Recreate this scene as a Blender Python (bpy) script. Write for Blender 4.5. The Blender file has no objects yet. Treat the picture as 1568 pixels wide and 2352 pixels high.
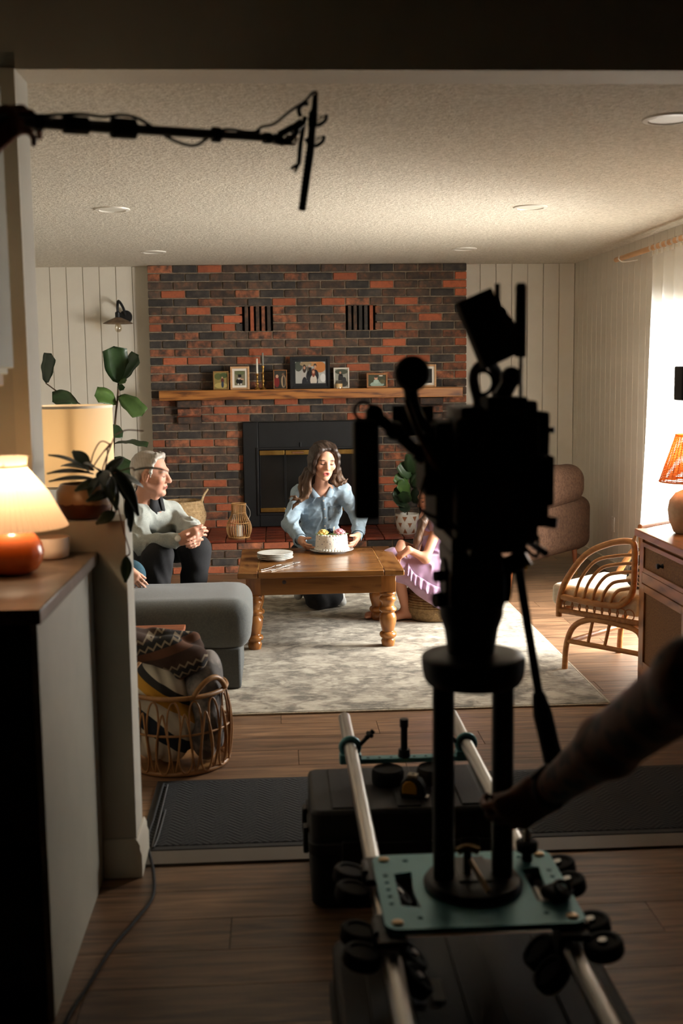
import bpy, math, random
import numpy as np
from mathutils import Vector, Matrix, Euler

random.seed(7)
SC = bpy.context.scene
COL = SC.collection
PI = math.pi

# ------------------------------------------------------------------ camera
cam_d = bpy.data.cameras.new('camera')
cam = bpy.data.objects.new('camera', cam_d)
COL.objects.link(cam)
CAM_H = 1.57
R_CAM = ((0.9983092702, 0.0192676147, -0.0548394018),
         (-0.0567867326, 0.1219580833, -0.9909094272),
         (-0.0124043527, 0.9923482176, 0.1228460301))
mw = Matrix(R_CAM).to_4x4()
mw.translation = (0, 0, CAM_H)
cam.matrix_world = mw
cam_d.sensor_fit = 'HORIZONTAL'
cam_d.sensor_width = 24.0
cam_d.lens = 2600.0 / 1568.0 * 24.0
cam_d.clip_start = 0.05
cam_d.clip_end = 100
cam_d.dof.use_dof = True
cam_d.dof.focus_distance = 6.9
cam_d.dof.aperture_fstop = 2.9
SC.camera = cam

# ------------------------------------------------------------------ world, daylight, exposure
world = bpy.data.worlds.new('sky')
SC.world = world
world.use_nodes = True
bg = world.node_tree.nodes['Background']
bg.inputs[0].default_value = (0.86, 0.93, 1.0, 1)
bg.inputs[1].default_value = 1.2

def area_light(name, loc, direction, sx, sy, power, color, spread=180):
    d = bpy.data.lights.new(name, 'AREA')
    d.shape = 'RECTANGLE'
    d.size = sx
    d.size_y = sy
    d.energy = power
    d.color = color
    d.spread = math.radians(spread)
    o = bpy.data.objects.new(name, d)
    o.location = loc
    o.rotation_euler = Vector(direction).to_track_quat('-Z', 'Y').to_euler()
    COL.objects.link(o)
    return o

area_light('window_daylight', (2.86, 6.55, 1.15), (-1, 0.22, -0.40), 1.5, 1.55, 300, (1.0, 0.975, 0.93), 135)

SC.view_settings.view_transform = 'Standard'
SC.view_settings.look = 'None'
SC.view_settings.exposure = 0.12
SC.view_settings.gamma = 1.0
SC.view_settings.use_curve_mapping = False
SC.cycles.max_bounces = 12
SC.cycles.diffuse_bounces = 8
SC.cycles.glossy_bounces = 4
SC.cycles.transparent_max_bounces = 12
SC.cycles.caustics_reflective = False
SC.cycles.caustics_refractive = False
SC.cycles.sample_clamp_indirect = 8.0

# ------------------------------------------------------------------ materials
def S(r, g, b):
    def f(c):
        c /= 255.0
        return c / 12.92 if c <= 0.04045 else ((c + 0.055) / 1.055) ** 2.4
    return (f(r), f(g), f(b), 1.0)

def new_mat(name):
    m = bpy.data.materials.new(name)
    m.use_nodes = True
    nt = m.node_tree
    return m, nt, nt.nodes['Principled BSDF']

def mat(name, c1, c2=None, scale=6, rough=0.6, bump=0.0, bscale=60, metal=0.0, stretch=(1, 1, 1), detail=4,
        coat=0.0, sheen=0.0, rnd=0.0, spec=0.5, contrast=(0.35, 0.65), emit=0.0, vcol=False, alpha=None):
    """noise-mixed two-tone surface with fine relief; rnd = lightness change from object to object"""
    m, nt, b = new_mat(name)
    N, Lk = nt.nodes, nt.links
    b.inputs['Roughness'].default_value = rough
    b.inputs['Metallic'].default_value = metal
    b.inputs['Specular IOR Level'].default_value = spec
    if coat:
        b.inputs['Coat Weight'].default_value = coat
        b.inputs['Coat Roughness'].default_value = 0.15
    if sheen:
        b.inputs['Sheen Weight'].default_value = sheen
        b.inputs['Sheen Roughness'].default_value = 0.6
    tc = N.new('ShaderNodeTexCoord')
    mp = N.new('ShaderNodeMapping')
    mp.inputs['Scale'].default_value = stretch
    Lk.new(tc.outputs['Object'], mp.inputs['Vector'])
    src = mp.outputs['Vector']
    info = None
    if rnd:
        info = N.new('ShaderNodeObjectInfo')
        ad = N.new('ShaderNodeVectorMath')
        ad.operation = 'ADD'
        mul = N.new('ShaderNodeMath')
        mul.operation = 'MULTIPLY'
        mul.inputs[1].default_value = 37.0
        Lk.new(info.outputs['Random'], mul.inputs[0])
        Lk.new(src, ad.inputs[0])
        Lk.new(mul.outputs[0], ad.inputs[1])
        src = ad.outputs[0]
    col = None
    if vcol:
        at = N.new('ShaderNodeVertexColor')
        at.layer_name = 'Col'
        col = at.outputs['Color']
    elif c2 is not None:
        nz = N.new('ShaderNodeTexNoise')
        nz.inputs['Scale'].default_value = scale
        nz.inputs['Detail'].default_value = detail
        nz.inputs['Roughness'].default_value = 0.6
        Lk.new(src, nz.inputs['Vector'])
        cr = N.new('ShaderNodeValToRGB')
        cr.color_ramp.elements[0].position = contrast[0]
        cr.color_ramp.elements[1].position = contrast[1]
        cr.color_ramp.elements[0].color = c1
        cr.color_ramp.elements[1].color = c2
        Lk.new(nz.outputs['Fac'], cr.inputs['Fac'])
        col = cr.outputs['Color']
    if rnd:
        hs = N.new('ShaderNodeHueSaturation')
        mr = N.new('ShaderNodeMapRange')
        mr.inputs['To Min'].default_value = 1.0 - rnd
        mr.inputs['To Max'].default_value = 1.0 + rnd
        Lk.new(info.outputs['Random'], mr.inputs['Value'])
        Lk.new(mr.outputs['Result'], hs.inputs['Value'])
        if col is not None:
            Lk.new(col, hs.inputs['Color'])
        else:
            hs.inputs['Color'].default_value = c1
        col = hs.outputs['Color']
    if col is not None:
        Lk.new(col, b.inputs['Base Color'])
    else:
        b.inputs['Base Color'].default_value = c1
    if bump:
        n2 = N.new('ShaderNodeTexNoise')
        n2.inputs['Scale'].default_value = bscale
        n2.inputs['Detail'].default_value = 3
        Lk.new(src, n2.inputs['Vector'])
        bp = N.new('ShaderNodeBump')
        bp.inputs['Strength'].default_value = bump
        bp.inputs['Distance'].default_value = 0.01
        Lk.new(n2.outputs['Fac'], bp.inputs['Height'])
        Lk.new(bp.outputs['Normal'], b.inputs['Normal'])
    if emit:
        b.inputs['Emission Color'].default_value = c1
        b.inputs['Emission Strength'].default_value = emit
    return m

def shade_mat(name, color, trans=0.6, tint=None, clear=0.0):
    """thin cloth or paper that lets light through"""
    m, nt, b = new_mat(name)
    N, Lk = nt.nodes, nt.links
    b.inputs['Base Color'].default_value = color
    b.inputs['Roughness'].default_value = 0.8
    b.inputs['Specular IOR Level'].default_value = 0.1
    t = N.new('ShaderNodeBsdfTranslucent')
    t.inputs['Color'].default_value = tint or color
    mx = N.new('ShaderNodeMixShader')
    mx.inputs[0].default_value = trans
    Lk.new(b.outputs[0], mx.inputs[1])
    Lk.new(t.outputs[0], mx.inputs[2])
    last = mx
    if clear:
        tr = N.new('ShaderNodeBsdfTransparent')
        m2 = N.new('ShaderNodeMixShader')
        m2.inputs[0].default_value = clear
        Lk.new(mx.outputs[0], m2.inputs[1])
        Lk.new(tr.outputs[0], m2.inputs[2])
        last = m2
    Lk.new(last.outputs[0], N['Material Output'].inputs[0])
    return m

def glass_mat(name, tint=(1, 1, 1, 1), clear=0.85, rough=0.03):
    m, nt, b = new_mat(name)
    N, Lk = nt.nodes, nt.links
    tr = N.new('ShaderNodeBsdfTransparent')
    tr.inputs[0].default_value = tint
    gl = N.new('ShaderNodeBsdfGlossy')
    gl.inputs['Roughness'].default_value = rough
    mx = N.new('ShaderNodeMixShader')
    mx.inputs[0].default_value = clear
    Lk.new(gl.outputs[0], mx.inputs[1])
    Lk.new(tr.outputs[0], mx.inputs[2])
    Lk.new(mx.outputs[0], N['Material Output'].inputs[0])
    return m

# ------------------------------------------------------------------ mesh building
def rot_to(d):
    return Vector(d).to_track_quat('Z', 'Y').to_matrix()

class MB:
    def __init__(self):
        self.v, self.f, self.m = [], [], []

    def add(self, vs, fs, mi=0, M=None):
        o = len(self.v)
        if M is not None:
            vs = [tuple(M @ Vector(p)) for p in vs]
        self.v += [tuple(p) for p in vs]
        self.f += [tuple(i + o for i in f) for f in fs]
        self.m += [mi] * len(fs)
        return self

    def box(self, x0, x1, y0, y1, z0, z1, mi=0, M=None):
        vs = [(x0, y0, z0), (x1, y0, z0), (x1, y1, z0), (x0, y1, z0), (x0, y0, z1), (x1, y0, z1), (x1, y1, z1), (x0, y1, z1)]
        fs = [(0, 3, 2, 1), (4, 5, 6, 7), (0, 1, 5, 4), (1, 2, 6, 5), (2, 3, 7, 6), (3, 0, 4, 7)]
        return self.add(vs, fs, mi, M)

    def cbox(self, c, s, rot=(0, 0, 0), mi=0):
        M = Matrix.Translation(c) @ (Euler(rot).to_matrix().to_4x4() if not isinstance(rot, Matrix) else rot.to_4x4())
        return self.box(-s[0] / 2, s[0] / 2, -s[1] / 2, s[1] / 2, -s[2] / 2, s[2] / 2, mi, M)

    def tube(self, pts, r, n=8, closed=False, caps=True, mi=0, flat=1.0):
        pts = [Vector(p) for p in pts]
        k = len(pts)
        rs = r if isinstance(r, (list, tuple)) else [r] * k
        tang = []
        for i in range(k):
            a = pts[(i - 1) % k] if (closed or i) else pts[0]
            b = pts[(i + 1) % k] if (closed or i < k - 1) else pts[-1]
            t = (b - a)
            tang.append(t.normalized() if t.length > 1e-9 else Vector((0, 0, 1)))
        ref = Vector((0, 0, 1)) if abs(tang[0].z) < 0.9 else Vector((1, 0, 0))
        u = tang[0].cross(ref).normalized()
        vs = []
        for i in range(k):
            t = tang[i]
            u = (u - t * u.dot(t))
            u = u.normalized() if u.length > 1e-6 else t.orthogonal().normalized()
            w = t.cross(u)
            for j in range(n):
                a = 2 * PI * j / n
                vs.append(pts[i] + u * (math.cos(a) * rs[i]) + w * (math.sin(a) * rs[i] * flat))
        fs = []
        for i in range(k if closed else k - 1):
            i2 = (i + 1) % k
            for j in range(n):
                j2 = (j + 1) % n
                fs.append((i * n + j, i * n + j2, i2 * n + j2, i2 * n + j))
        if caps and not closed:
            fs.append(tuple(range(n - 1, -1, -1)))
            fs.append(tuple((k - 1) * n + j for j in range(n)))
        return self.add(vs, fs, mi)

    def lathe(self, prof, c=(0, 0, 0), n=24, M=None, mi=0, ruffle=None):
        vs, fs = [], []
        k = len(prof)
        for i, (r, z) in enumerate(prof):
            for j in range(n):
                a = 2 * PI * j / n
                rr = r * (ruffle(a, i) if ruffle else 1.0)
                vs.append((rr * math.cos(a), rr * math.sin(a), z))
        for i in range(k - 1):
            for j in range(n):
                j2 = (j + 1) % n
                fs.append((i * n + j, i * n + j2, (i + 1) * n + j2, (i + 1) * n + j))
        if prof[0][0] > 1e-6:
            fs.append(tuple(range(n - 1, -1, -1)))
        if prof[-1][0] > 1e-6:
            fs.append(tuple((k - 1) * n + j for j in range(n)))
        T = Matrix.Translation(c)
        if M is not None:
            T = T @ M.to_4x4()
        return self.add(vs, fs, mi, T)

    def shell(self, prof, c=(0, 0, 0), n=24, M=None, mi=0, ruffle=None):
        """open lathe without caps"""
        vs, fs = [], []
        k = len(prof)
        for i, (r, z) in enumerate(prof):
            for j in range(n):
                a = 2 * PI * j / n
                rr = r * (ruffle(a, i) if ruffle else 1.0)
                vs.append((rr * math.cos(a), rr * math.sin(a), z))
        for i in range(k - 1):
            for j in range(n):
                j2 = (j + 1) % n
                fs.append((i * n + j, i * n + j2, (i + 1) * n + j2, (i + 1) * n + j))
        T = Matrix.Translation(c)
        if M is not None:
            T = T @ M.to_4x4()
        return self.add(vs, fs, mi, T)

    def cyl(self, a, b, r, n=16, mi=0, r2=None):
        return self.tube([a, b], [r, r if r2 is None else r2], n=n, mi=mi)

    def ell(self, c, r, n=12, rot=None, mi=0):
        r = (r, r, r) if not isinstance(r, (tuple, list)) else r
        prof = [(math.sin(PI * i / n), -math.cos(PI * i / n)) for i in range(n + 1)]
        prof[0] = (0, -1)
        prof[-1] = (0, 1)
        M = Matrix.Diagonal((r[0], r[1], r[2], 1))
        if rot is not None:
            M = (Euler(rot).to_matrix() if not isinstance(rot, Matrix) else rot).to_4x4() @ M
        return self.lathe(prof, c, n=max(8, n + n // 2), M=M, mi=mi)

    def prism(self, poly, d0, d1, axis='y', mi=0, M=None):
        n = len(poly)
        def P(p, d):
            return {'y': (p[0], d, p[1]), 'z': (p[0], p[1], d), 'x': (d, p[0], p[1])}[axis]
        vs = [P(p, d0) for p in poly] + [P(p, d1) for p in poly]
        fs = [tuple(range(n)), tuple(range(2 * n - 1, n - 1, -1))]
        fs += [(i, n + i, n + (i + 1) % n, (i + 1) % n) for i in range(n)]
        area = sum(poly[i][0] * poly[(i + 1) % n][1] - poly[(i + 1) % n][0] * poly[i][1] for i in range(n))
        if (area > 0) != (axis == 'y'):
            fs = [f[::-1] for f in fs]
        return self.add(vs, fs, mi, M)

    def torus(self, c, R, r, rot=None, n=32, m=8, mi=0, a0=0.0, a1=2 * PI, flat=1.0):
        full = abs(a1 - a0 - 2 * PI) < 1e-6
        k = n if full else n + 1
        Mr = (Euler(rot).to_matrix() if not isinstance(rot, Matrix) else rot) if rot is not None else Matrix.Identity(3)
        pts = [Vector(c) + Mr @ Vector((R * math.cos(a0 + (a1 - a0) * i / n), R * flat * math.sin(a0 + (a1 - a0) * i / n), 0)) for i in range(k)]
        return self.tube(pts, r, n=m, closed=full, mi=mi)

    def build(self, name, mats, parent=None, smooth=35, bevel=0.0, seg=2):
        me = bpy.data.meshes.new(name)
        me.from_pydata(self.v, [], self.f)
        return link(name, me, mats, parent, smooth, bevel, seg, self.m)

ROOTM = {}

def link(name, me, mats, parent=None, smooth=35, bevel=0.0, seg=2, midx=None):
    mats = mats if isinstance(mats, (list, tuple)) else [mats]
    for m in mats:
        me.materials.append(m)
    if midx is not None and len(mats) > 1:
        me.polygons.foreach_set('material_index', midx)
    if smooth:
        me.polygons.foreach_set('use_smooth', [True] * len(me.polygons))
        if smooth < 180:
            me.set_sharp_from_angle(angle=math.radians(smooth))
    me.update()
    o = bpy.data.objects.new(name, me)
    COL.objects.link(o)
    if parent is not None:
        o.parent = parent
        if parent.name in ROOTM:
            o.matrix_parent_inverse = ROOTM[parent.name].inverted()
    if bevel:
        bm = o.modifiers.new('bevel', 'BEVEL')
        bm.width = bevel
        bm.segments = seg
        bm.limit_method = 'ANGLE'
        bm.angle_limit = math.radians(40)
    return o

def tag(o, label=None, cat=None, group=None, kind=None):
    if label:
        o['label'] = label
    if cat:
        o['category'] = cat
    if group:
        o['group'] = group
    if kind:
        o['kind'] = kind
    return o

def thing(name, label, cat, loc=(0, 0, 0), group=None, kind=None):
    o = bpy.data.objects.new(name, None)
    o.empty_display_size = 0.05
    o.location = loc
    COL.objects.link(o)
    ROOTM[o.name] = Matrix.Translation(loc)
    return tag(o, label, cat, group, kind)

def copy_tree(o, parent=None):
    c = o.copy()
    COL.objects.link(c)
    if parent is not None:
        inv = o.matrix_parent_inverse.copy()
        c.parent = parent
        c.matrix_parent_inverse = inv
    for ch in list(o.children):
        copy_tree(ch, c)
    return c

def bez(pts, n=12):
    """smooth curve through points (Catmull-Rom)"""
    P = [Vector(p) for p in pts]
    P = [P[0] * 2 - P[1]] + P + [P[-1] * 2 - P[-2]]
    out = []
    for i in range(1, len(P) - 2):
        for j in range(n):
            t = j / n
            out.append(0.5 * ((2 * P[i]) + (P[i + 1] - P[i - 1]) * t + (2 * P[i - 1] - 5 * P[i] + 4 * P[i + 1] - P[i + 2]) * t * t
                              + (-P[i - 1] + 3 * P[i] - 3 * P[i + 1] + P[i + 2]) * t ** 3))
    out.append(P[-2])
    return out

# ------------------------------------------------------------------ smooth-blended solids (people, cushions, cloth)
class Blob:
    """union of rounded solids with soft joins, meshed as ONE continuous surface"""
    def __init__(self, k=0.02):
        self.p, self.k = [], k

    def cap(self, a, b, ra, rb=None, k=None):
        self.p.append(('c', np.array(a, float), np.array(b, float), ra, ra if rb is None else rb, self.k if k is None else k))
        return self

    def chain(self, pts, rs, k=None):
        for i in range(len(pts) - 1):
            self.cap(pts[i], pts[i + 1], rs[i], rs[i + 1], k)
        return self

    def ell(self, c, r, rot=None, k=None, cut=False):
        Rm = np.eye(3) if rot is None else np.array(Euler(rot).to_matrix() if not isinstance(rot, Matrix) else rot)
        self.p.append(('x' if cut else 'e', np.array(c, float), np.array(r, float), Rm, self.k if k is None else k))
        return self

    def box(self, c, half, r, rot=None, k=None):
        Rm = np.eye(3) if rot is None else np.array(Euler(rot).to_matrix() if not isinstance(rot, Matrix) else rot)
        self.p.append(('b', np.array(c, float), np.array(half, float), Rm, self.k if k is None else k, r))
        return self

    def mesh(self, name, mats, parent=None, h=0.006, disp=None, color=None, smooth_iter=1, clip=None):
        lo, hi = np.full(3, 1e9), np.full(3, -1e9)
        bb = []
        for q in self.p:
            if q[0] == 'c':
                r = max(q[3], q[4])
                l, u = np.minimum(q[1], q[2]) - r, np.maximum(q[1], q[2]) + r
            elif q[0] == 'b':
                e = np.abs(q[3]) @ q[2]
                l, u = q[1] - e, q[1] + e
            else:
                e = np.sqrt((q[3] ** 2) @ (q[2] ** 2))
                l, u = q[1] - e, q[1] + e
            bb.append((l, u))
            if q[0] != 'x':
                lo, hi = np.minimum(lo, l), np.maximum(hi, u)
        pad = 0.03 if disp is not None else 3 * h
        lo -= pad
        hi += pad
        n = np.ceil((hi - lo) / h).astype(int) + 1
        F = np.full(n, 0.5, np.float32)
        ax = [(lo[i] + h * np.arange(n[i])).astype(np.float32) for i in range(3)]
        for q, (l, u) in zip(self.p, bb):
            k = q[5] if q[0] == 'c' else q[4]
            m = k + 2.5 * h + (pad if disp is not None else 0)
            i0 = np.maximum(np.floor((l - m - lo) / h).astype(int), 0)
            i1 = np.minimum(np.ceil((u + m - lo) / h).astype(int) + 1, n)
            if np.any(i1 <= i0):
                continue
            X = ax[0][i0[0]:i1[0], None, None]
            Y = ax[1][None, i0[1]:i1[1], None]
            Z = ax[2][None, None, i0[2]:i1[2]]
            if q[0] == 'c':
                a, b = q[1], q[2]
                d = b - a
                dd = float(d @ d) + 1e-12
                t = np.clip(((X - a[0]) * d[0] + (Y - a[1]) * d[1] + (Z - a[2]) * d[2]) / dd, 0, 1)
                D = np.sqrt((X - a[0] - t * d[0]) ** 2 + (Y - a[1] - t * d[1]) ** 2 + (Z - a[2] - t * d[2]) ** 2) - (q[3] + t * (q[4] - q[3]))
            else:
                c, r, Rm = q[1], q[2], q[3]
                px, py, pz = X - c[0], Y - c[1], Z - c[2]
                lx = px * Rm[0, 0] + py * Rm[1, 0] + pz * Rm[2, 0]
                ly = px * Rm[0, 1] + py * Rm[1, 1] + pz * Rm[2, 1]
                lz = px * Rm[0, 2] + py * Rm[1, 2] + pz * Rm[2, 2]
                if q[0] == 'b':
                    rr = q[5]
                    qx, qy, qz = np.abs(lx) - (r[0] - rr), np.abs(ly) - (r[1] - rr), np.abs(lz) - (r[2] - rr)
                    D = np.sqrt(np.maximum(qx, 0) ** 2 + np.maximum(qy, 0) ** 2 + np.maximum(qz, 0) ** 2) + np.minimum(np.maximum(qx, np.maximum(qy, qz)), 0) - rr
                else:
                    k0 = np.sqrt((lx / r[0]) ** 2 + (ly / r[1]) ** 2 + (lz / r[2]) ** 2)
                    k1 = np.sqrt((lx / r[0] ** 2) ** 2 + (ly / r[1] ** 2) ** 2 + (lz / r[2] ** 2) ** 2) + 1e-9
                    D = k0 * (k0 - 1) / k1
            sl = (slice(i0[0], i1[0]), slice(i0[1], i1[1]), slice(i0[2], i1[2]))
            A = F[sl]
            if q[0] == 'x':
                D = -D
                hh = np.maximum(k - np.abs(A - D), 0) / max(k, 1e-6)
                F[sl] = np.maximum(A, D) + hh * hh * k * 0.25
            else:
                hh = np.maximum(k - np.abs(A - D), 0) / max(k, 1e-6)
                F[sl] = np.minimum(A, D) - hh * hh * k * 0.25
        if disp is not None:
            near = np.argwhere(np.abs(F) < 0.035)
            P = lo + near * h
            F[near[:, 0], near[:, 1], near[:, 2]] += disp(P[:, 0], P[:, 1], P[:, 2]).astype(np.float32)
        if clip is not None:
            idx = np.argwhere(F < 0.03)
            P = lo + idx * h
            F[idx[:, 0], idx[:, 1], idx[:, 2]] = np.maximum(F[idx[:, 0], idx[:, 1], idx[:, 2]], clip(P[:, 0], P[:, 1], P[:, 2]).astype(np.float32))
        V, Q = surface_nets(F, lo, h)
        for _ in range(smooth_iter):
            acc = np.zeros_like(V)
            cnt = np.zeros(len(V))
            for a, b in ((0, 1), (1, 2), (2, 3), (3, 0)):
                np.add.at(acc, Q[:, a], V[Q[:, b]])
                np.add.at(acc, Q[:, b], V[Q[:, a]])
                np.add.at(cnt, Q[:, a], 1)
                np.add.at(cnt, Q[:, b], 1)
            V = 0.5 * V + 0.5 * acc / np.maximum(cnt, 1)[:, None]
        me = np_mesh(name, V, Q)
        if color is not None:
            c = np.ones((len(V), 4), np.float32)
            c[:, :3] = color(V[:, 0], V[:, 1], V[:, 2])
            at = me.color_attributes.new('Col', 'FLOAT_COLOR', 'POINT')
            at.data.foreach_set('color', c.ravel())
        return link(name, me, mats, parent, smooth=180)

def np_mesh(name, V, Q):
    me = bpy.data.meshes.new(name)
    me.vertices.add(len(V))
    me.vertices.foreach_set('co', np.ascontiguousarray(V, np.float32).ravel())
    m = Q.shape[1]
    me.loops.add(m * len(Q))
    me.loops.foreach_set('vertex_index', np.ascontiguousarray(Q, np.int32).ravel())
    me.polygons.add(len(Q))
    me.polygons.foreach_set('loop_start', np.arange(0, m * len(Q), m, dtype=np.int32))
    me.update(calc_edges=True)
    me.validate()
    return me

def surface_nets(F, lo, h):
    s = F < 0
    c = np.zeros(np.array(F.shape) - 1, np.uint8)
    n = c.shape
    offs = [(i, j, k) for i in (0, 1) for j in (0, 1) for k in (0, 1)]
    for (i, j, k) in offs:
        c += s[i:i + n[0], j:j + n[1], k:k + n[2]]
    act = (c > 0) & (c < 8)
    ijk = np.argwhere(act)
    idx = np.full(n, -1, np.int32)
    idx[act] = np.arange(len(ijk))
    acc = np.zeros((len(ijk), 3))
    cnt = np.zeros(len(ijk))
    for a in offs:
        for ax in range(3):
            if a[ax]:
                continue
            b = list(a)
            b[ax] = 1
            fa = F[ijk[:, 0] + a[0], ijk[:, 1] + a[1], ijk[:, 2] + a[2]]
            fb = F[ijk[:, 0] + b[0], ijk[:, 1] + b[1], ijk[:, 2] + b[2]]
            m = (fa < 0) != (fb < 0)
            t = fa[m] / (fa[m] - fb[m])
            p = np.tile(np.array(a, float), (m.sum(), 1))
            p[:, ax] += t
            acc[m] += p
            cnt[m] += 1
    V = lo + (ijk + acc / cnt[:, None]) * h
    quads = []
    for ax in range(3):
        sh = [slice(None)] * 3
        sh2 = [slice(None)] * 3
        sh[ax] = slice(0, -1)
        sh2[ax] = slice(1, None)
        e = s[tuple(sh)] != s[tuple(sh2)]
        o = [i for i in range(3) if i != ax]
        E = np.argwhere(e)
        ok = (E[:, o[0]] > 0) & (E[:, o[1]] > 0) & (E[:, o[0]] < n[o[0]]) & (E[:, o[1]] < n[o[1]])
        E = E[ok]
        def cell(d0, d1):
            q = E.copy()
            q[:, o[0]] += d0
            q[:, o[1]] += d1
            return idx[q[:, 0], q[:, 1], q[:, 2]]
        q4 = np.stack([cell(-1, -1), cell(0, -1), cell(0, 0), cell(-1, 0)], 1)
        inside = s[E[:, 0], E[:, 1], E[:, 2]]
        flip = inside if ax != 1 else ~inside
        q4[~flip] = q4[~flip][:, ::-1]
        quads.append(q4)
    Q = np.concatenate(quads)
    return V, Q[(Q >= 0).all(1)]

def folds(amp, freq, seed=0, dirn=(1, 0.3, 0.5), warp=0.6):
    rs = np.random.RandomState(seed)
    d = np.array(dirn, float)
    d /= np.linalg.norm(d)
    ph = rs.rand(6) * 6.28
    def f(x, y, z):
        w = np.sin(x * freq * 0.37 + ph[0]) + np.sin(y * freq * 0.41 + ph[1]) + np.sin(z * freq * 0.33 + ph[2])
        s = (x * d[0] + y * d[1] + z * d[2]) * freq + warp * 1.7 * w
        return amp * (np.sin(s + ph[3]) * 0.6 + np.sin(1.9 * s + ph[4] + w) * 0.4)
    return f

def creases(amp, freq, seed=0, dirn=(1, 0.3, 0.5), warp=1.0):
    """sharp cloth wrinkles: narrow ridges along wandering lines"""
    rs = np.random.RandomState(seed)
    d = np.array(dirn, float)
    d /= np.linalg.norm(d)
    ph = rs.rand(8) * 6.28
    def f(x, y, z):
        w = np.sin(x * freq * 0.31 + ph[0]) + np.sin(y * freq * 0.37 + ph[1]) + np.sin(z * freq * 0.29 + ph[2]) + 0.6 * np.sin((x - z) * freq * 0.8 + ph[5])
        s = (x * d[0] + y * d[1] + z * d[2]) * freq + warp * 1.5 * w
        m = 0.5 + 0.5 * np.sin(x * freq * 0.5 + ph[3] + 2 * np.sin(z * freq * 0.4 + ph[4]))
        return amp * (0.35 - (1 - np.abs(np.sin(s * 0.5))) ** 1.5 * (0.4 + 0.9 * m))
    return f

# ================================================================== surfaces
CEIL, BACK, BRK, RW, LW = 2.465, 9.72, 9.60, 2.56, -2.75
OPN0, OPN1 = 3.44, 3.60          # the wall with the wide opening between kitchen and living room
M_wall = mat('painted_boards', S(224, 218, 204), S(215, 208, 193), scale=2, rough=0.55, bump=0.05, bscale=90)
M_plaster = mat('painted_plaster', S(206, 201, 187), S(197, 191, 177), scale=3, rough=0.7, bump=0.08, bscale=120)
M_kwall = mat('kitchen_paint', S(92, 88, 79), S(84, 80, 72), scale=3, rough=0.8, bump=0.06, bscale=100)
M_trim = mat('trim_paint', S(214, 206, 188), rough=0.4)
M_mortar = mat('mortar', S(150, 134, 114), S(118, 104, 88), scale=30, rough=0.95, bump=0.5, bscale=200)
M_white = mat('white_gloss', S(225, 220, 208), rough=0.35)
M_black = mat('black_metal', S(26, 26, 27), rough=0.45, metal=0.3)
M_black_matte = mat('black_matte', S(24, 24, 25), S(18, 18, 19), scale=20, rough=0.75, bump=0.1, bscale=200)
M_black_soft = mat('black_anodised', S(34, 34, 36), rough=0.38, metal=0.6)
M_steel = mat('brushed_steel', S(190, 188, 184), S(165, 163, 160), scale=40, stretch=(1, 0.05, 1), rough=0.32, metal=0.95)
M_brass = mat('brass', S(190, 150, 82), S(160, 122, 62), scale=12, rough=0.3, metal=0.9)
M_clear = glass_mat('clear_glass', clear=0.88)
M_pane = glass_mat('window_glass', clear=0.95)

def floor_mat():
    m, nt, b = new_mat('vinyl_plank')
    N, Lk = nt.nodes, nt.links
    info = N.new('ShaderNodeObjectInfo')
    geo = N.new('ShaderNodeTexCoord')
    ad = N.new('ShaderNodeVectorMath'); ad.operation = 'ADD'
    ml = N.new('ShaderNodeMath'); ml.operation = 'MULTIPLY'; ml.inputs[1].default_value = 50
    Lk.new(info.outputs['Random'], ml.inputs[0])
    Lk.new(geo.outputs['Object'], ad.inputs[0]); Lk.new(ml.outputs[0], ad.inputs[1])
    mp = N.new('ShaderNodeMapping'); mp.inputs['Scale'].default_value = (1.0, 11, 1)
    Lk.new(ad.outputs[0], mp.inputs[0])
    nz = N.new('ShaderNodeTexNoise'); nz.inputs['Scale'].default_value = 3.2; nz.inputs['Detail'].default_value = 7; nz.inputs['Distortion'].default_value = 0.8
    Lk.new(mp.outputs[0], nz.inputs['Vector'])
    cr = N.new('ShaderNodeValToRGB')
    cr.color_ramp.elements[0].position = 0.3; cr.color_ramp.elements[0].color = S(84, 62, 45)
    cr.color_ramp.elements[1].position = 0.72; cr.color_ramp.elements[1].color = S(150, 116, 86)
    e = cr.color_ramp.elements.new(0.5); e.color = S(118, 89, 65)
    Lk.new(nz.outputs['Fac'], cr.inputs[0])
    hs = N.new('ShaderNodeHueSaturation')
    mr = N.new('ShaderNodeMapRange'); mr.inputs['To Min'].default_value = 0.78; mr.inputs['To Max'].default_value = 1.2
    Lk.new(info.outputs['Random'], mr.inputs[0]); Lk.new(mr.outputs[0], hs.inputs['Value'])
    Lk.new(cr.outputs[0], hs.inputs['Color']); Lk.new(hs.outputs[0], b.inputs['Base Color'])
    b.inputs['Roughness'].default_value = 0.42
    bp = N.new('ShaderNodeBump'); bp.inputs['Strength'].default_value = 0.12; bp.inputs['Distance'].default_value = 0.005
    Lk.new(nz.outputs['Fac'], bp.inputs['Height']); Lk.new(bp.outputs[0], b.inputs['Normal'])
    return m
M_floor = floor_mat()

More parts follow.
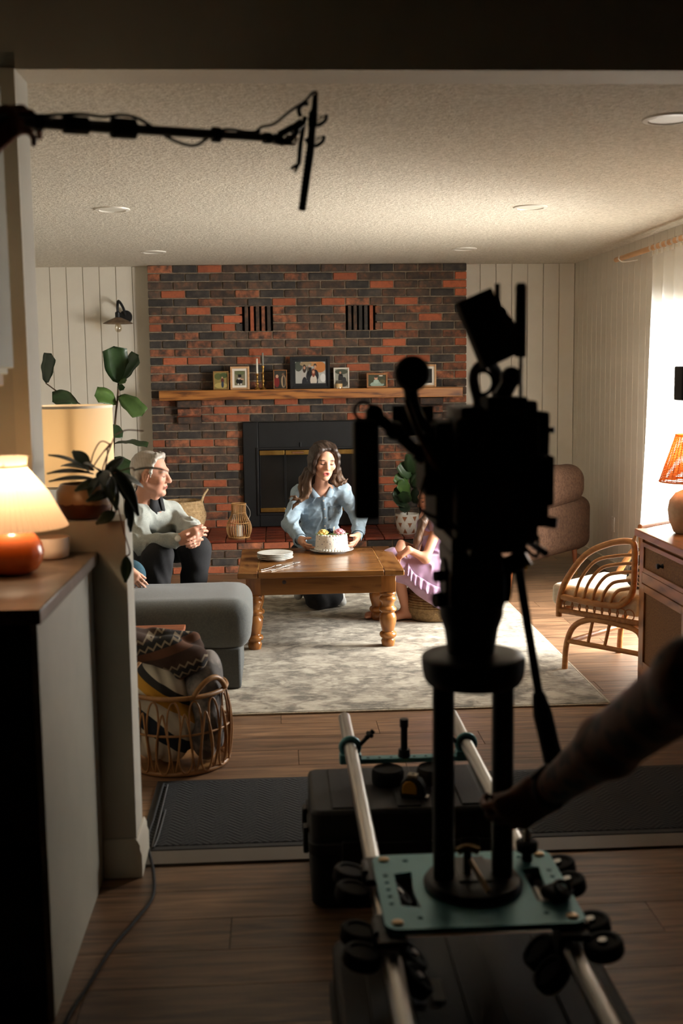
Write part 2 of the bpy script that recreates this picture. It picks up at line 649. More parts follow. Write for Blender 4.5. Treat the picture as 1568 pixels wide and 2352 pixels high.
def ceiling_mat():
    m, nt, b = new_mat('popcorn_ceiling')
    N, Lk = nt.nodes, nt.links
    tc = N.new('ShaderNodeTexCoord')
    nz = N.new('ShaderNodeTexNoise'); nz.inputs['Scale'].default_value = 55; nz.inputs['Detail'].default_value = 4; nz.inputs['Roughness'].default_value = 0.65
    Lk.new(tc.outputs['Object'], nz.inputs['Vector'])
    cr = N.new('ShaderNodeValToRGB')
    cr.color_ramp.elements[0].position = 0.35; cr.color_ramp.elements[0].color = S(194, 185, 166)
    cr.color_ramp.elements[1].position = 0.62; cr.color_ramp.elements[1].color = S(222, 214, 197)
    Lk.new(nz.outputs['Fac'], cr.inputs[0]); Lk.new(cr.outputs[0], b.inputs['Base Color'])
    b.inputs['Roughness'].default_value = 0.95
    bp = N.new('ShaderNodeBump'); bp.inputs['Strength'].default_value = 0.9; bp.inputs['Distance'].default_value = 0.012
    Lk.new(nz.outputs['Fac'], bp.inputs['Height']); Lk.new(bp.outputs[0], b.inputs['Normal'])
    return m
M_ceil = ceiling_mat()

# ================================================================== the room shell
def struct(name, mb, m, parent=None, **kw):
    o = mb.build(name, m, parent, **kw)
    if parent is None:
        o['kind'] = 'structure'
    return o

floor = struct('floor', MB().box(-2.9, 2.7, -1.7, 9.9, -0.08, -0.006), mat('floor_joint', S(38, 30, 24), rough=0.9))
PL, PW = 1.22, 0.182
plank_me = MB().box(-PL / 2 + 0.0012, PL / 2 - 0.0012, -PW / 2 + 0.0012, PW / 2 - 0.0012, -0.006, 0).build('plank', M_floor, floor, bevel=0.0)
first = True
half_me = None
for r in range(50):
    y = 0.95 + PW * (r + 0.5)
    if y > 9.75:
        break
    off = (r * 0.43) % PL
    x = -2.75 - off + PL / 2
    while x - PL / 2 < 2.56:
        if (x + PL / 2 > -1.3 or r > 25) and not (r > 44 and x + PL / 2 < 1.7):
            o = plank_me if first else plank_me.copy()
            if not first:
                COL.objects.link(o)
            first = False
            o.location = (x, y, 0)
        x += PL

def boards(name, parent, axis, a0, a1, pitch, z0, z1, surf, depth, holes=(), gap=0.005):
    """vertical tongue-and-groove boards: each one a piece of its own"""
    n = int(round((a1 - a0) / pitch))
    p = (a1 - a0) / n
    cache = {}
    for i in range(n):
        s0, s1 = a0 + i * p, a0 + (i + 1) * p
        spans = [(z0, z1)]
        for (h0, h1, b0, b1) in holes:
            if s1 > h0 + 0.02 and s0 < h1 - 0.02:
                spans = [(z0, b0), (b1, z1)]
        for (c0, c1) in spans:
            key = (round(c0, 3), round(c1, 3))
            mid = (s0 + s1) / 2
            loc = (mid, 0, 0) if axis == 'x' else (0, mid, 0)
            if key in cache:
                o = cache[key].copy()
                COL.objects.link(o)
            else:
                w = p / 2 - gap / 2
                b = MB()
                if axis == 'x':
                    b.box(-w, w, surf, surf + depth, c0, c1)
                else:
                    b.box(surf, surf + depth, -w, w, c0, c1)
                o = b.build(name, M_wall, parent, bevel=0.002, seg=1)
                cache[key] = o
            o.location = loc

wb = struct('wall_back', MB().box(LW - 0.1, RW + 0.2, BACK + 0.012, BACK + 0.12, 0, CEIL + 0.1), M_plaster)
boards('wall_board', wb, 'x', -2.69, -1.055, 0.1362, 0.0, CEIL, BACK, 0.02)
boards('wall_board', wb, 'x', 1.607, RW, 0.1362, 0.0, CEIL, BACK, 0.02)

WY0, WY1, WZ0, WZ1 = 5.70, 7.36, 0.25, 2.0     # the big window in the right wall
rwm = MB()
rwm.box(RW + 0.012, RW + 0.16, OPN1, WY0, 0, CEIL + 0.1).box(RW + 0.012, RW + 0.16, WY1, BACK + 0.12, 0, CEIL + 0.1)
rwm.box(RW + 0.012, RW + 0.16, WY0, WY1, 0, WZ0).box(RW + 0.012, RW + 0.16, WY0, WY1, WZ1, CEIL + 0.1)
wr = struct('wall_right', rwm, M_plaster)
boards('wall_board', wr, 'y', OPN1, BACK, 0.1362, 0.0, CEIL, RW, 0.02, holes=((WY0, WY1, WZ0, WZ1),))

struct('wall_left', MB().box(LW - 0.1, LW, OPN1, BACK + 0.1, 0, CEIL + 0.1), M_plaster)
struct('ceiling', MB().box(LW - 0.1, RW + 0.16, OPN1 - 0.02, BACK + 0.1, CEIL, CEIL + 0.1), M_ceil)
# wall with the opening: header and left jamb, then the half wall that runs into it
HZ = 2.447
JX = -0.735
wn = struct('wall_near', MB().box(LW - 0.1, RW + 0.16, OPN0, OPN1, HZ, 2.75).box(LW - 0.1, JX, OPN0, OPN1, 0, HZ), M_plaster)
struct('wall_half', MB().box(JX - 0.02, -0.468, OPN0 + 0.001, OPN1 - 0.001, 0, 1.13), M_plaster)
struct('trim_1', MB().box(JX - 0.045, JX, OPN0 - 0.014, OPN0, 1.135, HZ), M_trim)   # casing beside the opening
struct('trim_2', MB().box(-0.50, RW, OPN0 + 0.06, OPN1, 0, 0.008), mat('threshold_strip', S(92, 84, 74), rough=0.5))
# moulded base of the half wall
bp = [(0, 0), (-0.017, 0), (-0.017, 0.075), (-0.012, 0.09), (-0.012, 0.105), (-0.004, 0.122), (0, 0.122)]
bb = MB()
bb.prism([(OPN0 + p[0], p[1]) for p in bp], -0.57, -0.468, 'x')
bb.prism([(-0.468 - p[0], p[1]) for p in bp], OPN0 - 0.017, OPN1 + 0.017, 'y')
struct('baseboard_half', bb, M_trim)
struct('baseboard_right', MB().box(RW - 0.014, RW, OPN1, BACK, 0.0, 0.10), M_trim, bevel=0.004)
struct('baseboard_back', MB().box(1.607, RW - 0.014, BACK - 0.014, BACK, 0.0, 0.10).box(LW, -1.05, BACK - 0.014, BACK, 0.0, 0.10), M_trim, bevel=0.004)
# kitchen shell around the photographer
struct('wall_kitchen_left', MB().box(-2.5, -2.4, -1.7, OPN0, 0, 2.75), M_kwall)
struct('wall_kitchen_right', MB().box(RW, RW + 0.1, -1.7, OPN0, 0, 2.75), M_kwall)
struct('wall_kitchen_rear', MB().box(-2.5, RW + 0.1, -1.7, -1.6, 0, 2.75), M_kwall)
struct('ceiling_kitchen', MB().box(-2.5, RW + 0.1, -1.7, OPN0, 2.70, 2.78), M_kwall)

# window: frame, mullions and panes
w1 = thing('window_1', 'wide daylight window behind sheer curtain in right wall', None, (RW + 0.1, (WY0 + WY1) / 2, WZ0), kind='structure')
fm = MB()
t = 0.05
fm.box(RW + 0.04, RW + 0.12, WY0, WY1, WZ0, WZ0 + t).box(RW + 0.04, RW + 0.12, WY0, WY1, WZ1 - t, WZ1)
fm.box(RW + 0.04, RW + 0.12, WY0, WY0 + t, WZ0 + t, WZ1 - t).box(RW + 0.04, RW + 0.12, WY1 - t, WY1, WZ0 + t, WZ1 - t)
fm.build('window_frame', M_white, w1, bevel=0.004)
MB().box(RW - 0.06, RW + 0.04, WY0 - 0.02, WY1 + 0.02, WZ0 - 0.03, WZ0).build('window_sill', M_white, w1, bevel=0.004)
ys = [WY0 + t + (WY1 - WY0 - 2 * t) * i / 3 for i in range(4)]
for i in range(3):
    if i:
        MB().box(RW + 0.05, RW + 0.11, ys[i] - 0.02, ys[i] + 0.02, WZ0 + t, WZ1 - t).build('mullion', M_white, w1, bevel=0.003)
    MB().box(RW + 0.078, RW + 0.082, ys[i] + 0.001, ys[i + 1] - 0.001, WZ0 + t, WZ1 - t).build('pane', M_pane, w1)
cs = MB()
cs.box(RW - 0.012, RW, WY0 - 0.06, WY0, WZ0, WZ1 + 0.06).box(RW - 0.012, RW, WY1, WY1 + 0.06, WZ0, WZ1 + 0.06).box(RW - 0.012, RW, WY0, WY1, WZ1, WZ1 + 0.06)
cs.build('casing', M_trim, w1, bevel=0.003)

# ================================================================== brick chimney and hearth
def brick_mat(name, a, b_, c, rough=0.85):
    m, nt, bs = new_mat(name)
    N, Lk = nt.nodes, nt.links
    info = N.new('ShaderNodeObjectInfo')
    geo = N.new('ShaderNodeNewGeometry')
    nz = N.new('ShaderNodeTexNoise'); nz.inputs['Scale'].default_value = 16; nz.inputs['Detail'].default_value = 5; nz.inputs['Roughness'].default_value = 0.62
    Lk.new(geo.outputs['Position'], nz.inputs['Vector'])
    cr = N.new('ShaderNodeValToRGB')
    cr.color_ramp.elements[0].position = 0.36; cr.color_ramp.elements[0].color = a
    cr.color_ramp.elements[1].position = 0.68; cr.color_ramp.elements[1].color = c
    e = cr.color_ramp.elements.new(0.52); e.color = b_
    Lk.new(nz.outputs['Fac'], cr.inputs[0])
    hs = N.new('ShaderNodeHueSaturation')
    mr = N.new('ShaderNodeMapRange'); mr.inputs['To Min'].default_value = 0.75; mr.inputs['To Max'].default_value = 1.25
    Lk.new(info.outputs['Random'], mr.inputs[0]); Lk.new(mr.outputs[0], hs.inputs['Value'])
    Lk.new(cr.outputs[0], hs.inputs['Color']); Lk.new(hs.outputs[0], bs.inputs['Base Color'])
    bs.inputs['Roughness'].default_value = rough
    n2 = N.new('ShaderNodeTexNoise'); n2.inputs['Scale'].default_value = 130; n2.inputs['Detail'].default_value = 3
    Lk.new(geo.outputs['Position'], n2.inputs['Vector'])
    bp_ = N.new('ShaderNodeBump'); bp_.inputs['Strength'].default_value = 0.5; bp_.inputs['Distance'].default_value = 0.004
    Lk.new(n2.outputs['Fac'], bp_.inputs['Height']); Lk.new(bp_.outputs[0], bs.inputs['Normal'])
    return m
BM = {'d': brick_mat('brick_charcoal', S(48, 44, 42), S(60, 55, 51), S(80, 70, 62)),
      'b': brick_mat('brick_brown', S(60, 50, 44), S(80, 64, 53), S(112, 78, 58)),
      'o': brick_mat('brick_orange', S(144, 78, 52), S(166, 90, 58), S(148, 82, 57)),
      'm': brick_mat('brick_mottled', S(68, 53, 45), S(128, 80, 57), S(172, 104, 70))}
BX0, BX1 = -1.05, 1.607
BP, BC = (BX1 - BX0) / 13, 0.0687
chim = struct('wall_chimney', MB().box(BX0 + 0.004, -0.30, BRK + 0.012, BACK + 0.01, 0, CEIL).box(0.85, BX1 - 0.004, BRK + 0.012, BACK + 0.01, 0, CEIL)
              .box(-0.30, 0.85, BRK + 0.012, BACK + 0.01, 1.164, 1.917).box(-0.30, 0.85, BRK + 0.012, BACK + 0.01, 2.1228, CEIL)
              .box(-0.022, 0.586, BRK + 0.012, BACK + 0.01, 1.917, 2.1228).box(-0.30, 0.85, BRK + 0.1, BACK + 0.01, 1.917, 2.1228), M_mortar)
ROWS = ['mdobbbdbbdbbd', 'MddbddmdobbbbO', 'bbbbbdbbdobbo', 'BodbmdbbbdbbdO', 'ddmbdobombobb', 'BbodombdmmbmbdoB'[:14],
        'mbbobmbbbdbob', 'OddodbmbmmobdB', 'dmdbmmbbddmbmo'[:13], 'DdmbbbbobbodbO', 'mmmdobmbdobbb', 'DoobodmbmboodO',
        'mddbdbbbodbbm', 'MmbmbbbdbbmbmO', 'dbbdmbdbbmbdb', 'DbdbmbdbbdbdbB', 'MbmbdodobmbomO', 'dbmombodbmdbb', 'BomodbdbombdbM']
HOLES = [(-0.279, -0.022, 1.917, 2.1228), (0.586, 0.836, 1.917, 2.1228), (-0.297, 0.848, 0.2, 1.164)]
rb = random.Random(3)
pieces = []
for r in range(32):
    z1 = CEIL - r * BC - 0.0055
    z0 = CEIL - (r + 1) * BC + 0.0055
    row = ROWS[r].lower() if r < len(ROWS) else ''.join(rb.choices('dbom', (26, 38, 19, 17), k=14))
    xs = [BX0 + i * BP for i in range(14)] if r % 2 == 0 else [BX0] + [BX0 + (i + 0.5) * BP for i in range(13)] + [BX1]
    for i in range(len(xs) - 1):
        c = row[i % len(row)]
        segs = [(xs[i], xs[i + 1])]
        for (h0, h1, hz0, hz1) in HOLES:
            if z0 < hz1 - 0.01 and z1 > hz0 + 0.01:
                ns = []
                for (a, b) in segs:
                    if b <= h0 or a >= h1:
                        ns.append((a, b))
                    else:
                        if a < h0 - 0.02:
                            ns.append((a, h0 + 0.0055))
                        if b > h1 + 0.02:
                            ns.append((h1 - 0.0055, b))
                segs = ns
        for (a, b) in segs:
            a2 = a + (0.0055 if a > BX0 + 0.001 else 0)
            b2 = b - (0.0055 if b < BX1 - 0.001 else 0)
            hid = 0 if not (a > 0.95 and z1 < 1.30) else 1
            if z0 < 0.85 and a < -0.55:
                hid = 2 if z0 < 0.6 else 0
            pieces.append((hid, -(b2 - a2) * (z1 - z0), (a2 + b2) / 2, (z0 + z1) / 2, b2 - a2, z1 - z0, c))
pieces.sort(key=lambda t: (t[0], t[1]))
brick_cache = {}
def put_brick(x, y, z, w, h, c, parent, depth=0.05, face=None):
    key = (round(w, 3), round(h, 3), c)
    if key not in brick_cache:
        d = depth / 2
        o = MB().box(-w / 2, w / 2, 0, depth, -h / 2, h / 2).build('brick', BM[c], parent, bevel=0.003, seg=1)
        brick_cache[key] = o
    else:
        o = brick_cache[key].copy()
        COL.objects.link(o)
        o.parent = parent
        o.matrix_parent_inverse = ROOTM[parent.name].inverted() if parent.name in ROOTM else Matrix.Identity(4)
    o.location = (x, y + rb.uniform(-0.002, 0.002), z)
    return o
for p in pieces[:296]:
    put_brick(p[2], BRK, p[3], p[4], p[5], p[6], chim)
rest = MB()
for p in pieces[296:]:
    y = BRK + rb.uniform(-0.002, 0.002)
    rest.box(p[2] - p[4] / 2, p[2] + p[4] / 2, y, y + 0.05, p[3] - p[5] / 2, p[3] + p[5] / 2, 'dbom'.index(p[6]))
o = rest.build('brick_remainder', [BM[c] for c in 'dbom'], chim)
o['kind'] = 'stuff'
# slotted vents: dark cavity with upright brick slips
for (h0, h1), cols in (((-0.279, -0.022), 'bobmb'), ((0.586, 0.836), 'bbddo')):
    MB().box(h0, h1, BRK + 0.085, BRK + 0.099, 1.917, 2.1228).build('vent_cavity', mat('vent_black', S(10, 10, 10), rough=1.0), chim)  # plain black panel behind the slots
    w = (h1 - h0) / 11
    for i in range(5):
        MB().box(h0 + w * (2 * i + 1) - 0.002, h0 + w * (2 * i + 2) + 0.004, BRK + 0.002, BRK + 0.075, 1.917, 2.1228).build('vent_slip', BM[cols[i]], chim, bevel=0.002, seg=1)
# corbels under the mantel
for cx in (-0.735, 1.30):
    for k in range(3):
        put_brick(cx, BRK - 0.075 + 0.016 * k, 1.353 - BC * (k + 0.5), BP - 0.011, BC - 0.011, 'bmb'[k], chim).scale = (1, 1.6, 1)

# raised hearth
hearth = thing('brick_hearth', 'low raised brick hearth topped with red quarry tiles', 'hearth', (0.28, 9.2, 0))
HY, HT = 8.83, 0.268
MB().box(BX0 + 0.006, BX1 - 0.006, HY + 0.012, BRK + 0.02, 0, HT - 0.022).build('core', M_mortar, hearth)
hb = MB()
for r in range(4):
    z0 = 0.004 + r * (HT - 0.022) / 4 + 0.004
    z1 = 0.004 + (r + 1) * (HT - 0.022) / 4 - 0.006
    xs = [BX0 + i * BP for i in range(14)] if r % 2 == 0 else [BX0] + [BX0 + (i + 0.5) * BP for i in range(13)] + [BX1]
    for i in range(len(xs) - 1):
        c = rb.choices('dbom', (30, 38, 14, 18))[0]
        if r == 3 and i == 3:
            c = 'o'
        put_brick((xs[i] + xs[i + 1]) / 2, HY, (z0 + z1) / 2, xs[i + 1] - xs[i] - 0.011, z1 - z0, c, hearth)
M_tile = mat('quarry_tile', S(120, 52, 32), S(92, 40, 26), scale=14, rough=0.28, bump=0.05, rnd=0.25)
tw = (BX1 - BX0) / 17
ti = None
for i in range(17):
    for j in range(5):
        td = (BRK - HY + 0.012) / 5
        if ti is None:
            ti = MB().box(-tw / 2 + 0.003, tw / 2 - 0.003, -td / 2 + 0.003, td / 2 - 0.003, 0, 0.02).build('tile', M_tile, hearth, bevel=0.003, seg=1)
            o = ti
        else:
            o = ti.copy()
            COL.objects.link(o)
        o.location = (BX0 + tw * (i + 0.5), HY - 0.012 + td * (j + 0.5), HT - 0.02)

# fireplace insert with folding glass doors
fi = thing('fireplace_insert', 'black metal fireplace insert with brass-trimmed glass doors in brick wall', 'fireplace', (0.275, 9.55, HT))
FX0, FX1, FZ0, FZ1 = -0.294, 0.845, HT + 0.002, 1.160
IX0, IX1, IZ0, IZ1 = -0.165, 0.715, 0.39, 0.925
M_iron = mat('black_iron', S(20, 21, 22), S(14, 15, 16), scale=8, rough=0.5, metal=0.2)
su = MB()
su.box(FX0, IX0, 9.56, 9.60, FZ0, FZ1).box(IX1, FX1, 9.56, 9.60, FZ0, FZ1).box(IX0, IX1, 9.56, 9.60, IZ1, FZ1).box(IX0, IX1, 9.56, 9.60, FZ0, IZ0)
su.build('surround', M_iron, fi, bevel=0.006)
fr = MB()
for (a, b, c, d) in ((IX0 - 0.02, IX0, IZ0 - 0.02, IZ1 + 0.02), (IX1, IX1 + 0.02, IZ0 - 0.02, IZ1 + 0.02), (IX0, IX1, IZ1, IZ1 + 0.02), (IX0, IX1, IZ0 - 0.02, IZ0)):
    fr.box(a, b, 9.548, 9.562, c, d)
fr.build('door_frame', M_black, fi, bevel=0.003)
MB().box(IX0, IX1, 9.595, 9.61, IZ0, IZ1).build('firebox', mat('firebox_soot', S(16, 15, 14), S(24, 22, 20), scale=9, rough=0.95), fi)
M_dglass = mat('smoked_glass', S(20, 19, 18), S(34, 31, 28), scale=5, rough=0.16, spec=0.6)
dw = (IX1 - IX0 - 0.01) / 4
for i in range(4):
    a = IX0 + 0.005 + dw * i
    d = MB().box(a + 0.002, a + dw - 0.002, 9.557, 9.565, IZ0 + 0.004, IZ1 - 0.004).build('glass_door', M_dglass, fi)
    MB().box(a + 0.004, a + dw - 0.004, 9.548, 9.557, IZ1 - 0.045, IZ1 - 0.006).build('brass_rail', M_brass, d, bevel=0.003)
    MB().box(a + 0.004, a + dw - 0.004, 9.548, 9.557, IZ0 + 0.006, IZ0 + 0.042).build('brass_rail', M_brass, d, bevel=0.003)
    ed = MB()
    ed.box(a + 0.002, a + 0.009, 9.548, 9.557, IZ0 + 0.042, IZ1 - 0.045).box(a + dw - 0.009, a + dw - 0.002, 9.548, 9.557, IZ0 + 0.042, IZ1 - 0.045)
    ed.build('door_edge', M_black, d)
    if i in (1, 2):
        hx = a + dw / 2
        MB().box(hx - 0.05, hx + 0.05, 9.535, 9.548, IZ1 - 0.034, IZ1 - 0.018).build('handle', mat('wood_handle', S(120, 76, 44), rough=0.5), d, bevel=0.004)
MB().tube([(0.19, 9.55, 0.985), (0.19, 9.55, 0.945), (0.235, 9.55, 0.942)], 0.005, 8).build('damper_pull', M_black, fi)

# oak mantel beam
def oak_mat(name, c1, c2, c3, sc=(1, 6, 9), wave=2.4, rough=0.45):
    m, nt, b = new_mat(name)
    N, Lk = nt.nodes, nt.links
    tc = N.new('ShaderNodeTexCoord')
    mp = N.new('ShaderNodeMapping'); mp.inputs['Scale'].default_value = sc
    Lk.new(tc.outputs['Object'], mp.inputs[0])
    nz = N.new('ShaderNodeTexNoise'); nz.inputs['Scale'].default_value = wave; nz.inputs['Detail'].default_value = 6; nz.inputs['Distortion'].default_value = 1.2
    Lk.new(mp.outputs[0], nz.inputs['Vector'])
    wv = N.new('ShaderNodeTexWave'); wv.wave_type = 'RINGS'; wv.inputs['Scale'].default_value = wave * 0.8; wv.inputs['Distortion'].default_value = 5; wv.inputs['Detail'].default_value = 3
    Lk.new(mp.outputs[0], wv.inputs['Vector'])
    mx = N.new('ShaderNodeMath'); mx.operation = 'ADD'
    m2 = N.new('ShaderNodeMath'); m2.operation = 'MULTIPLY'; m2.inputs[1].default_value = 0.35
    Lk.new(wv.outputs['Fac'], m2.inputs[0]); Lk.new(nz.outputs['Fac'], mx.inputs[0]); Lk.new(m2.outputs[0], mx.inputs[1])
    cr = N.new('ShaderNodeValToRGB')
    cr.color_ramp.elements[0].position = 0.4; cr.color_ramp.elements[0].color = c1
    cr.color_ramp.elements[1].position = 0.85; cr.color_ramp.elements[1].color = c3
    e = cr.color_ramp.elements.new(0.58); e.color = c2
    Lk.new(mx.outputs[0], cr.inputs[0]); Lk.new(cr.outputs[0], b.inputs['Base Color'])
    b.inputs['Roughness'].default_value = rough
    bp_ = N.new('ShaderNodeBump'); bp_.inputs['Strength'].default_value = 0.1; bp_.inputs['Distance'].default_value = 0.004
    Lk.new(mx.outputs[0], bp_.inputs['Height']); Lk.new(bp_.outputs[0], b.inputs['Normal'])
    return m
M_oak = oak_mat('mantel_oak', S(92, 52, 22), S(156, 98, 44), S(176, 116, 56))
mo = MB().box(-1.26, 1.255, -0.105, 0.085, -0.04, 0.04).build('mantel_beam', M_oak, None, bevel=0.005)
mo.location = (0.292, 9.512, 1.393)
tag(mo, 'long oak mantel beam fixed to the brick wall', 'mantel')
MT = 1.433

# ================================================================== living-room furnishings
_Rm = np.array(R_CAM)
def pt(px, py, Y):
    """the point at depth Y (metres from the photographer) seen at a pixel of the photograph"""
    d = _Rm @ np.array([px - 784.0, 1176.0 - py, -2600.0])
    return tuple(np.array([0, 0, CAM_H]) + d * (Y / d[1]))

def on_z(px, py, z):
    d = _Rm @ np.array([px - 784.0, 1176.0 - py, -2600.0])
    return tuple(np.array([0, 0, CAM_H]) + d * ((z - CAM_H) / d[2]))

def xf(mb, M):
    mb.v = [tuple(M @ Vector(p)) for p in mb.v]
    return mb

M_wood_light = mat('light_wood', S(206, 164, 120), S(186, 142, 100), scale=3, stretch=(1, 1, 12), rough=0.5)
M_wood_mid = mat('mid_wood', S(168, 112, 62), S(140, 90, 48), scale=3, stretch=(1, 1, 10), rough=0.5)
M_gold = mat('gold_frame', S(170, 130, 76), S(140, 104, 58), scale=10, rough=0.45, metal=0.3)
M_mount = mat('mount_card', S(228, 224, 214), rough=0.8)
M_wax = mat('ivory_wax', S(222, 214, 196), rough=0.5)

_pm = {}
def flat(rgb):
    if rgb not in _pm:
        _pm[rgb] = mat('print_ink', S(*rgb), rough=0.35)
    return _pm[rgb]

def photo_frame(label, x0, x1, h, y, bar, m_frame, mount, bgc, blobs, lean=0.12, turn=0.0, depth=0.014):
    """frame standing on the mantel; blobs: (u, v, ru, rv, colour) flat shapes of the print, u/v in 0..1"""
    w = x1 - x0
    cx = (x0 + x1) / 2
    M = Matrix.Translation((cx, y, MT)) @ Matrix.Rotation(turn, 4, 'Z') @ Matrix.Rotation(-lean, 4, 'X')
    t = thing('photo_frame', label, 'photo frame', (cx, y, MT), group='photo frames on the mantel')
    f = MB()
    f.box(-w / 2, -w / 2 + bar, -depth, 0, 0, h).box(w / 2 - bar, w / 2, -depth, 0, 0, h)
    f.box(-w / 2 + bar, w / 2 - bar, -depth, 0, 0, bar).box(-w / 2 + bar, w / 2 - bar, -depth, 0, h - bar, h)
    xf(f, M).build('frame', m_frame, t, bevel=0.002)
    xf(MB().box(-w / 2 + bar, w / 2 - bar, -0.004, -0.001, bar, h - bar), M).build('mount' if mount else 'backing', M_mount if mount else M_black_matte, t)
    iw, ih = w - 2 * bar - 2 * mount, h - 2 * bar - 2 * mount
    p = MB()
    cols = [bgc]
    p.box(-iw / 2, iw / 2, -0.0055, -0.004, bar + mount, bar + mount + ih)
    for k, (u, v, ru, rv, c) in enumerate(blobs):
        if c not in cols:
            cols.append(c)
        pts = []
        for j in range(12):
            a = 2 * PI * j / 12
            uu = min(max(u + ru * math.cos(a), 0), 1)
            vv = min(max(v + rv * math.sin(a), 0), 1)
            pts.append((-iw / 2 + iw * uu, -0.006 - 0.0002 * k, bar + mount + ih * vv))
        p.add(pts, [tuple(range(12))], cols.index(c))
    xf(p, M).build('print', [flat(c) for c in cols], t, smooth=0)
    st = MB().box(-0.012, 0.012, 0.0, 0.003, 0.0, h * 0.7)
    xf(st, M @ Matrix.Translation((0, 0.035, 0)) @ Matrix.Rotation(0.38, 4, 'X')).build('strut', M_black_matte, t)
    return t

SK = (196, 150, 122)
photo_frame('small gilt photo frame at left end of mantel row', -0.526, -0.399, 0.155, 9.50, 0.009, M_gold, 0, (140, 124, 70),
            [(0.3, 0.75, 0.3, 0.2, (84, 92, 50)), (0.7, 0.8, 0.3, 0.16, (70, 84, 48)), (0.5, 0.2, 0.5, 0.18, (176, 156, 92)), (0.62, 0.5, 0.12, 0.14, (96, 40, 34)), (0.62, 0.26, 0.1, 0.2, (52, 62, 78)), (0.6, 0.68, 0.06, 0.05, SK)])
photo_frame('pale wooden photo frame with wide white mount', -0.385, -0.226, 0.192, 9.50, 0.017, M_wood_light, 0.018, (122, 116, 90),
            [(0.5, 0.85, 0.5, 0.15, (98, 104, 70)), (0.45, 0.28, 0.32, 0.22, (22, 22, 24)), (0.5, 0.5, 0.12, 0.08, SK), (0.48, 0.57, 0.1, 0.05, (80, 56, 40)), (0.72, 0.42, 0.16, 0.05, SK), (0.42, 0.46, 0.14, 0.06, (190, 186, 178)), (0.35, 0.08, 0.08, 0.06, (210, 206, 200)), (0.6, 0.08, 0.08, 0.06, (210, 206, 200))])
photo_frame('narrow dark photo frame beside the large black frame', -0.027, 0.085, 0.160, 9.50, 0.006, M_wood_mid, 0, (46, 44, 38),
            [(0.22, 0.36, 0.22, 0.3, (120, 30, 30)), (0.24, 0.68, 0.12, 0.1, SK), (0.78, 0.4, 0.22, 0.36, (150, 128, 100)), (0.74, 0.78, 0.1, 0.08, (110, 80, 60)), (0.8, 0.4, 0.08, 0.3, (40, 36, 34))], lean=0.1)
photo_frame('large black photo frame with a group portrait, centre of mantel', 0.112, 0.446, 0.268, 9.52, 0.022, M_black_matte, 0.0, (190, 192, 190),
            [(0.5, 0.5, 0.62, 0.62, (30, 30, 31))], lean=0.1)
# group portrait print in the black frame, set inside its wide dark mount
def group_print():
    par = [o for o in bpy.data.objects if o.get('label', '').startswith('large black photo frame')][0]
    for c in list(par.children):
        if c.name.startswith('print'):
            bpy.data.objects.remove(c)
    M = Matrix.Translation((0.279, 9.52, MT)) @ Matrix.Rotation(-0.1, 4, 'X')
    p = MB()
    cols = [(172, 172, 166)]
    X0, X1, Z0, Z1 = -0.122, 0.128, 0.045, 0.225
    p.box(X0, X1, -0.0055, -0.004, Z0, Z1)
    people = [(0.3, 0.62, (176, 172, 166), (60, 44, 36), 1), (0.47, 0.62, (34, 34, 40), (170, 160, 150), 0), (0.66, 0.66, (26, 28, 34), (50, 40, 34), 0), (0.6, 0.42, (206, 196, 182), (130, 66, 46), 1)]
    bl = [(0.1, 0.8, 0.14, 0.25, (70, 76, 66)), (0.5, 0.92, 0.3, 0.14, (190, 140, 92)), (0.82, 0.75, 0.2, 0.26, (186, 118, 62)), (0.35, 0.9, 0.2, 0.12, (150, 130, 100)), (0.92, 0.25, 0.1, 0.2, (216, 216, 212))]
    for (u, top, body, hair, lng) in people:
        bl += [(u, top - 0.3, 0.115, 0.28, body), (u, top - 0.62, 0.09, 0.3, (30, 32, 40) if body[0] < 200 else (196, 188, 176))]
        if lng:
            bl.append((u, top + 0.06, 0.06, 0.2, hair))
        bl += [(u, top + 0.16, 0.048, 0.09, hair), (u, top + 0.1, 0.038, 0.075, SK)]
    for k, (u, v, ru, rv, c) in enumerate(bl):
        if c not in cols:
            cols.append(c)
        pts = [(X0 + (X1 - X0) * min(max(u + ru * math.cos(2 * PI * j / 12), 0), 1), -0.006 - 0.0002 * k, Z0 + (Z1 - Z0) * min(max(v + rv * math.sin(2 * PI * j / 12), 0), 1)) for j in range(12)]
        p.add(pts, [tuple(range(12))], cols.index(c))
    xf(p, M).build('print', [flat(c) for c in cols], par, smooth=0)
group_print()
photo_frame('white upright photo frame behind a jar candle', 0.476, 0.606, 0.172, 9.53, 0.011, M_white, 0, (150, 150, 138),
            [(0.5, 0.85, 0.5, 0.15, (70, 76, 60)), (0.5, 0.2, 0.5, 0.22, (58, 56, 48)), (0.45, 0.48, 0.2, 0.3, (28, 30, 32)), (0.42, 0.8, 0.08, 0.07, SK), (0.72, 0.36, 0.16, 0.2, (40, 40, 42))])
photo_frame('landscape wooden photo frame right of the jar candle', 0.75, 0.925, 0.122, 9.50, 0.014, M_wood_mid, 0, (60, 66, 44),
            [(0.5, 0.16, 0.4, 0.26, (150, 172, 158)), (0.45, 0.42, 0.16, 0.2, (166, 186, 172)), (0.44, 0.72, 0.1, 0.16, SK), (0.44, 0.84, 0.1, 0.1, (60, 42, 34)), (0.8, 0.4, 0.14, 0.2, (96, 88, 56)), (0.72, 0.92, 0.12, 0.06, (216, 206, 190))])
photo_frame('tall wooden photo frame with white mount at right end of mantel', 1.165, 1.335, 0.19, 9.50, 0.016, M_wood_light, 0.02, (26, 26, 26),
            [(0.3, 0.3, 0.3, 0.3, (90, 70, 52)), (0.4, 0.62, 0.14, 0.1, SK), (0.6, 0.3, 0.2, 0.3, (40, 42, 46))], turn=-0.12)

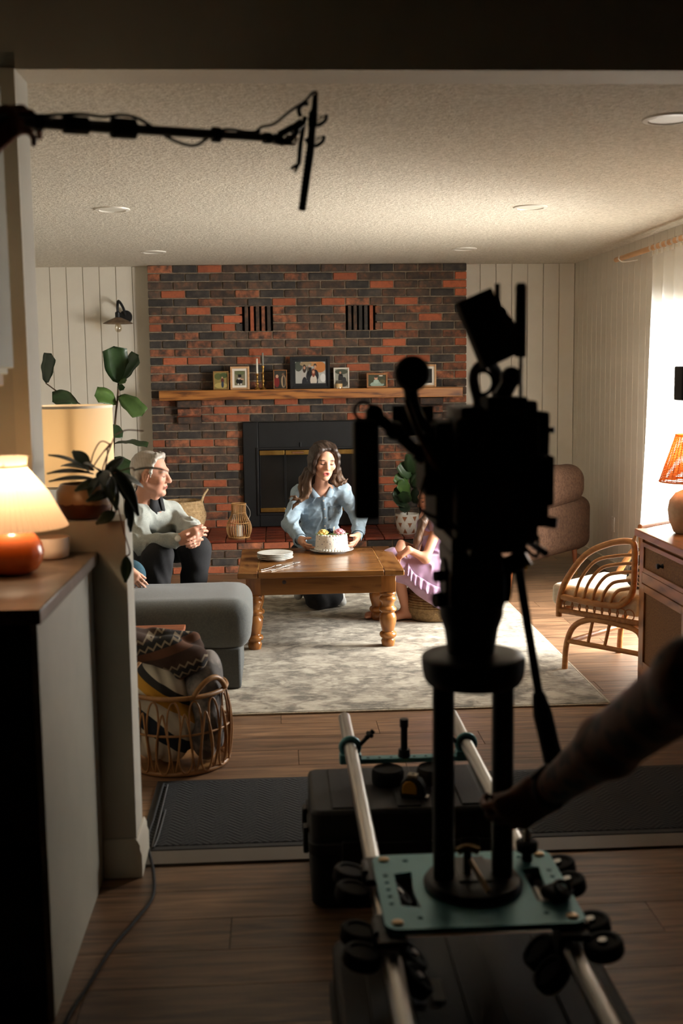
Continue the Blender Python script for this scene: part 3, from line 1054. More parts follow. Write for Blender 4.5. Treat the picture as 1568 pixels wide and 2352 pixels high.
def candlestick(label, x, y, hh, ch, cm):
    t = thing('candlestick', label, 'candlestick', (x, y, MT), group='brass candlesticks on the mantel')
    k = hh / 0.19
    prof = [(0.0, 0), (0.026, 0), (0.027, 0.006), (0.018, 0.014), (0.008, 0.024), (0.006, 0.05 * k), (0.012, 0.06 * k), (0.013, 0.07 * k), (0.006, 0.085 * k), (0.007, 0.12 * k),
            (0.011, 0.128 * k), (0.006, 0.138 * k), (0.008, 0.165 * k), (0.015, hh - 0.008), (0.013, hh), (0.0, hh)]
    MB().lathe(prof, (x, y, MT), 18).build('holder', M_brass, t, smooth=50)
    c = MB().lathe([(0.0, hh - 0.004), (0.0085, hh - 0.004), (0.0075, hh + ch), (0.0, hh + ch + 0.003)], (x, y, MT), 12).build('candle', cm, t, smooth=50)
    MB().cyl((x, y, MT + hh + ch), (x, y, MT + hh + ch + 0.012), 0.0008, 5).build('wick', M_black_matte, c)
candlestick('short brass candlestick with a white taper candle on mantel', -0.161, 9.47, 0.132, 0.122, M_wax)
candlestick('tall brass candlestick with a grey taper candle on mantel', -0.113, 9.50, 0.196, 0.105, mat('grey_wax', S(128, 128, 116), rough=0.5))
jc = thing('jar_candle', 'small glass jar candle with cream wax in front of white frame', 'candle', (0.515, 9.45, MT))
MB().lathe([(0, 0.004), (0.029, 0.004), (0.03, 0.04), (0.0, 0.042)], (0.515, 9.45, MT), 20).build('wax', mat('cream_wax', S(214, 176, 118), rough=0.5), jc, smooth=50)
MB().shell([(0.0, 0.0), (0.033, 0.0), (0.034, 0.048), (0.026, 0.055), (0.026, 0.066)], (0.515, 9.45, MT), 20).build('jar', M_clear, jc, smooth=50)
MB().torus((0.515, 9.45, MT + 0.066), 0.026, 0.002, n=20, m=6).build('rim', M_steel, jc)

# ------------------------------------------------------------------ wall sconces
M_rust = mat('weathered_tin', S(138, 116, 92), S(92, 74, 58), scale=14, rough=0.55, metal=0.35)
def sconce(x, z, label):
    y = BACK
    t = thing('wall_sconce', label, 'sconce', (x, y, z), group='wall sconces beside the chimney')
    MB().lathe([(0, 0), (0.056, 0), (0.052, 0.016), (0.0, 0.02)], (x + 0.045, y, z + 0.005), 24, M=rot_to((0, -1, 0))).build('backplate', M_black, t, smooth=40)
    pts = bez([(x + 0.045, y - 0.015, z + 0.02), (x + 0.03, y - 0.05, z + 0.085), (x + 0.005, y - 0.1, z + 0.13), (x, y - 0.14, z + 0.10), (x, y - 0.15, z + 0.03)], 6)
    MB().tube(pts, 0.011, 10).build('gooseneck', M_black, t)
    MB().lathe([(0, 0.0), (0.022, 0.0), (0.022, 0.045), (0.012, 0.055), (0, 0.055)], (x, y - 0.15, z - 0.012), 16).build('socket', M_black, t, smooth=40)
    MB().shell([(0.022, 0.0), (0.05, -0.012), (0.085, -0.028), (0.122, -0.05), (0.120, -0.053), (0.083, -0.031), (0.022, -0.004)], (x, y - 0.15, z - 0.005), 48,
               ruffle=lambda a, i: 1.0 + (0.02 * math.sin(a * 16) if i in (3, 4) else 0)).build('shade', M_rust, t, smooth=60)
    b = MB().lathe([(0, -0.128), (0.016, -0.124), (0.027, -0.108), (0.029, -0.09), (0.022, -0.065), (0.013, -0.045), (0.012, -0.02), (0, -0.02)], (x, y - 0.15, z), 20).build('bulb', glass_mat('bulb_glass', tint=(1.0, 0.93, 0.8, 1), clear=0.7, rough=0.08), t, smooth=60)
    fl = MB()
    fl.tube([(x - 0.008, y - 0.15, z - 0.09), (x - 0.004, y - 0.15, z - 0.055), (x, y - 0.15, z - 0.092), (x + 0.004, y - 0.15, z - 0.055), (x + 0.008, y - 0.15, z - 0.09)], 0.0012, 5)
    fl.build('filament', M_brass, b)
sconce(-1.300, 2.045, 'black gooseneck wall sconce with tin shade left of the chimney')
sconce(1.865, 2.045, 'tin-shaded wall sconce right of the chimney, behind the film camera')

# ------------------------------------------------------------------ recessed ceiling lights (switched off)
M_lens = mat('frosted_lens', S(214, 208, 192), rough=0.5)
rl = None
spots = [(-0.874, 6.375, 'recessed ceiling light left of the microphone boom, nearer of two'), (1.422, 6.365, 'recessed ceiling light above the rattan chair side, middle right'),
         (-0.888, 8.566, 'recessed ceiling light close to left side of brick chimney'), (1.406, 8.497, 'recessed ceiling light close to right side of brick chimney'),
         (1.433, 4.163, 'large nearest recessed ceiling light at upper right')]
for (x, y, lb) in spots:
    if rl is None:
        rl = thing('recessed_light', lb, 'ceiling light', (x, y, CEIL), group='recessed ceiling lights')
        MB().lathe([(0.072, 0.0), (0.094, 0.0), (0.092, -0.006), (0.074, -0.009), (0.070, -0.004)], (x, y, CEIL), 36).build('trim_ring', M_white, rl, smooth=50)
        MB().lathe([(0, -0.0045), (0.072, -0.0045), (0.072, -0.001), (0, -0.001)], (x, y, CEIL), 36).build('lens', M_lens, rl, smooth=40)
    else:
        c = copy_tree(rl)
        c.location = (x, y, CEIL)
        c['label'] = lb

# ------------------------------------------------------------------ curtain, rod, outlet
rod = thing('curtain_rod', 'pale wooden curtain rod on white hooks along right wall', 'curtain rod', (2.45, 8.15, 2.344))
MB().tube([(2.45, 8.17, 2.344), (2.45, 4.75, 2.344)], 0.018, 14).build('pole', M_wood_light, rod, smooth=60)
for yy in (8.02, 6.0, 4.9):
    MB().tube(bez([(RW, yy, 2.33), (2.5, yy, 2.32), (2.45, yy, 2.318), (2.425, yy, 2.335), (2.428, yy, 2.36)], 6), 0.005, 8).build('hook', M_white, rod)
def curtain(label, y0, y1, flare, seed):
    t = thing('sheer_curtain', label, 'curtain', (2.45, (y0 + y1) / 2, 0.02), group='sheer curtains')
    n, k = 90, 26
    V, Q = [], []
    for i in range(n + 1):
        u = i / n
        for j in range(k + 1):
            w = j / k
            z = 2.30 - w * 2.27
            amp = 0.012 + 0.04 * w ** 0.7
            yy = y0 + (y1 - y0) * u + flare * w * u ** 3
            x = 2.452 + amp * math.sin(u * 26 + seed + 0.8 * math.sin(u * 9 + seed)) + 0.012 * math.sin(w * 5 + u * 14) * w
            V.append((x, yy, z))
    for i in range(n):
        for j in range(k):
            a = i * (k + 1) + j
            Q.append((a, a + 1, a + k + 2, a + k + 1))
    b = MB()
    b.add(V, Q)
    b.build('cloth', M_sheer, t, smooth=180)
    m = 9
    for i in range(m):
        yy = y0 + (y1 - y0) * (i + 0.5) / m
        lp = [(2.452 + 0.024 * math.cos(a), yy, 2.344 + 0.024 * math.sin(a)) for a in [2 * PI * q / 16 for q in range(16)]]
        tb = MB()
        for q in range(16):
            a, c = lp[q], lp[(q + 1) % 16]
            tb.add([(a[0], yy - 0.02, a[2]), (a[0], yy + 0.02, a[2]), (c[0], yy + 0.02, c[2]), (c[0], yy - 0.02, c[2])], [(0, 1, 2, 3)])
        tb.box(2.44, 2.444, yy - 0.02, yy + 0.02, 2.29, 2.325)
        tb.build('tab', M_sheer, t, smooth=0)
M_sheer = shade_mat('sheer_cloth', S(240, 238, 232), trans=0.6, clear=0.25)
curtain('white sheer curtain at far end of the bright window', 6.5, 7.42, 0.12, 0.4)
curtain('white sheer curtain at near end of the window, off the picture edge', 5.45, 5.9, -0.05, 2.0)
ol = thing('wall_outlet', 'white wall outlet low on right wall by armchair', 'outlet', (RW, 8.49, 0.38))
MB().box(RW - 0.006, RW, 8.455, 8.525, 0.325, 0.44).build('cover_plate', M_white, ol, bevel=0.003)
for zz in (0.36, 0.405):
    MB().box(RW - 0.008, RW - 0.005, 8.475, 8.505, zz - 0.014, zz + 0.014).build('socket', M_white, ol, bevel=0.003)

# ------------------------------------------------------------------ hearth objects
M_seagrass = mat('seagrass', S(216, 190, 148), S(180, 150, 108), scale=40, rough=0.9, bump=0.5, bscale=150)
M_cane = mat('cane', S(190, 146, 92), S(158, 114, 66), scale=20, rough=0.5)
hx = pt(420, 1220, 9.12)[0]
bk = thing('belly_basket', 'woven seagrass belly basket with rope handles on hearth behind the man', 'basket', (hx, 9.12, HT))
prof = []
for i in range(60):
    w = i / 59
    z = w * (0.29)
    r = 0.115 + 0.075 * math.sin(min(1, w * 1.35) * PI * 0.62) - 0.06 * max(0, w - 0.62) + 0.003 * math.cos(i * PI)
    prof.append((r, z))
inner = [(r - 0.01, z) for r, z in reversed(prof)][:50]
MB().lathe([(0, 0)] + prof + inner + [(0, 0.03)], (hx, 9.12, HT), 40, ruffle=lambda a, i: 1 + 0.006 * math.sin(a * 26 + i * 1.6) + 0.02 * math.sin(2 * a)).build('body', M_seagrass, bk, smooth=80)
for s, (dx, dz) in ((1, (0.06, 0.0)), (-1, (-0.05, 0.0))):
    bx = hx + s * 0.152
    p = bez([(bx, 9.08, HT + 0.25), (bx + s * 0.02, 9.08, HT + 0.32), (bx + s * 0.055, 9.12, HT + 0.375), (bx + s * 0.02, 9.16, HT + 0.32), (bx, 9.16, HT + 0.25)], 6)
    MB().tube(p, 0.008, 8).build('handle', M_seagrass, bk)

lx, ly = pt(549, 1226, 8.98)[0], 8.98
ln = thing('rattan_lantern', 'pear-shaped rattan lantern holding a white candle on hearth', 'lantern', (lx, ly, HT))
def lr(w):
    return 0.052 + 0.044 * math.sin(min(1.0, (w + 0.22) / 0.95) * PI) ** 1.4 * (1 if w < 0.6 else 1) - (0.0 if w < 0.75 else 0.0) + 0.004
LHt = 0.265
c0 = None
for i in range(28):
    a = 2 * PI * i / 28
    if c0 is None:
        pts = [(lr(j / 14) * 1.0, 0, 0.006 + LHt * j / 14) for j in range(15)]
        c0 = MB().tube(pts, 0.0028, 6).build('cane_stick', M_cane, ln)
        o = c0
    else:
        o = c0.copy()
        COL.objects.link(o)
    o.location = (lx, ly, HT)
    o.rotation_euler = (0, 0, a)
for w, r in ((0.0, 0.005), (0.44, 0.0035), (0.74, 0.003), (1.0, 0.005)):
    MB().torus((lx, ly, HT + 0.006 + LHt * w), lr(w) + 0.002, r, n=32, m=6).build('ring', M_cane, ln)
MB().lathe([(0, 0.002), (0.05, 0.002), (0.05, 0.01), (0, 0.012)], (lx, ly, HT), 24).build('base', M_cane, ln)
hp = [(lx + 0.058, ly, HT + LHt)] + [(lx + 0.058 + 0.035 * math.sin(t_), ly - 0.07 * (1 - math.cos(t_)) * 0.3, HT + LHt - 0.14 * t_ / PI) for t_ in [PI * q / 8 for q in range(1, 9)]]
MB().tube(hp, 0.0018, 6).build('wire_handle', M_steel, ln)
cd = thing('pillar_candle', 'white pillar candle inside the rattan lantern', 'candle', (lx, ly, HT + 0.013))
MB().lathe([(0, 0.013), (0.027, 0.013), (0.027, 0.10), (0.02, 0.102), (0, 0.098)], (lx, ly, HT), 20).build('wax', M_wax, cd, smooth=50)
MB().cyl((lx, ly, HT + 0.098), (lx, ly, HT + 0.112), 0.001, 5).build('wick', M_black_matte, cd)

# ------------------------------------------------------------------ leaves
M_fig = mat('fig_leaf', S(44, 66, 34), S(30, 50, 26), scale=9, rough=0.4, spec=0.5, rnd=0.25)
M_fig2 = mat('young_leaf', S(78, 104, 48), S(58, 86, 38), scale=9, rough=0.4, rnd=0.2)
M_dark_leaf = mat('dark_leaf', S(34, 48, 30), S(24, 36, 22), scale=9, rough=0.35, rnd=0.25)
M_bark = mat('bark', S(84, 66, 46), S(60, 46, 32), scale=30, rough=0.9, bump=0.4)
M_soil = mat('soil', S(44, 34, 26), S(30, 22, 16), scale=60, rough=1, bump=0.8)
def leaf(name, base, tip, w, m, parent, nrm=(0, -1, 0.3), droop=0.08, fiddle=False, ripple=0.0, n=9):
    b, t = Vector(base), Vector(tip)
    d = t - b
    L = d.length
    dn = d.normalized()
    nn = Vector(nrm)
    nn = (nn - dn * nn.dot(dn)).normalized()
    side = dn.cross(nn)
    vs, fs = [], []
    for i in range(n + 1):
        s = i / n
        if fiddle:
            hw = w * (0.12 + 0.62 * math.sin(PI * min(1, s * 0.55 + 0.05)) ** 1.2 * (s ** 0.35)) * (1 - 0.15 * math.exp(-((s - 0.42) / 0.12) ** 2)) * (1.55 * math.sqrt(max(0, 1 - s ** 6)))
            hw = min(hw, w * 0.62)
            if i == 0:
                hw = 0.02 * w
        else:
            hw = w * 0.5 * math.sin(PI * s ** 0.8) ** 0.8 if 0 < i < n else 0.004
        c = b + d * s - nn * (droop * L * (s - 0.5) ** 2 * 2) + nn * droop * L * 0.5
        r = ripple * L * math.sin(s * 17)
        vs += [c - side * hw + nn * (0.16 * hw + r), c - side * hw * 0.5 + nn * 0.05 * hw, c - nn * 0.05 * w, c + side * hw * 0.5 + nn * 0.05 * hw, c + side * hw + nn * (0.16 * hw - r)]
    for i in range(n):
        for j in range(4):
            a = i * 5 + j
            fs.append((a, a + 1, a + 6, a + 5))
    o = MB().add(vs, fs).build(name, m, parent, smooth=180)
    so = o.modifiers.new('thickness', 'SOLIDIFY')
    so.thickness = 0.0012
    return o

# tall fiddle-leaf fig behind the drum lamp
FY = 8.05
fb = pt(262, 1010, FY)
fig = thing('fiddle_leaf_fig', 'tall potted fiddle-leaf fig rising behind the drum lamp', 'plant', (fb[0] - 0.05, FY, 0))
stem = [(fb[0] - 0.06, FY, 0.30), (fb[0] - 0.03, FY, 0.7), fb, pt(266, 950, FY), pt(270, 915, FY), pt(272, 880, FY)]
MB().tube(bez(stem, 5), 0.007, 8).build('stem', M_bark, fig)
for (b_, t_, w, nr, dr, m_) in [((272, 880), (262, 795), 0.135, (0.2, -1, 0.1), 0.05, M_fig), ((274, 878), (318, 815), 0.095, (-0.6, -1, 0.3), 0.05, M_fig),
                            ((268, 926), (217, 908), 0.11, (0.1, -0.9, 0.7), 0.3, M_fig2), ((274, 908), (326, 956), 0.11, (0.5, -1, 0.4), 0.15, M_fig2),
                            ((262, 1018), (338, 1026), 0.10, (0, -0.15, 1), 0.12, M_fig), ((266, 975), (262, 1005), 0.09, (0.3, -1, 0), 0.05, M_fig),
                            ((180, 925), (120, 922), 0.13, (0, -0.7, 0.8), 0.35, M_fig), ((105, 880), (118, 812), 0.09, (-0.5, -1, 0.1), 0.05, M_fig),
                            ((272, 882), (291, 873), 0.03, (0, -1, 0.3), 0.1, M_fig2), ((272, 884), (283, 896), 0.035, (0, -1, 0.3), 0.1, M_fig),
                            ((250, 1030), (180, 985), 0.14, (0, -1, 0.3), 0.2, M_fig), ((262, 1050), (300, 1110), 0.13, (0.3, -1, 0.3), 0.2, M_fig)]:
    leaf('leaf', pt(b_[0], b_[1], FY), pt(t_[0], t_[1], FY - 0.1), w, m_, fig, nr, dr, fiddle=True, ripple=0.015, n=12)
tw_ = MB()
tw_.tube(bez([pt(262, 1010, FY), pt(225, 960, FY), pt(180, 926, FY), pt(140, 905, FY), pt(105, 880, FY)], 4), 0.005, 6)
tw_.build('branch', M_bark, fig)
MB().lathe([(0, 0), (0.14, 0), (0.17, 0.30), (0.155, 0.30), (0.15, 0.27), (0, 0.27)], (fb[0] - 0.06, FY, 0.0), 28).build('pot', M_white, fig, smooth=50)
MB().lathe([(0, 0.27), (0.15, 0.271), (0, 0.285)], (fb[0] - 0.06, FY, 0.0), 24).build('soil', M_soil, fig)

# small fig in a patterned pot on the hearth
qx, qy = pt(935, 1210, 9.02)[0], 9.02
pf = thing('potted_fig', 'small fiddle-leaf plant in white pot with brown triangles on hearth', 'plant', (qx, qy, HT))
pp = [(0, 0), (0.068, 0), (0.082, 0.03), (0.094, 0.10), (0.095, 0.16), (0.088, 0.16), (0.086, 0.14), (0, 0.14)]
pot = MB().lathe(pp, (qx, qy, HT), 32).build('pot', mat('speckled_white', S(222, 218, 208), S(206, 202, 192), scale=60, rough=0.5), pf, smooth=50)
M_tri = mat('brown_glaze', S(150, 96, 62), rough=0.5)
def potr(z):
    for i in range(1, 4):
        if z <= pp[i + 1][1]:
            a, b = pp[i], pp[i + 1]
            return a[0] + (b[0] - a[0]) * (z - a[1]) / max(1e-6, b[1] - a[1]) + 0.0012
    return 0.096
for row, (zc, up) in enumerate(((0.125, -1), (0.075, -1), (0.03, 1))):
    for k in range(7):
        a0 = 2 * PI * (k + 0.5 * (row % 2)) / 7 - 1.9
        s = 0.22 if row != 1 else 0.2
        hh_ = 0.02
        tri = [(a0 - s, zc - up * hh_), (a0 + s, zc - up * hh_), (a0, zc + up * hh_)]
        mid = [((tri[i][0] + tri[(i + 1) % 3][0]) / 2, (tri[i][1] + tri[(i + 1) % 3][1]) / 2) for i in range(3)]
        P6 = [tri[0], mid[0], tri[1], mid[1], tri[2], mid[2]]
        vs = [(qx + potr(z) * math.cos(a), qy + potr(z) * math.sin(a), HT + z) for a, z in P6]
        MB().add(vs, [(0, 1, 5), (1, 2, 3), (3, 4, 5), (1, 3, 5)]).build('triangle_motif', M_tri, pot, smooth=0)
MB().lathe([(0, 0.138), (0.086, 0.139), (0, 0.145)], (qx, qy, HT), 20).build('soil', M_soil, pf)
MB().tube([(qx, qy, HT + 0.14), (qx + 0.005, qy, HT + 0.3), (qx + 0.02, qy + 0.01, HT + 0.55)], 0.006, 7).build('stem', M_bark, pf)
for (b_, t_, w, m_) in [((932, 1150), (905, 1122), 0.10, M_fig), ((930, 1160), (903, 1150), 0.09, M_dark_leaf), ((938, 1140), (915, 1105), 0.09, M_fig2), ((934, 1120), (908, 1090), 0.10, M_fig2),
                        ((940, 1100), (920, 1062), 0.10, M_fig), ((945, 1120), (968, 1090), 0.10, M_fig), ((944, 1150), (970, 1130), 0.10, M_dark_leaf), ((928, 1145), (900, 1135), 0.07, M_dark_leaf),
                        ((940, 1160), (918, 1172), 0.07, M_dark_leaf), ((942, 1090), (950, 1040), 0.10, M_fig), ((936, 1155), (925, 1128), 0.08, M_fig), ((944, 1110), (985, 1105), 0.09, M_fig)]:
    leaf('leaf', pt(b_[0], b_[1], qy), pt(t_[0], t_[1], qy - random.uniform(0.02, 0.14)), w, m_, pf, (random.uniform(-0.4, 0.4), -1, 0.7), 0.15, fiddle=True, n=10)

# ------------------------------------------------------------------ rug and runner
def rug_mat():
    m, nt, b = new_mat('rug_pile')
    N, Lk = nt.nodes, nt.links
    tc = N.new('ShaderNodeTexCoord')
    n1 = N.new('ShaderNodeTexNoise'); n1.inputs['Scale'].default_value = 5.0; n1.inputs['Detail'].default_value = 9; n1.inputs['Roughness'].default_value = 0.74
    Lk.new(tc.outputs['Object'], n1.inputs['Vector'])
    ml = N.new('ShaderNodeMixRGB'); ml.blend_type = 'ADD'; ml.inputs[0].default_value = 0.42
    Lk.new(tc.outputs['Object'], ml.inputs[1]); Lk.new(n1.outputs['Color'], ml.inputs[2])
    vo = N.new('ShaderNodeTexVoronoi'); vo.feature = 'SMOOTH_F1'; vo.inputs['Scale'].default_value = 6.5
    Lk.new(ml.outputs[0], vo.inputs['Vector'])
    wv = N.new('ShaderNodeMath'); wv.operation = 'MULTIPLY'; wv.inputs[1].default_value = 13
    sn = N.new('ShaderNodeMath'); sn.operation = 'SINE'
    Lk.new(vo.outputs['Distance'], wv.inputs[0]); Lk.new(wv.outputs[0], sn.inputs[0])
    mr = N.new('ShaderNodeMapRange'); mr.inputs['From Min'].default_value = -1; mr.inputs['To Min'].default_value = -0.055; mr.inputs['To Max'].default_value = 0.055
    Lk.new(sn.outputs[0], mr.inputs[0])
    n3 = N.new('ShaderNodeTexNoise'); n3.inputs['Scale'].default_value = 60; n3.inputs['Detail'].default_value = 2
    mp = N.new('ShaderNodeMapping'); mp.inputs['Scale'].default_value = (0.35, 1.6, 1)
    Lk.new(tc.outputs['Object'], mp.inputs[0]); Lk.new(mp.outputs[0], n3.inputs['Vector'])
    a1 = N.new('ShaderNodeMath'); a1.operation = 'ADD'; Lk.new(n1.outputs['Fac'], a1.inputs[0]); Lk.new(mr.outputs[0], a1.inputs[1])
    m3 = N.new('ShaderNodeMath'); m3.operation = 'MULTIPLY_ADD'; m3.inputs[1].default_value = 0.45; m3.inputs[2].default_value = -0.22
    Lk.new(n3.outputs['Fac'], m3.inputs[0])
    a0 = N.new('ShaderNodeMath'); a0.operation = 'ADD'; Lk.new(a1.outputs[0], a0.inputs[0]); Lk.new(m3.outputs[0], a0.inputs[1])
    # mirrored scroll motif
    sx = N.new('ShaderNodeSeparateXYZ'); Lk.new(tc.outputs['Object'], sx.inputs[0])
    p1 = N.new('ShaderNodeMath'); p1.operation = 'PINGPONG'; p1.inputs[1].default_value = 0.42
    of = N.new('ShaderNodeMath'); of.operation = 'ADD'; of.inputs[1].default_value = 4.62; Lk.new(sx.outputs['X'], of.inputs[0]); Lk.new(of.outputs[0], p1.inputs[0])
    p2 = N.new('ShaderNodeMath'); p2.operation = 'PINGPONG'; p2.inputs[1].default_value = 0.56; Lk.new(sx.outputs['Y'], p2.inputs[0])
    cb = N.new('ShaderNodeCombineXYZ'); Lk.new(p1.outputs[0], cb.inputs[0]); Lk.new(p2.outputs[0], cb.inputs[1])
    n4 = N.new('ShaderNodeTexNoise'); n4.inputs['Scale'].default_value = 6.5; n4.inputs['Detail'].default_value = 2.5; n4.inputs['Distortion'].default_value = 1.6
    Lk.new(cb.outputs[0], n4.inputs['Vector'])
    r4 = N.new('ShaderNodeMapRange'); r4.inputs['From Min'].default_value = 0.46; r4.inputs['From Max'].default_value = 0.54; r4.inputs['To Min'].default_value = -0.05; r4.inputs['To Max'].default_value = 0.075
    Lk.new(n4.outputs['Fac'], r4.inputs[0])
    a2 = N.new('ShaderNodeMath'); a2.operation = 'ADD'; Lk.new(a0.outputs[0], a2.inputs[0]); Lk.new(r4.outputs[0], a2.inputs[1])
    cr = N.new('ShaderNodeValToRGB')
    cr.color_ramp.elements[0].position = 0.32; cr.color_ramp.elements[0].color = S(112, 107, 99)
    cr.color_ramp.elements[1].position = 0.68; cr.color_ramp.elements[1].color = S(184, 177, 162)
    e = cr.color_ramp.elements.new(0.48); e.color = S(152, 145, 132)
    Lk.new(a2.outputs[0], cr.inputs[0]); Lk.new(cr.outputs[0], b.inputs['Base Color'])
    b.inputs['Roughness'].default_value = 0.95; b.inputs['Specular IOR Level'].default_value = 0.1
    bp_ = N.new('ShaderNodeBump'); bp_.inputs['Strength'].default_value = 0.5; bp_.inputs['Distance'].default_value = 0.006
    Lk.new(n3.outputs['Fac'], bp_.inputs['Height']); Lk.new(bp_.outputs[0], b.inputs['Normal'])
    return m
rug = thing('area_rug', 'large pale beige and grey damask rug under the coffee table', 'rug', (0.3, 6.6, 0))
RX0, RX1, RY0, RY1, RT = -0.92, 1.53, 5.10, 8.25, 0.011
MB().box(RX0, RX1, RY0, RY1, 0.001, RT).build('pile', rug_mat(), rug, bevel=0.004)
M_bind = mat('rug_binding', S(190, 180, 160), S(160, 150, 132), scale=90, rough=0.9)
MB().box(RX0 - 0.004, RX1 + 0.006, RY0 - 0.012, RY0, 0.001, 0.009).build('binding', M_bind, rug, bevel=0.003)
MB().box(RX1, RX1 + 0.012, RY0, RY1, 0.001, 0.009).build('binding', M_bind, rug, bevel=0.003)

def runner_mat():
    m, nt, b = new_mat('charcoal_weave')
    N, Lk = nt.nodes, nt.links
    tc = N.new('ShaderNodeTexCoord')
    sp = N.new('ShaderNodeSeparateXYZ'); Lk.new(tc.outputs['Object'], sp.inputs[0])
    def mth(op, a, bv=None, v=None):
        q = N.new('ShaderNodeMath'); q.operation = op
        if a is not None: Lk.new(a, q.inputs[0])
        if bv is not None: Lk.new(bv, q.inputs[1])
        if v is not None: q.inputs[1].default_value = v
        return q.outputs[0]
    px = mth('PINGPONG', sp.outputs['X'], v=0.05)
    sm = mth('ADD', px, sp.outputs['Y'])
    st = mth('SINE', mth('MULTIPLY', sm, v=260.0))
    nz = N.new('ShaderNodeTexNoise'); nz.inputs['Scale'].default_value = 160; Lk.new(tc.outputs['Object'], nz.inputs['Vector'])
    hh_ = mth('ADD', mth('MULTIPLY', st, v=0.5), nz.outputs['Fac'])
    cr = N.new('ShaderNodeValToRGB')
    cr.color_ramp.elements[0].color = S(20, 21, 22); cr.color_ramp.elements[1].color = S(42, 43, 44)
    Lk.new(hh_, cr.inputs[0]); Lk.new(cr.outputs[0], b.inputs['Base Color'])
    b.inputs['Roughness'].default_value = 0.9
    bp_ = N.new('ShaderNodeBump'); bp_.inputs['Strength'].default_value = 0.6; bp_.inputs['Distance'].default_value = 0.004
    Lk.new(hh_, bp_.inputs['Height']); Lk.new(bp_.outputs[0], b.inputs['Normal'])
    return m
ru = thing('runner_mat', 'charcoal herringbone runner mat across the doorway floor', 'mat', (0.6, 3.92, 0))
MB().box(-0.47, 1.95, 3.64, 4.23, 0.001, 0.009).build('weave', runner_mat(), ru, bevel=0.003)
M_edge = mat('rubber_edge', S(32, 32, 33), rough=0.7)
for (a, b, c, d) in ((-0.49, 1.97, 3.61, 3.64), (-0.49, 1.97, 4.23, 4.255), (-0.49, -0.47, 3.64, 4.23), (1.95, 1.97, 3.64, 4.23)):
    MB().box(a, b, c, d, 0.001, 0.007).build('edging', M_edge, ru, bevel=0.002)

# ------------------------------------------------------------------ coffee table
M_pine = oak_mat('honey_pine', S(88, 54, 24), S(118, 76, 36), S(134, 90, 46), sc=(1.2, 9, 9), wave=1.6, rough=0.24)
M_pine_y = oak_mat('honey_pine_across', S(88, 54, 24), S(118, 76, 36), S(134, 90, 46), sc=(9, 1.2, 9), wave=1.6, rough=0.24)
M_pine_leg = oak_mat('honey_pine_turned', S(122, 74, 34), S(152, 97, 48), S(168, 112, 58), sc=(7, 7, 1.5), wave=1.4, rough=0.2)
TX0, TX1, TY0, TY1, TZ = -0.24, 0.695, 6.235, 7.115, 0.464
ct = thing('coffee_table', 'square honey-pine coffee table with turned legs on the rug', 'table', ((TX0 + TX1) / 2, (TY0 + TY1) / 2, RT))
bw, g = 0.115, 0.0016
MB().box(TX0, TX0 + bw - g, TY0, TY1, 0.43, TZ).build('end_board', M_pine_y, ct, bevel=0.006)
MB().box(TX1 - bw + g, TX1, TY0, TY1, 0.43, TZ).build('end_board', M_pine_y, ct, bevel=0.006)
MB().box(TX0 + bw, TX1 - bw, TY0, TY0 + 0.09 - g, 0.43, TZ).build('front_board', M_pine, ct, bevel=0.004)
MB().box(TX0 + bw, TX1 - bw, TY1 - 0.09 + g, TY1, 0.43, TZ).build('rear_board', M_pine, ct, bevel=0.004)
nb = 5
for i in range(nb):
    y0 = TY0 + 0.09 + (TY1 - TY0 - 0.18) * i / nb
    y1 = TY0 + 0.09 + (TY1 - TY0 - 0.18) * (i + 1) / nb
    MB().box(TX0 + bw, TX1 - bw, y0 + 0.0004, y1 - 0.0004, 0.43, TZ).build('top_board', M_pine, ct, bevel=0.0015, seg=1)
il = MB()
M_groove_light = mat('groove_highlight', S(206, 160, 92), rough=0.3)  # pale strips paint the highlights along the grooves between the top boards
il.box(TX0 + bw - g, TX0 + bw, TY0 + 0.09, TY1 - 0.09, 0.44, TZ + 0.0003).box(TX1 - bw, TX1 - bw + g, TY0 + 0.09, TY1 - 0.09, 0.44, TZ + 0.0003)
il.box(TX0 + bw, TX1 - bw, TY0 + 0.09 - g, TY0 + 0.09, 0.44, TZ + 0.0003).box(TX0 + bw, TX1 - bw, TY1 - 0.09, TY1 - 0.09 + g, 0.44, TZ + 0.0003)
il.build('highlight_line', M_groove_light, ct)
ai = 0.045
MB().box(TX0 + ai + 0.08, TX1 - ai - 0.08, TY0 + ai, TY0 + ai + 0.022, 0.327, 0.43).build('apron', M_pine, ct, bevel=0.002)
MB().box(TX0 + ai + 0.08, TX1 - ai - 0.08, TY1 - ai - 0.022, TY1 - ai, 0.327, 0.43).build('apron', M_pine, ct, bevel=0.002)
MB().box(TX0 + ai, TX0 + ai + 0.022, TY0 + ai + 0.08, TY1 - ai - 0.08, 0.327, 0.43).build('apron', M_pine_y, ct, bevel=0.002)
MB().box(TX1 - ai - 0.022, TX1 - ai, TY0 + ai + 0.08, TY1 - ai - 0.08, 0.327, 0.43).build('apron', M_pine_y, ct, bevel=0.002)
legp = [(0, 0), (0.035, 0), (0.041, 0.03), (0.034, 0.045), (0.047, 0.056), (0.05, 0.066), (0.047, 0.077), (0.034, 0.086), (0.037, 0.10), (0.048, 0.14), (0.05, 0.165), (0.044, 0.185),
        (0.036, 0.196), (0.049, 0.206), (0.051, 0.214), (0.046, 0.223), (0.035, 0.232), (0.036, 0.25), (0.047, 0.266), (0.049, 0.274), (0.044, 0.285), (0.035, 0.292), (0.046, 0.301), (0.046, 0.31), (0.04, 0.318), (0, 0.318)]
lg = None
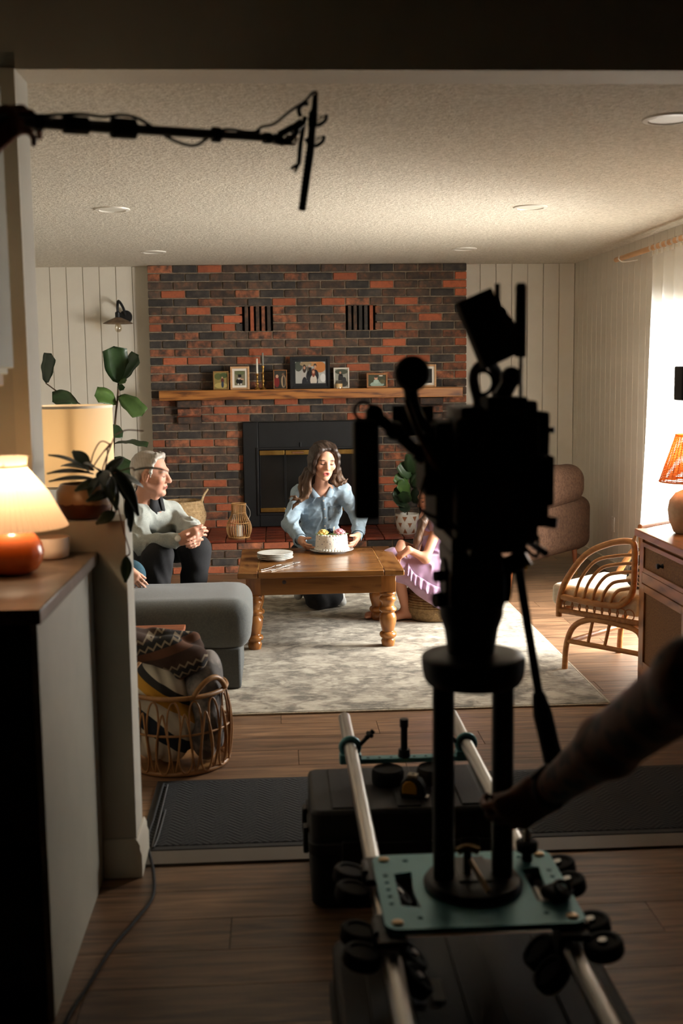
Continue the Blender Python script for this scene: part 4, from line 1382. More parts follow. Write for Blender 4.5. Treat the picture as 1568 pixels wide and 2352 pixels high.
for (x, y) in ((TX0 + ai + 0.042, TY0 + ai + 0.042), (TX1 - ai - 0.042, TY0 + ai + 0.042), (TX0 + ai + 0.042, TY1 - ai - 0.042), (TX1 - ai - 0.042, TY1 - ai - 0.042)):
    if lg is None:
        b = MB().lathe([(r, z + RT) for r, z in legp], (0, 0, 0), 24)
        b.box(-0.042, 0.042, -0.042, 0.042, 0.318 + RT, 0.43)
        lg = b.build('leg', M_pine_leg, ct, smooth=55, bevel=0.0015, seg=1)
        o = lg
    else:
        o = lg.copy()
        COL.objects.link(o)
    o.location = (x, y, 0)
for (kx, ky) in ((0.58, 6.62), (0.52, 6.98), (-0.19, 6.5), (0.63, 6.9)):
    MB().lathe([(0, 0), (0.008, 0), (0.006, 0.0004), (0, 0.0004)], (kx, ky, TZ), 10).build('knot', mat('wood_knot', S(70, 38, 16), rough=0.4), ct)
MB().lathe([(0, 0), (0.012, 0), (0.009, 0.0006), (0, 0.0006)], (0.02, TY0 + ai, 0.40), 12, M=rot_to((0, -1, 0))).build('knot', mat('wood_knot_dark', S(46, 26, 14), rough=0.5), ct)

# plates, forks and cake on the table
M_china = mat('white_china', S(222, 222, 214), S(210, 210, 202), scale=40, rough=0.3)
px_, py_ = -0.03, 6.68
pl = None
for k in range(4):
    lb = ['bottom', 'second from bottom', 'third from bottom', 'top'][k] + ' white dinner plate of the stack on table'
    if pl is None:
        pl = MB().lathe([(0, 0), (0.06, 0), (0.062, 0.004), (0.098, 0.012), (0.106, 0.013), (0.107, 0.016), (0.099, 0.017), (0.065, 0.009), (0, 0.008)], (0, 0, 0), 48).build('dinner_plate', M_china, None, smooth=50)
        o = pl
    else:
        o = pl.copy()
        COL.objects.link(o)
    o.location = (px_ + (0.002, -0.002, 0.001, 0)[k], py_, TZ + 0.0005 + 0.0092 * k)
    tag(o, lb, 'plate', 'stacked dinner plates')
M_silver = mat('polished_steel', S(205, 203, 198), rough=0.2, metal=1.0)
def fork(label, base, ang, z, first=None):
    t = thing('dessert_fork', label, 'fork', (base[0], base[1], TZ), group='forks beside the plates')
    M = Matrix.Translation((base[0], base[1], TZ + z)) @ Matrix.Rotation(ang, 4, 'Z')
    h = MB()
    st_ = [(0, 0.0045), (0.03, 0.0055), (0.07, 0.004), (0.10, 0.0025), (0.125, 0.0028), (0.132, 0.009)]
    vs, fs = [], []
    for i, (x, w) in enumerate(st_):
        zz = 0.004 + 0.006 * max(0, (x - 0.09) / 0.04)
        vs += [(x, -w, zz), (x, w, zz), (x, w, zz + 0.002), (x, -w, zz + 0.002)]
    for i in range(len(st_) - 1):
        for j in range(4):
            fs.append((4 * i + j, 4 * i + (j + 1) % 4, 4 * i + 4 + (j + 1) % 4, 4 * i + 4 + j))
    fs += [(3, 2, 1, 0), tuple(4 * (len(st_) - 1) + j for j in range(4))]
    h.add(vs, fs)
    xf(h, M).build('handle', M_silver, t, smooth=40)
    xf(MB().box(0.130, 0.148, -0.010, 0.010, 0.0095, 0.0115), M).build('head', M_silver, t, bevel=0.0008)
    for j in range(4):
        yy = -0.0085 + j * 0.00567
        xf(MB().box(0.148, 0.178, yy - 0.0013, yy + 0.0013, 0.008, 0.0105), M).build('tine', M_silver, t)
for lb, a, b, z in (('leftmost fork lying flat beside the plate stack', (598, 1311), (657, 1297), 0.0), ('middle fork of three, handle nearest the table edge', (622, 1312), (674, 1298), 0.0), ('rightmost fork of three, nearest the cake', (645, 1305), (692, 1293), 0.0)):
    A_, B_ = on_z(a[0], a[1], TZ), on_z(b[0], b[1], TZ)
    fork(lb, A_, math.atan2(B_[1] - A_[1], B_[0] - A_[0]), z)

cx_, cy_ = 0.32, 6.93
cpl = MB().lathe([(0, 0), (0.09, 0), (0.095, 0.006), (0.128, 0.013), (0.136, 0.016), (0.136, 0.019), (0.125, 0.017), (0.09, 0.012), (0, 0.011)], (0, 0, 0), 56).build('cake_plate', mat('grey_stoneware', S(176, 178, 176), S(150, 152, 150), scale=40, rough=0.35), None, smooth=50)
cpl.location = (cx_, cy_, TZ + 0.0005)
tag(cpl, 'round grey-white plate under the birthday cake', 'plate')
cake = thing('birthday_cake', 'white frosted birthday cake with sprinkles and icing roses', 'cake', (cx_, cy_, TZ + 0.013))
def frosting_mat():
    m, nt, b = new_mat('sprinkled_frosting')
    N, Lk = nt.nodes, nt.links
    tc = N.new('ShaderNodeTexCoord')
    vo = N.new('ShaderNodeTexVoronoi'); vo.inputs['Scale'].default_value = 85
    Lk.new(tc.outputs['Object'], vo.inputs['Vector'])
    lt = N.new('ShaderNodeMath'); lt.operation = 'LESS_THAN'; lt.inputs[1].default_value = 0.27
    Lk.new(vo.outputs['Distance'], lt.inputs[0])
    sp = N.new('ShaderNodeSeparateColor'); Lk.new(vo.outputs['Color'], sp.inputs[0])
    gt = N.new('ShaderNodeMath'); gt.operation = 'GREATER_THAN'; gt.inputs[1].default_value = 0.55
    Lk.new(sp.outputs[0], gt.inputs[0])
    mu = N.new('ShaderNodeMath'); mu.operation = 'MULTIPLY'; Lk.new(lt.outputs[0], mu.inputs[0]); Lk.new(gt.outputs[0], mu.inputs[1])
    cr = N.new('ShaderNodeValToRGB'); cr.color_ramp.interpolation = 'CONSTANT'
    cr.color_ramp.elements[0].color = S(96, 84, 110); cr.color_ramp.elements[1].position = 0.35; cr.color_ramp.elements[1].color = S(176, 110, 84)
    e = cr.color_ramp.elements.new(0.65); e.color = S(84, 100, 90)
    Lk.new(sp.outputs[1], cr.inputs[0])
    mx = N.new('ShaderNodeMixRGB'); mx.inputs[1].default_value = S(236, 231, 218); Lk.new(mu.outputs[0], mx.inputs[0]); Lk.new(cr.outputs[0], mx.inputs[2])
    Lk.new(mx.outputs[0], b.inputs['Base Color'])
    b.inputs['Roughness'].default_value = 0.6
    nz = N.new('ShaderNodeTexNoise'); nz.inputs['Scale'].default_value = 50; Lk.new(tc.outputs['Object'], nz.inputs['Vector'])
    bp_ = N.new('ShaderNodeBump'); bp_.inputs['Strength'].default_value = 0.4; bp_.inputs['Distance'].default_value = 0.004
    Lk.new(nz.outputs['Fac'], bp_.inputs['Height']); Lk.new(bp_.outputs[0], b.inputs['Normal'])
    return m
CZ = TZ + 0.013
M_frost = mat('frosting', S(238, 233, 222), rough=0.6)
MB().lathe([(0, 0), (0.100, 0), (0.103, 0.006), (0.100, 0.05), (0.097, 0.088), (0.092, 0.095), (0.08, 0.097), (0, 0.096)], (cx_, cy_, CZ), 48).build('frosted_body', frosting_mat(), cake, smooth=60)
bd = MB()
for i in range(36):
    a = 2 * PI * i / 36
    bd.ell((cx_ + 0.101 * math.cos(a), cy_ + 0.101 * math.sin(a), CZ + 0.008), (0.0095, 0.0095, 0.009), n=6)
o = bd.build('piped_border', M_frost, cake, smooth=180)
o['kind'] = 'stuff'
tb_ = MB()
for i in range(30):
    a = 2 * PI * i / 30
    tb_.ell((cx_ + 0.088 * math.cos(a), cy_ + 0.088 * math.sin(a), CZ + 0.096), (0.0085, 0.0085, 0.006), n=6)
o = tb_.build('top_border', M_frost, cake, smooth=180)
o['kind'] = 'stuff'
def rose(x, y, z, r, m, seed):
    rr = random.Random(seed)
    b = MB()
    for ring, (n, rad, h, tilt) in enumerate(((3, 0.25, 0.95, 0.15), (4, 0.5, 0.85, 0.35), (5, 0.78, 0.65, 0.6), (6, 1.0, 0.42, 0.9))):
        for i in range(n):
            a = 2 * PI * (i + rr.random() * 0.4) / n + ring
            c = Vector((x + r * rad * 0.72 * math.cos(a), y + r * rad * 0.72 * math.sin(a), z + r * h * 0.7))
            rot = Euler((0, tilt, a)).to_matrix()
            b.ell(c, (r * 0.13, r * 0.42, r * 0.42), n=6, rot=rot)
    return b.build('icing_rose', m, cake, smooth=180)
rose(cx_ - 0.052, cy_ - 0.012, CZ + 0.095, 0.034, mat('yellow_icing', S(226, 196, 112), rough=0.55), 1)
rose(cx_ + 0.048, cy_ - 0.010, CZ + 0.095, 0.036, mat('pink_icing', S(226, 158, 168), rough=0.55), 2)
rose(cx_ - 0.004, cy_ + 0.035, CZ + 0.095, 0.032, mat('navy_icing', S(30, 52, 74), rough=0.55), 3)
M_gi = mat('green_icing', S(92, 128, 74), rough=0.55)
for (dx, dy, a) in ((-0.08, -0.03, 3.6), (-0.03, -0.045, 5.0), (0.02, -0.04, 4.4), (0.078, -0.03, 5.6), (0.05, -0.05, 4.9), (0.0, -0.01, 4.7), (-0.058, -0.05, 4.2)):
    q = Vector((cx_ + dx, cy_ + dy, CZ + 0.098))
    leaf('icing_leaf', q, q + Vector((0.026 * math.cos(a), 0.026 * math.sin(a), 0.006)), 0.02, M_gi, cake, (0, 0, 1), 0.3, n=6)
for (dx, dy) in ((0.012, -0.02), (0.018, 0.0)):
    MB().cyl((cx_ + dx, cy_ + dy, CZ + 0.09), (cx_ + dx, cy_ + dy, CZ + 0.145), 0.0022, 8).build('cake_candle', M_wax, cake)

# ================================================================== seating
M_grey_cloth = mat('grey_upholstery', S(90, 93, 90), S(78, 81, 79), scale=120, rough=0.95, bump=0.25, bscale=400, sheen=0.2)
M_dark_cloth = mat('grey_upholstery_base', S(84, 86, 84), S(74, 76, 75), scale=120, rough=0.95, bump=0.25, bscale=400)
sofa = thing('sectional_sofa', 'grey sectional sofa with its chaise end nearest the basket', 'sofa', (-1.3, 6.2, 0))
def cushion(name, c, half, r, m, parent, h=0.012, puff=0.0, rot=None):
    b = Blob(0.03).box(c, half, r, rot)
    if puff:
        b.ell((c[0], c[1], c[2]), (half[0] * 0.97, half[1] * 0.97, half[2] + puff), k=0.05)
    return b.mesh(name, m, parent, h=h, disp=folds(0.0015, 18, 5))
cushion('chaise_cushion', (-1.17, 5.765, 0.335), (1.02, 0.295, 0.128), 0.085, M_grey_cloth, sofa, puff=0.008)
MB().box(-2.2, -0.205, 5.50, 6.03, RT + 0.001, 0.222).build('chaise_base', M_dark_cloth, sofa, bevel=0.012)
cushion('seat_cushion', (-1.42, 6.60, 0.34), (0.55, 0.545, 0.115), 0.06, M_grey_cloth, sofa)
MB().box(-2.35, -0.94, 6.05, 7.18, 0.04, 0.235).build('seat_base', M_dark_cloth, sofa, bevel=0.012)
cushion('back_cushion', (-2.03, 6.58, 0.62), (0.13, 0.52, 0.22), 0.09, M_grey_cloth, sofa)
MB().box(-2.36, -2.18, 5.5, 7.36, 0.04, 0.80).build('backrest', M_grey_cloth, sofa, bevel=0.04, seg=3)
MB().box(-2.18, -1.0, 7.18, 7.36, 0.04, 0.60).build('armrest', M_grey_cloth, sofa, bevel=0.04, seg=3)

# armchair seen from outside its curved back
M_boucle = mat('brown_boucle', S(102, 76, 59), S(78, 56, 43), scale=55, rough=0.95, bump=0.6, bscale=260, spec=0.2)
ac = thing('armchair', 'brown textured armchair with rounded back beside the panelled right wall', 'armchair', (1.75, 8.25, 0))
ang = math.atan2(0.738, 0.675)
uA = Vector((0.675, 0.738, 0)).normalized()
vA = Vector((-uA.y, uA.x, 0))
oA = Vector((1.60, 7.66, 0))
def AP(s, t, z):
    p = oA + uA * s + vA * t
    return (p.x, p.y, z)
rA = (0, 0, ang)
b = Blob(0.02)
b.box(AP(0.60, 0.10, 0.395), (0.64, 0.095, 0.205), 0.09, rA)
b.box(AP(0.03, 0.30, 0.37), (0.095, 0.28, 0.19), 0.09, rA)
b.box(AP(1.09, 0.30, 0.37), (0.095, 0.28, 0.19), 0.09, rA)
b.mesh('outer_shell', M_boucle, ac, h=0.012, clip=lambda x, y, z: (0.165 + 0.02 - z) * 1.0)
b = Blob(0.03)
b.box(AP(0.55, 0.105, 0.705), (0.56, 0.125, 0.15), 0.12, rA)
b.ell(AP(0.50, 0.105, 0.70), (0.54, 0.12, 0.175), rA, k=0.05)
b.mesh('back_roll', M_boucle, ac, h=0.012)
cushion('seat', AP(0.56, 0.36, 0.36), (0.46, 0.24, 0.11), 0.07, M_boucle, ac, rot=rA)
for (s, t) in ((0.04, 0.05), (1.06, 0.06), (0.06, 0.50), (1.06, 0.50)):
    p = Vector(AP(s, t, 0))
    l = MB().tube([(p.x, p.y, 0.0), (p.x + (0.56 - s) * 0.03, p.y, 0.20)], [0.013, 0.021], 12).build('leg', mat('walnut_leg', S(150, 84, 46), S(120, 66, 36), scale=5, stretch=(8, 8, 1), rough=0.4), ac, smooth=50)
    MB().tube([(p.x, p.y, 0.0), (p.x + (0.56 - s) * 0.006, p.y, 0.055)], [0.0145, 0.0165], 12).build('brass_cap', M_brass, l, smooth=50)
cp_ = cushion('cushion_edge', (1.885, 8.06, 0.64), (0.05, 0.03, 0.03), 0.025, M_white, None, h=0.006)
bpy.data.objects.remove(cp_)

# rattan lounge chair
M_rattan = mat('rattan_pole', S(196, 138, 78), S(166, 108, 56), scale=14, stretch=(1, 1, 3), rough=0.42, bump=0.12, bscale=80)
M_wrap = mat('rattan_binding', S(180, 122, 66), S(146, 94, 48), scale=60, rough=0.5, bump=0.3, bscale=200)
rc = thing('rattan_chair', 'rattan lounge chair with arched arms and pale cushion beside dresser', 'chair', (1.85, 5.8, 0))
uC = Vector((0.6524, -0.7579, 0))
vC = Vector((0.7579, 0.6524, 0))
oC = Vector((1.478, 5.72, 0))
def CP(s, t, z):
    p = oC + uC * s + vC * t
    return (p.x, p.y, z)
W_ = 0.52
for t in (0.0, W_):
    arch = bez([CP(-0.04, t, 0.285), CP(-0.035, t, 0.375), CP(0.005, t, 0.483), CP(0.121, t, 0.628), CP(0.262, t, 0.700), CP(0.372, t, 0.722), CP(0.402, t, 0.70), CP(0.406, t, 0.60), CP(0.395, t, 0.47), CP(0.343, t, 0.405), CP(0.268, t, 0.385), CP(0.125, t, 0.385), CP(-0.02, t, 0.392)], 6)
    MB().tube(arch, 0.0165, 10).build('arm_frame', M_rattan, rc, smooth=60)
    for k in range(6):
        f = 1 - (k + 1) / 7.2
        x0 = 0.388 - 0.40 * f
        arc = bez([CP(x0 + 0.012 * f, t, 0.392), CP(x0 + 0.06 * f, t, 0.392 + 0.13 * f), CP(x0 + 0.16 * f, t, 0.392 + 0.245 * f), CP(x0 + 0.30 * f, t, 0.392 + 0.29 * f), CP(0.398, t, 0.395 + 0.305 * f)], 6)
        MB().tube(arc, 0.0085, 8).build('arm_loop', M_rattan, rc, smooth=60)
    MB().tube(bez([CP(0, t, 0), CP(0.012, t, 0.15), CP(0.055, t, 0.245), CP(0.14, t, 0.292), CP(0.22, t, 0.300), CP(0.32, t, 0.296), CP(0.41, t, 0.285), CP(0.45, t, 0.25), CP(0.465, t, 0.15), CP(0.47, t, 0)], 6), 0.0155, 10).build('leg_frame', M_rattan, rc, smooth=60)
    MB().tube([CP(0.018, t, 0.163), CP(0.44, t, 0.165)], 0.013, 10).build('stretcher', M_rattan, rc, smooth=60)
    MB().tube([CP(-0.035, t, 0.318), CP(0.45, t, 0.318)], 0.015, 10).build('seat_rail', M_wrap, rc, smooth=60)
    for s in (0.14, 0.24):
        MB().tube([CP(s, t, 0.163), CP(s + 0.03, t, 0.296)], 0.009, 8).build('brace', M_rattan, rc, smooth=60)
    for k in range(9):
        s = 0.02 + k * 0.045
        MB().torus(CP(s, t, 0.352), 0.028, 0.0035, rot=Matrix((tuple(uC), (0, 0, 1), tuple(vC))).transposed(), n=14, m=5).build('lacing', M_wrap, rc)
    MB().tube([CP(0.39, t, 0.71), CP(0.43, t, 0.80), CP(0.45, t, 0.66), CP(0.45, t, 0.30)], 0.0155, 10).build('rear_frame', M_rattan, rc, smooth=60)
for (s, z) in ((-0.035, 0.318), (0.45, 0.318), (0.03, 0.163), (0.43, 0.163), (0.43, 0.80)):
    MB().tube([CP(s, 0, z), CP(s, W_, z)], 0.013, 10).build('cross_rail', M_rattan, rc, smooth=60)
for k in range(9):
    f = (k + 0.5) / 9
    MB().tube([CP(0.435, 0.02, 0.36 + 0.42 * f), CP(0.435, W_ - 0.02, 0.36 + 0.42 * f)], 0.0075, 8).build('back_slat', M_rattan, rc, smooth=60)
Rc = Matrix((tuple(uC), tuple(vC), (0, 0, 1))).transposed()
M_linen = mat('cream_linen', S(226, 216, 196), S(212, 202, 180), scale=60, rough=0.95, bump=0.2, bscale=300)
Blob(0.03).box(CP(0.16, W_ / 2, 0.395), (0.265, 0.245, 0.058), 0.03, Rc).mesh('seat_cushion', M_linen, rc, h=0.009, disp=folds(0.002, 22, 8))
pw = thing('throw_pillow', 'black and white patterned throw pillow leaning in rattan chair', 'pillow', CP(0.36, 0.28, 0.46))
def zebra():
    m, nt, b = new_mat('sketch_print')
    N, Lk = nt.nodes, nt.links
    tc = N.new('ShaderNodeTexCoord')
    nz = N.new('ShaderNodeTexNoise'); nz.inputs['Scale'].default_value = 14; nz.inputs['Detail'].default_value = 2; nz.inputs['Distortion'].default_value = 2
    Lk.new(tc.outputs['Object'], nz.inputs['Vector'])
    cr = N.new('ShaderNodeValToRGB'); cr.color_ramp.interpolation = 'CONSTANT'
    cr.color_ramp.elements[0].color = S(50, 54, 58); cr.color_ramp.elements[1].position = 0.5; cr.color_ramp.elements[1].color = S(206, 204, 194)
    Lk.new(nz.outputs['Fac'], cr.inputs[0]); Lk.new(cr.outputs[0], b.inputs['Base Color']); b.inputs['Roughness'].default_value = 0.95
    return m
Rp = Rc @ Matrix.Rotation(0.35, 3, 'Y')
Blob(0.03).box(CP(0.345, 0.28, 0.60), (0.05, 0.15, 0.15), 0.045, Rp).ell(CP(0.345, 0.28, 0.60), (0.075, 0.15, 0.15), Rp, k=0.05).mesh('cover', zebra(), pw, h=0.009)

# jute pouf under the girl
pfx, pfy = 0.975, 7.05
po = thing('jute_pouf', 'round coiled jute pouf the girl sits on', 'pouf', (pfx, pfy, RT))
pr_ = [(0, 0)]
for i in range(12):
    w = i / 11
    rr_ = 0.165 + 0.045 * math.sin(PI * (0.12 + 0.76 * w))
    pr_ += [(rr_ - 0.006, 0.004 + w * 0.165), (rr_, 0.004 + w * 0.165 + 0.007)]
pr_ += [(0.15, 0.185), (0, 0.187)]
MB().lathe([(r, z + RT) for r, z in pr_], (pfx, pfy, 0), 44, ruffle=lambda a, i: 1 + 0.004 * math.sin(a * 40 + i)).build('coils', mat('jute', S(150, 122, 82), S(116, 92, 60), scale=50, rough=0.95, bump=0.5, bscale=200), po, smooth=70)

# ------------------------------------------------------------------ dresser on the right with wicker lamp
M_dres = oak_mat('dresser_oak', S(110, 66, 32), S(150, 96, 52), S(170, 112, 64), sc=(6, 1.2, 6), wave=1.6, rough=0.4)
M_canew = mat('cane_webbing', S(150, 104, 58), S(112, 74, 38), scale=160, rough=0.7, bump=0.6, bscale=300, detail=1)
dr = thing('dresser', 'oak dresser with cane-panelled doors at right picture edge', 'dresser', (1.97, 4.75, 0))
DX, DY0, DY1, DZ = 1.745, 4.05, 5.32, 0.80
MB().box(DX - 0.03, 2.24, DY0 - 0.02, DY1 + 0.025, DZ - 0.035, DZ).build('top', M_dres, dr, bevel=0.005)
ca = MB().box(DX + 0.004, 2.22, DY0, DY1, 0.07, DZ - 0.035)
ca.build('carcass', M_dres, dr)
nfr = 2
fw_ = (DY1 - DY0) / nfr
pieces_f = []
for i in range(nfr):
    y1 = DY1 - i * fw_
    y0 = y1 - fw_
    st_ = MB()
    st_.box(DX - 0.008, DX + 0.01, y1 - 0.035, y1, 0.0, DZ - 0.036)
    st_.build('stile', M_dres, dr, bevel=0.002)
    d = MB().box(DX - 0.004, DX + 0.012, y0 + 0.004, y1 - 0.04, 0.60, 0.745).build('drawer', M_canew, dr)
    f = MB()
    for (a, b_, c, e) in ((y0 + 0.004, y0 + 0.03, 0.60, 0.745), (y1 - 0.066, y1 - 0.04, 0.60, 0.745), (y0 + 0.03, y1 - 0.066, 0.60, 0.622), (y0 + 0.03, y1 - 0.066, 0.723, 0.745)):
        f.box(DX - 0.012, DX - 0.004, a, b_, c, e)
    f.build('drawer_frame', M_dres, d, bevel=0.002)
    ky = (y0 + y1) / 2
    MB().lathe([(0, 0), (0.012, 0.0), (0.006, 0.012), (0.014, 0.022), (0.010, 0.03), (0, 0.031)], (DX - 0.004, ky, 0.672), 14, M=rot_to((-1, 0, 0))).build('knob', M_black, d, smooth=50)
    MB().box(DX - 0.008, DX + 0.01, y0, y1 - 0.035, 0.545, 0.597).build('rail', M_dres, dr, bevel=0.002)
    MB().box(DX - 0.008, DX + 0.01, y0, y1 - 0.035, 0.075, 0.125).build('rail', M_dres, dr, bevel=0.002)
    d = MB().box(DX - 0.002, DX + 0.012, y0 + 0.004, y1 - 0.04, 0.128, 0.542).build('door', M_canew, dr)
    f = MB()
    for (a, b_, c, e) in ((y0 + 0.004, y0 + 0.045, 0.128, 0.542), (y1 - 0.081, y1 - 0.04, 0.128, 0.542), (y0 + 0.045, y1 - 0.081, 0.128, 0.165), (y0 + 0.045, y1 - 0.081, 0.505, 0.542)):
        f.box(DX - 0.012, DX - 0.002, a, b_, c, e)
    f.build('door_frame', M_dres, d, bevel=0.002)
    MB().lathe([(0, 0), (0.010, 0.0), (0.005, 0.010), (0.012, 0.018), (0, 0.026)], (DX - 0.012, y0 + 0.03, 0.36), 14, M=rot_to((-1, 0, 0))).build('knob', M_black, d, smooth=50)
    tr_ = y1 - 0.045
for yy in (DY0 + 0.03, DY1 - 0.028):
    for xx in (DX + 0.02, 2.19):
        MB().box(xx - 0.028, xx + 0.028, yy - 0.028, yy + 0.028, 0, 0.08).build('leg', M_dres, dr, bevel=0.003)

wl_x, wl_y = pt(1580, 1200, 5.15)[0], 5.15
wl = thing('wicker_lamp', 'table lamp with wicker shade and cream vase base on dresser', 'lamp', (wl_x, wl_y, DZ))
MB().lathe([(0, 0), (0.055, 0), (0.066, 0.008), (0.088, 0.06), (0.095, 0.11), (0.088, 0.155), (0.062, 0.19), (0.03, 0.205), (0.02, 0.215), (0.0, 0.215)], (wl_x, wl_y, DZ), 36).build('vase_base', mat('cream_ceramic', S(214, 190, 158), S(198, 172, 140), scale=30, rough=0.5), wl, smooth=60)
MB().cyl((wl_x, wl_y, DZ + 0.21), (wl_x, wl_y, DZ + 0.30), 0.008, 10).build('stem', M_brass, wl)
M_wick = shade_mat('wicker', S(206, 138, 84), trans=0.45, tint=S(250, 190, 124), clear=0.0)
z0s, z1s, r0s, r1s = DZ + 0.245, DZ + 0.46, 0.135, 0.066
for i in range(30):
    w = i / 29
    MB().torus((wl_x, wl_y, z0s + (z1s - z0s) * w), r0s + (r1s - r0s) * w, 0.0030 if 0 < i < 29 else 0.005, n=40, m=5).build('wicker_ring', M_wick, wl)
for i in range(32):
    a = 2 * PI * i / 32
    MB().tube([(wl_x + r0s * math.cos(a), wl_y + r0s * math.sin(a), z0s), (wl_x + r1s * math.cos(a), wl_y + r1s * math.sin(a), z1s)], 0.0022, 5).build('wicker_stake', M_wick, wl)
def bulb(name, loc, power, parent, radius=0.03, color=(1.0, 0.76, 0.50)):
    d = bpy.data.lights.new(name, 'POINT')
    d.energy = power
    d.color = color
    d.shadow_soft_size = radius
    o = bpy.data.objects.new(name, d)
    o.location = loc
    COL.objects.link(o)
    o.parent = parent
    if parent.name in ROOTM:
        o.matrix_parent_inverse = ROOTM[parent.name].inverted()
    return o
def bulb_glass(loc, parent, r=0.028):
    MB().ell(loc, (r, r, r * 1.25), n=10).build('bulb', BULB, parent, smooth=180)
def bulb_mat():
    m, nt, b = new_mat('lit_bulb')
    e = nt.nodes.new('ShaderNodeEmission')
    e.inputs[0].default_value = (1, 0.66, 0.34, 1)
    e.inputs[1].default_value = 14
    nt.links.new(e.outputs[0], nt.nodes['Material Output'].inputs[0])
    return m
BULB = bulb_mat()
bulb_glass((wl_x, wl_y, DZ + 0.345), wl)
bulb('lamp_light', (wl_x, wl_y, DZ + 0.395), 5, wl)

# ------------------------------------------------------------------ drum floor lamp behind the half wall
fx, fy = pt(160, 1000, 5.35)[0], 5.35
fz0, fz1 = pt(160, 1112, 5.35)[2], pt(160, 934, 5.35)[2]
fl_ = thing('floor_lamp', 'lit floor lamp with large cream drum shade behind the plant', 'lamp', (fx, fy, 0))
fr_ = 97 * 5.35 / 2600
M_drum = shade_mat('drum_shade', S(232, 214, 186), trans=0.55, tint=S(255, 226, 180))
MB().shell([(fr_, fz0), (fr_, fz1)], (fx, fy, 0), 64).build('drum_shade', M_drum, fl_, smooth=60)
sr = MB()
for z in (fz0, fz1):
    sr.shell([(fr_ - 0.002, z - 0.006), (fr_ + 0.002, z - 0.006), (fr_ + 0.002, z + 0.006), (fr_ - 0.002, z + 0.006), (fr_ - 0.002, z - 0.006)], (fx, fy, 0), 64)
sr.build('shade_rim', mat('rim_tape', S(226, 212, 190), rough=0.8), fl_, smooth=60)
MB().tube([(fx, fy, 0.02), (fx, fy, fz0 - 0.02), (fx, fy, fz0), (fx, fy, fz1 - 0.03)], [0.011, 0.011, 0.006, 0.006], 12).build('pole', M_brass, fl_, smooth=60)
MB().lathe([(0, 0), (0.14, 0), (0.14, 0.012), (0.03, 0.025), (0, 0.025)], (fx, fy, 0), 32).build('base', M_black, fl_, smooth=40)
sp_ = MB()
for a in (0.3, 0.3 + 2 * PI / 3, 0.3 + 4 * PI / 3):
    sp_.cyl((fx, fy, fz1 - 0.03), (fx + fr_ * math.cos(a), fy + fr_ * math.sin(a), fz1 - 0.004), 0.002, 6)
sp_.build('spider', M_brass, fl_)
bulb_glass((fx - 0.022, fy + 0.118, (fz0 + fz1) / 2 + 0.055), fl_, 0.022)
MB().tube([(fx, fy, (fz0 + fz1) / 2 + 0.10), (fx - 0.022, fy + 0.118, (fz0 + fz1) / 2 + 0.085)], 0.006, 8).build('bulb_arm', M_brass, fl_)
bulb('lamp_light', (fx - 0.022, fy + 0.118, (fz0 + fz1) / 2 - 0.01), 2.4, fl_, radius=0.012)

# ------------------------------------------------------------------ low wooden side table with coaster
st = thing('side_table', 'low reddish wooden side table between basket and chaise', 'table', (-0.72, 5.12, 0))
M_red = oak_mat('reddish_wood', S(96, 48, 28), S(140, 78, 46), S(158, 94, 58), sc=(1, 8, 8), wave=2, rough=0.4)
STX0, STX1, STY0, STY1, STZ = -1.02, -0.452, 4.98, 5.28, 0.395
for i in range(3):
    y0 = STY0 + (STY1 - STY0) * i / 3
    MB().box(STX0, STX1, y0 + 0.001, y0 + 0.099, STZ - 0.022, STZ).build('top_board', M_red, st, bevel=0.003)
MB().box(STX0 + 0.02, STX1 - 0.02, STY0 + 0.02, STY0 + 0.035, STZ - 0.085, STZ - 0.022).build('apron', M_red, st)
MB().box(STX0 + 0.02, STX1 - 0.02, STY1 - 0.035, STY1 - 0.02, STZ - 0.085, STZ - 0.022).build('apron', M_red, st)
for (x, y) in ((STX0 + 0.035, STY0 + 0.035), (STX1 - 0.035, STY0 + 0.035), (STX0 + 0.035, STY1 - 0.035), (STX1 - 0.035, STY1 - 0.035)):
    MB().box(x - 0.02, x + 0.02, y - 0.02, y + 0.02, 0.0, STZ - 0.022).build('leg', M_trim, st, bevel=0.002)
co = MB().lathe([(0, 0), (0.052, 0), (0.054, 0.006), (0.052, 0.011), (0, 0.011)], (0, 0, 0), 28).build('wooden_coaster', M_wood_light, None, smooth=50)
co.location = (-0.745, 5.14, STZ + 0.0005)
tag(co, 'round pale wooden coaster on low side table', 'coaster')

# ------------------------------------------------------------------ rattan basket with blankets
BKX, BKY = -0.425, 4.50
rb_ = thing('rattan_basket', 'open looped rattan basket full of blankets on wood floor', 'basket', (BKX, BKY, 0))
M_rb = mat('basket_rattan', S(176, 128, 76), S(138, 94, 52), scale=16, rough=0.45)
RIMZ = 0.315
def brad(w):
    return 0.172 + 0.038 * math.sin(PI * (0.2 + 0.62 * w))
MB().torus((BKX, BKY, RIMZ), brad(1) + 0.004, 0.010, n=48, m=8).build('rim', M_rb, rb_, smooth=80)
MB().torus((BKX, BKY, 0.012), brad(0), 0.010, n=48, m=8).build('base_ring', M_rb, rb_, smooth=80)
MB().torus((BKX, BKY, 0.17), brad(0.52), 0.005, n=48, m=6).build('waist_ring', M_rb, rb_, smooth=80)
MB().lathe([(0, 0.002), (brad(0) - 0.005, 0.002), (brad(0) - 0.005, 0.008), (0, 0.008)], (BKX, BKY, 0), 40).build('floor_disc', M_rb, rb_)
NL = 15
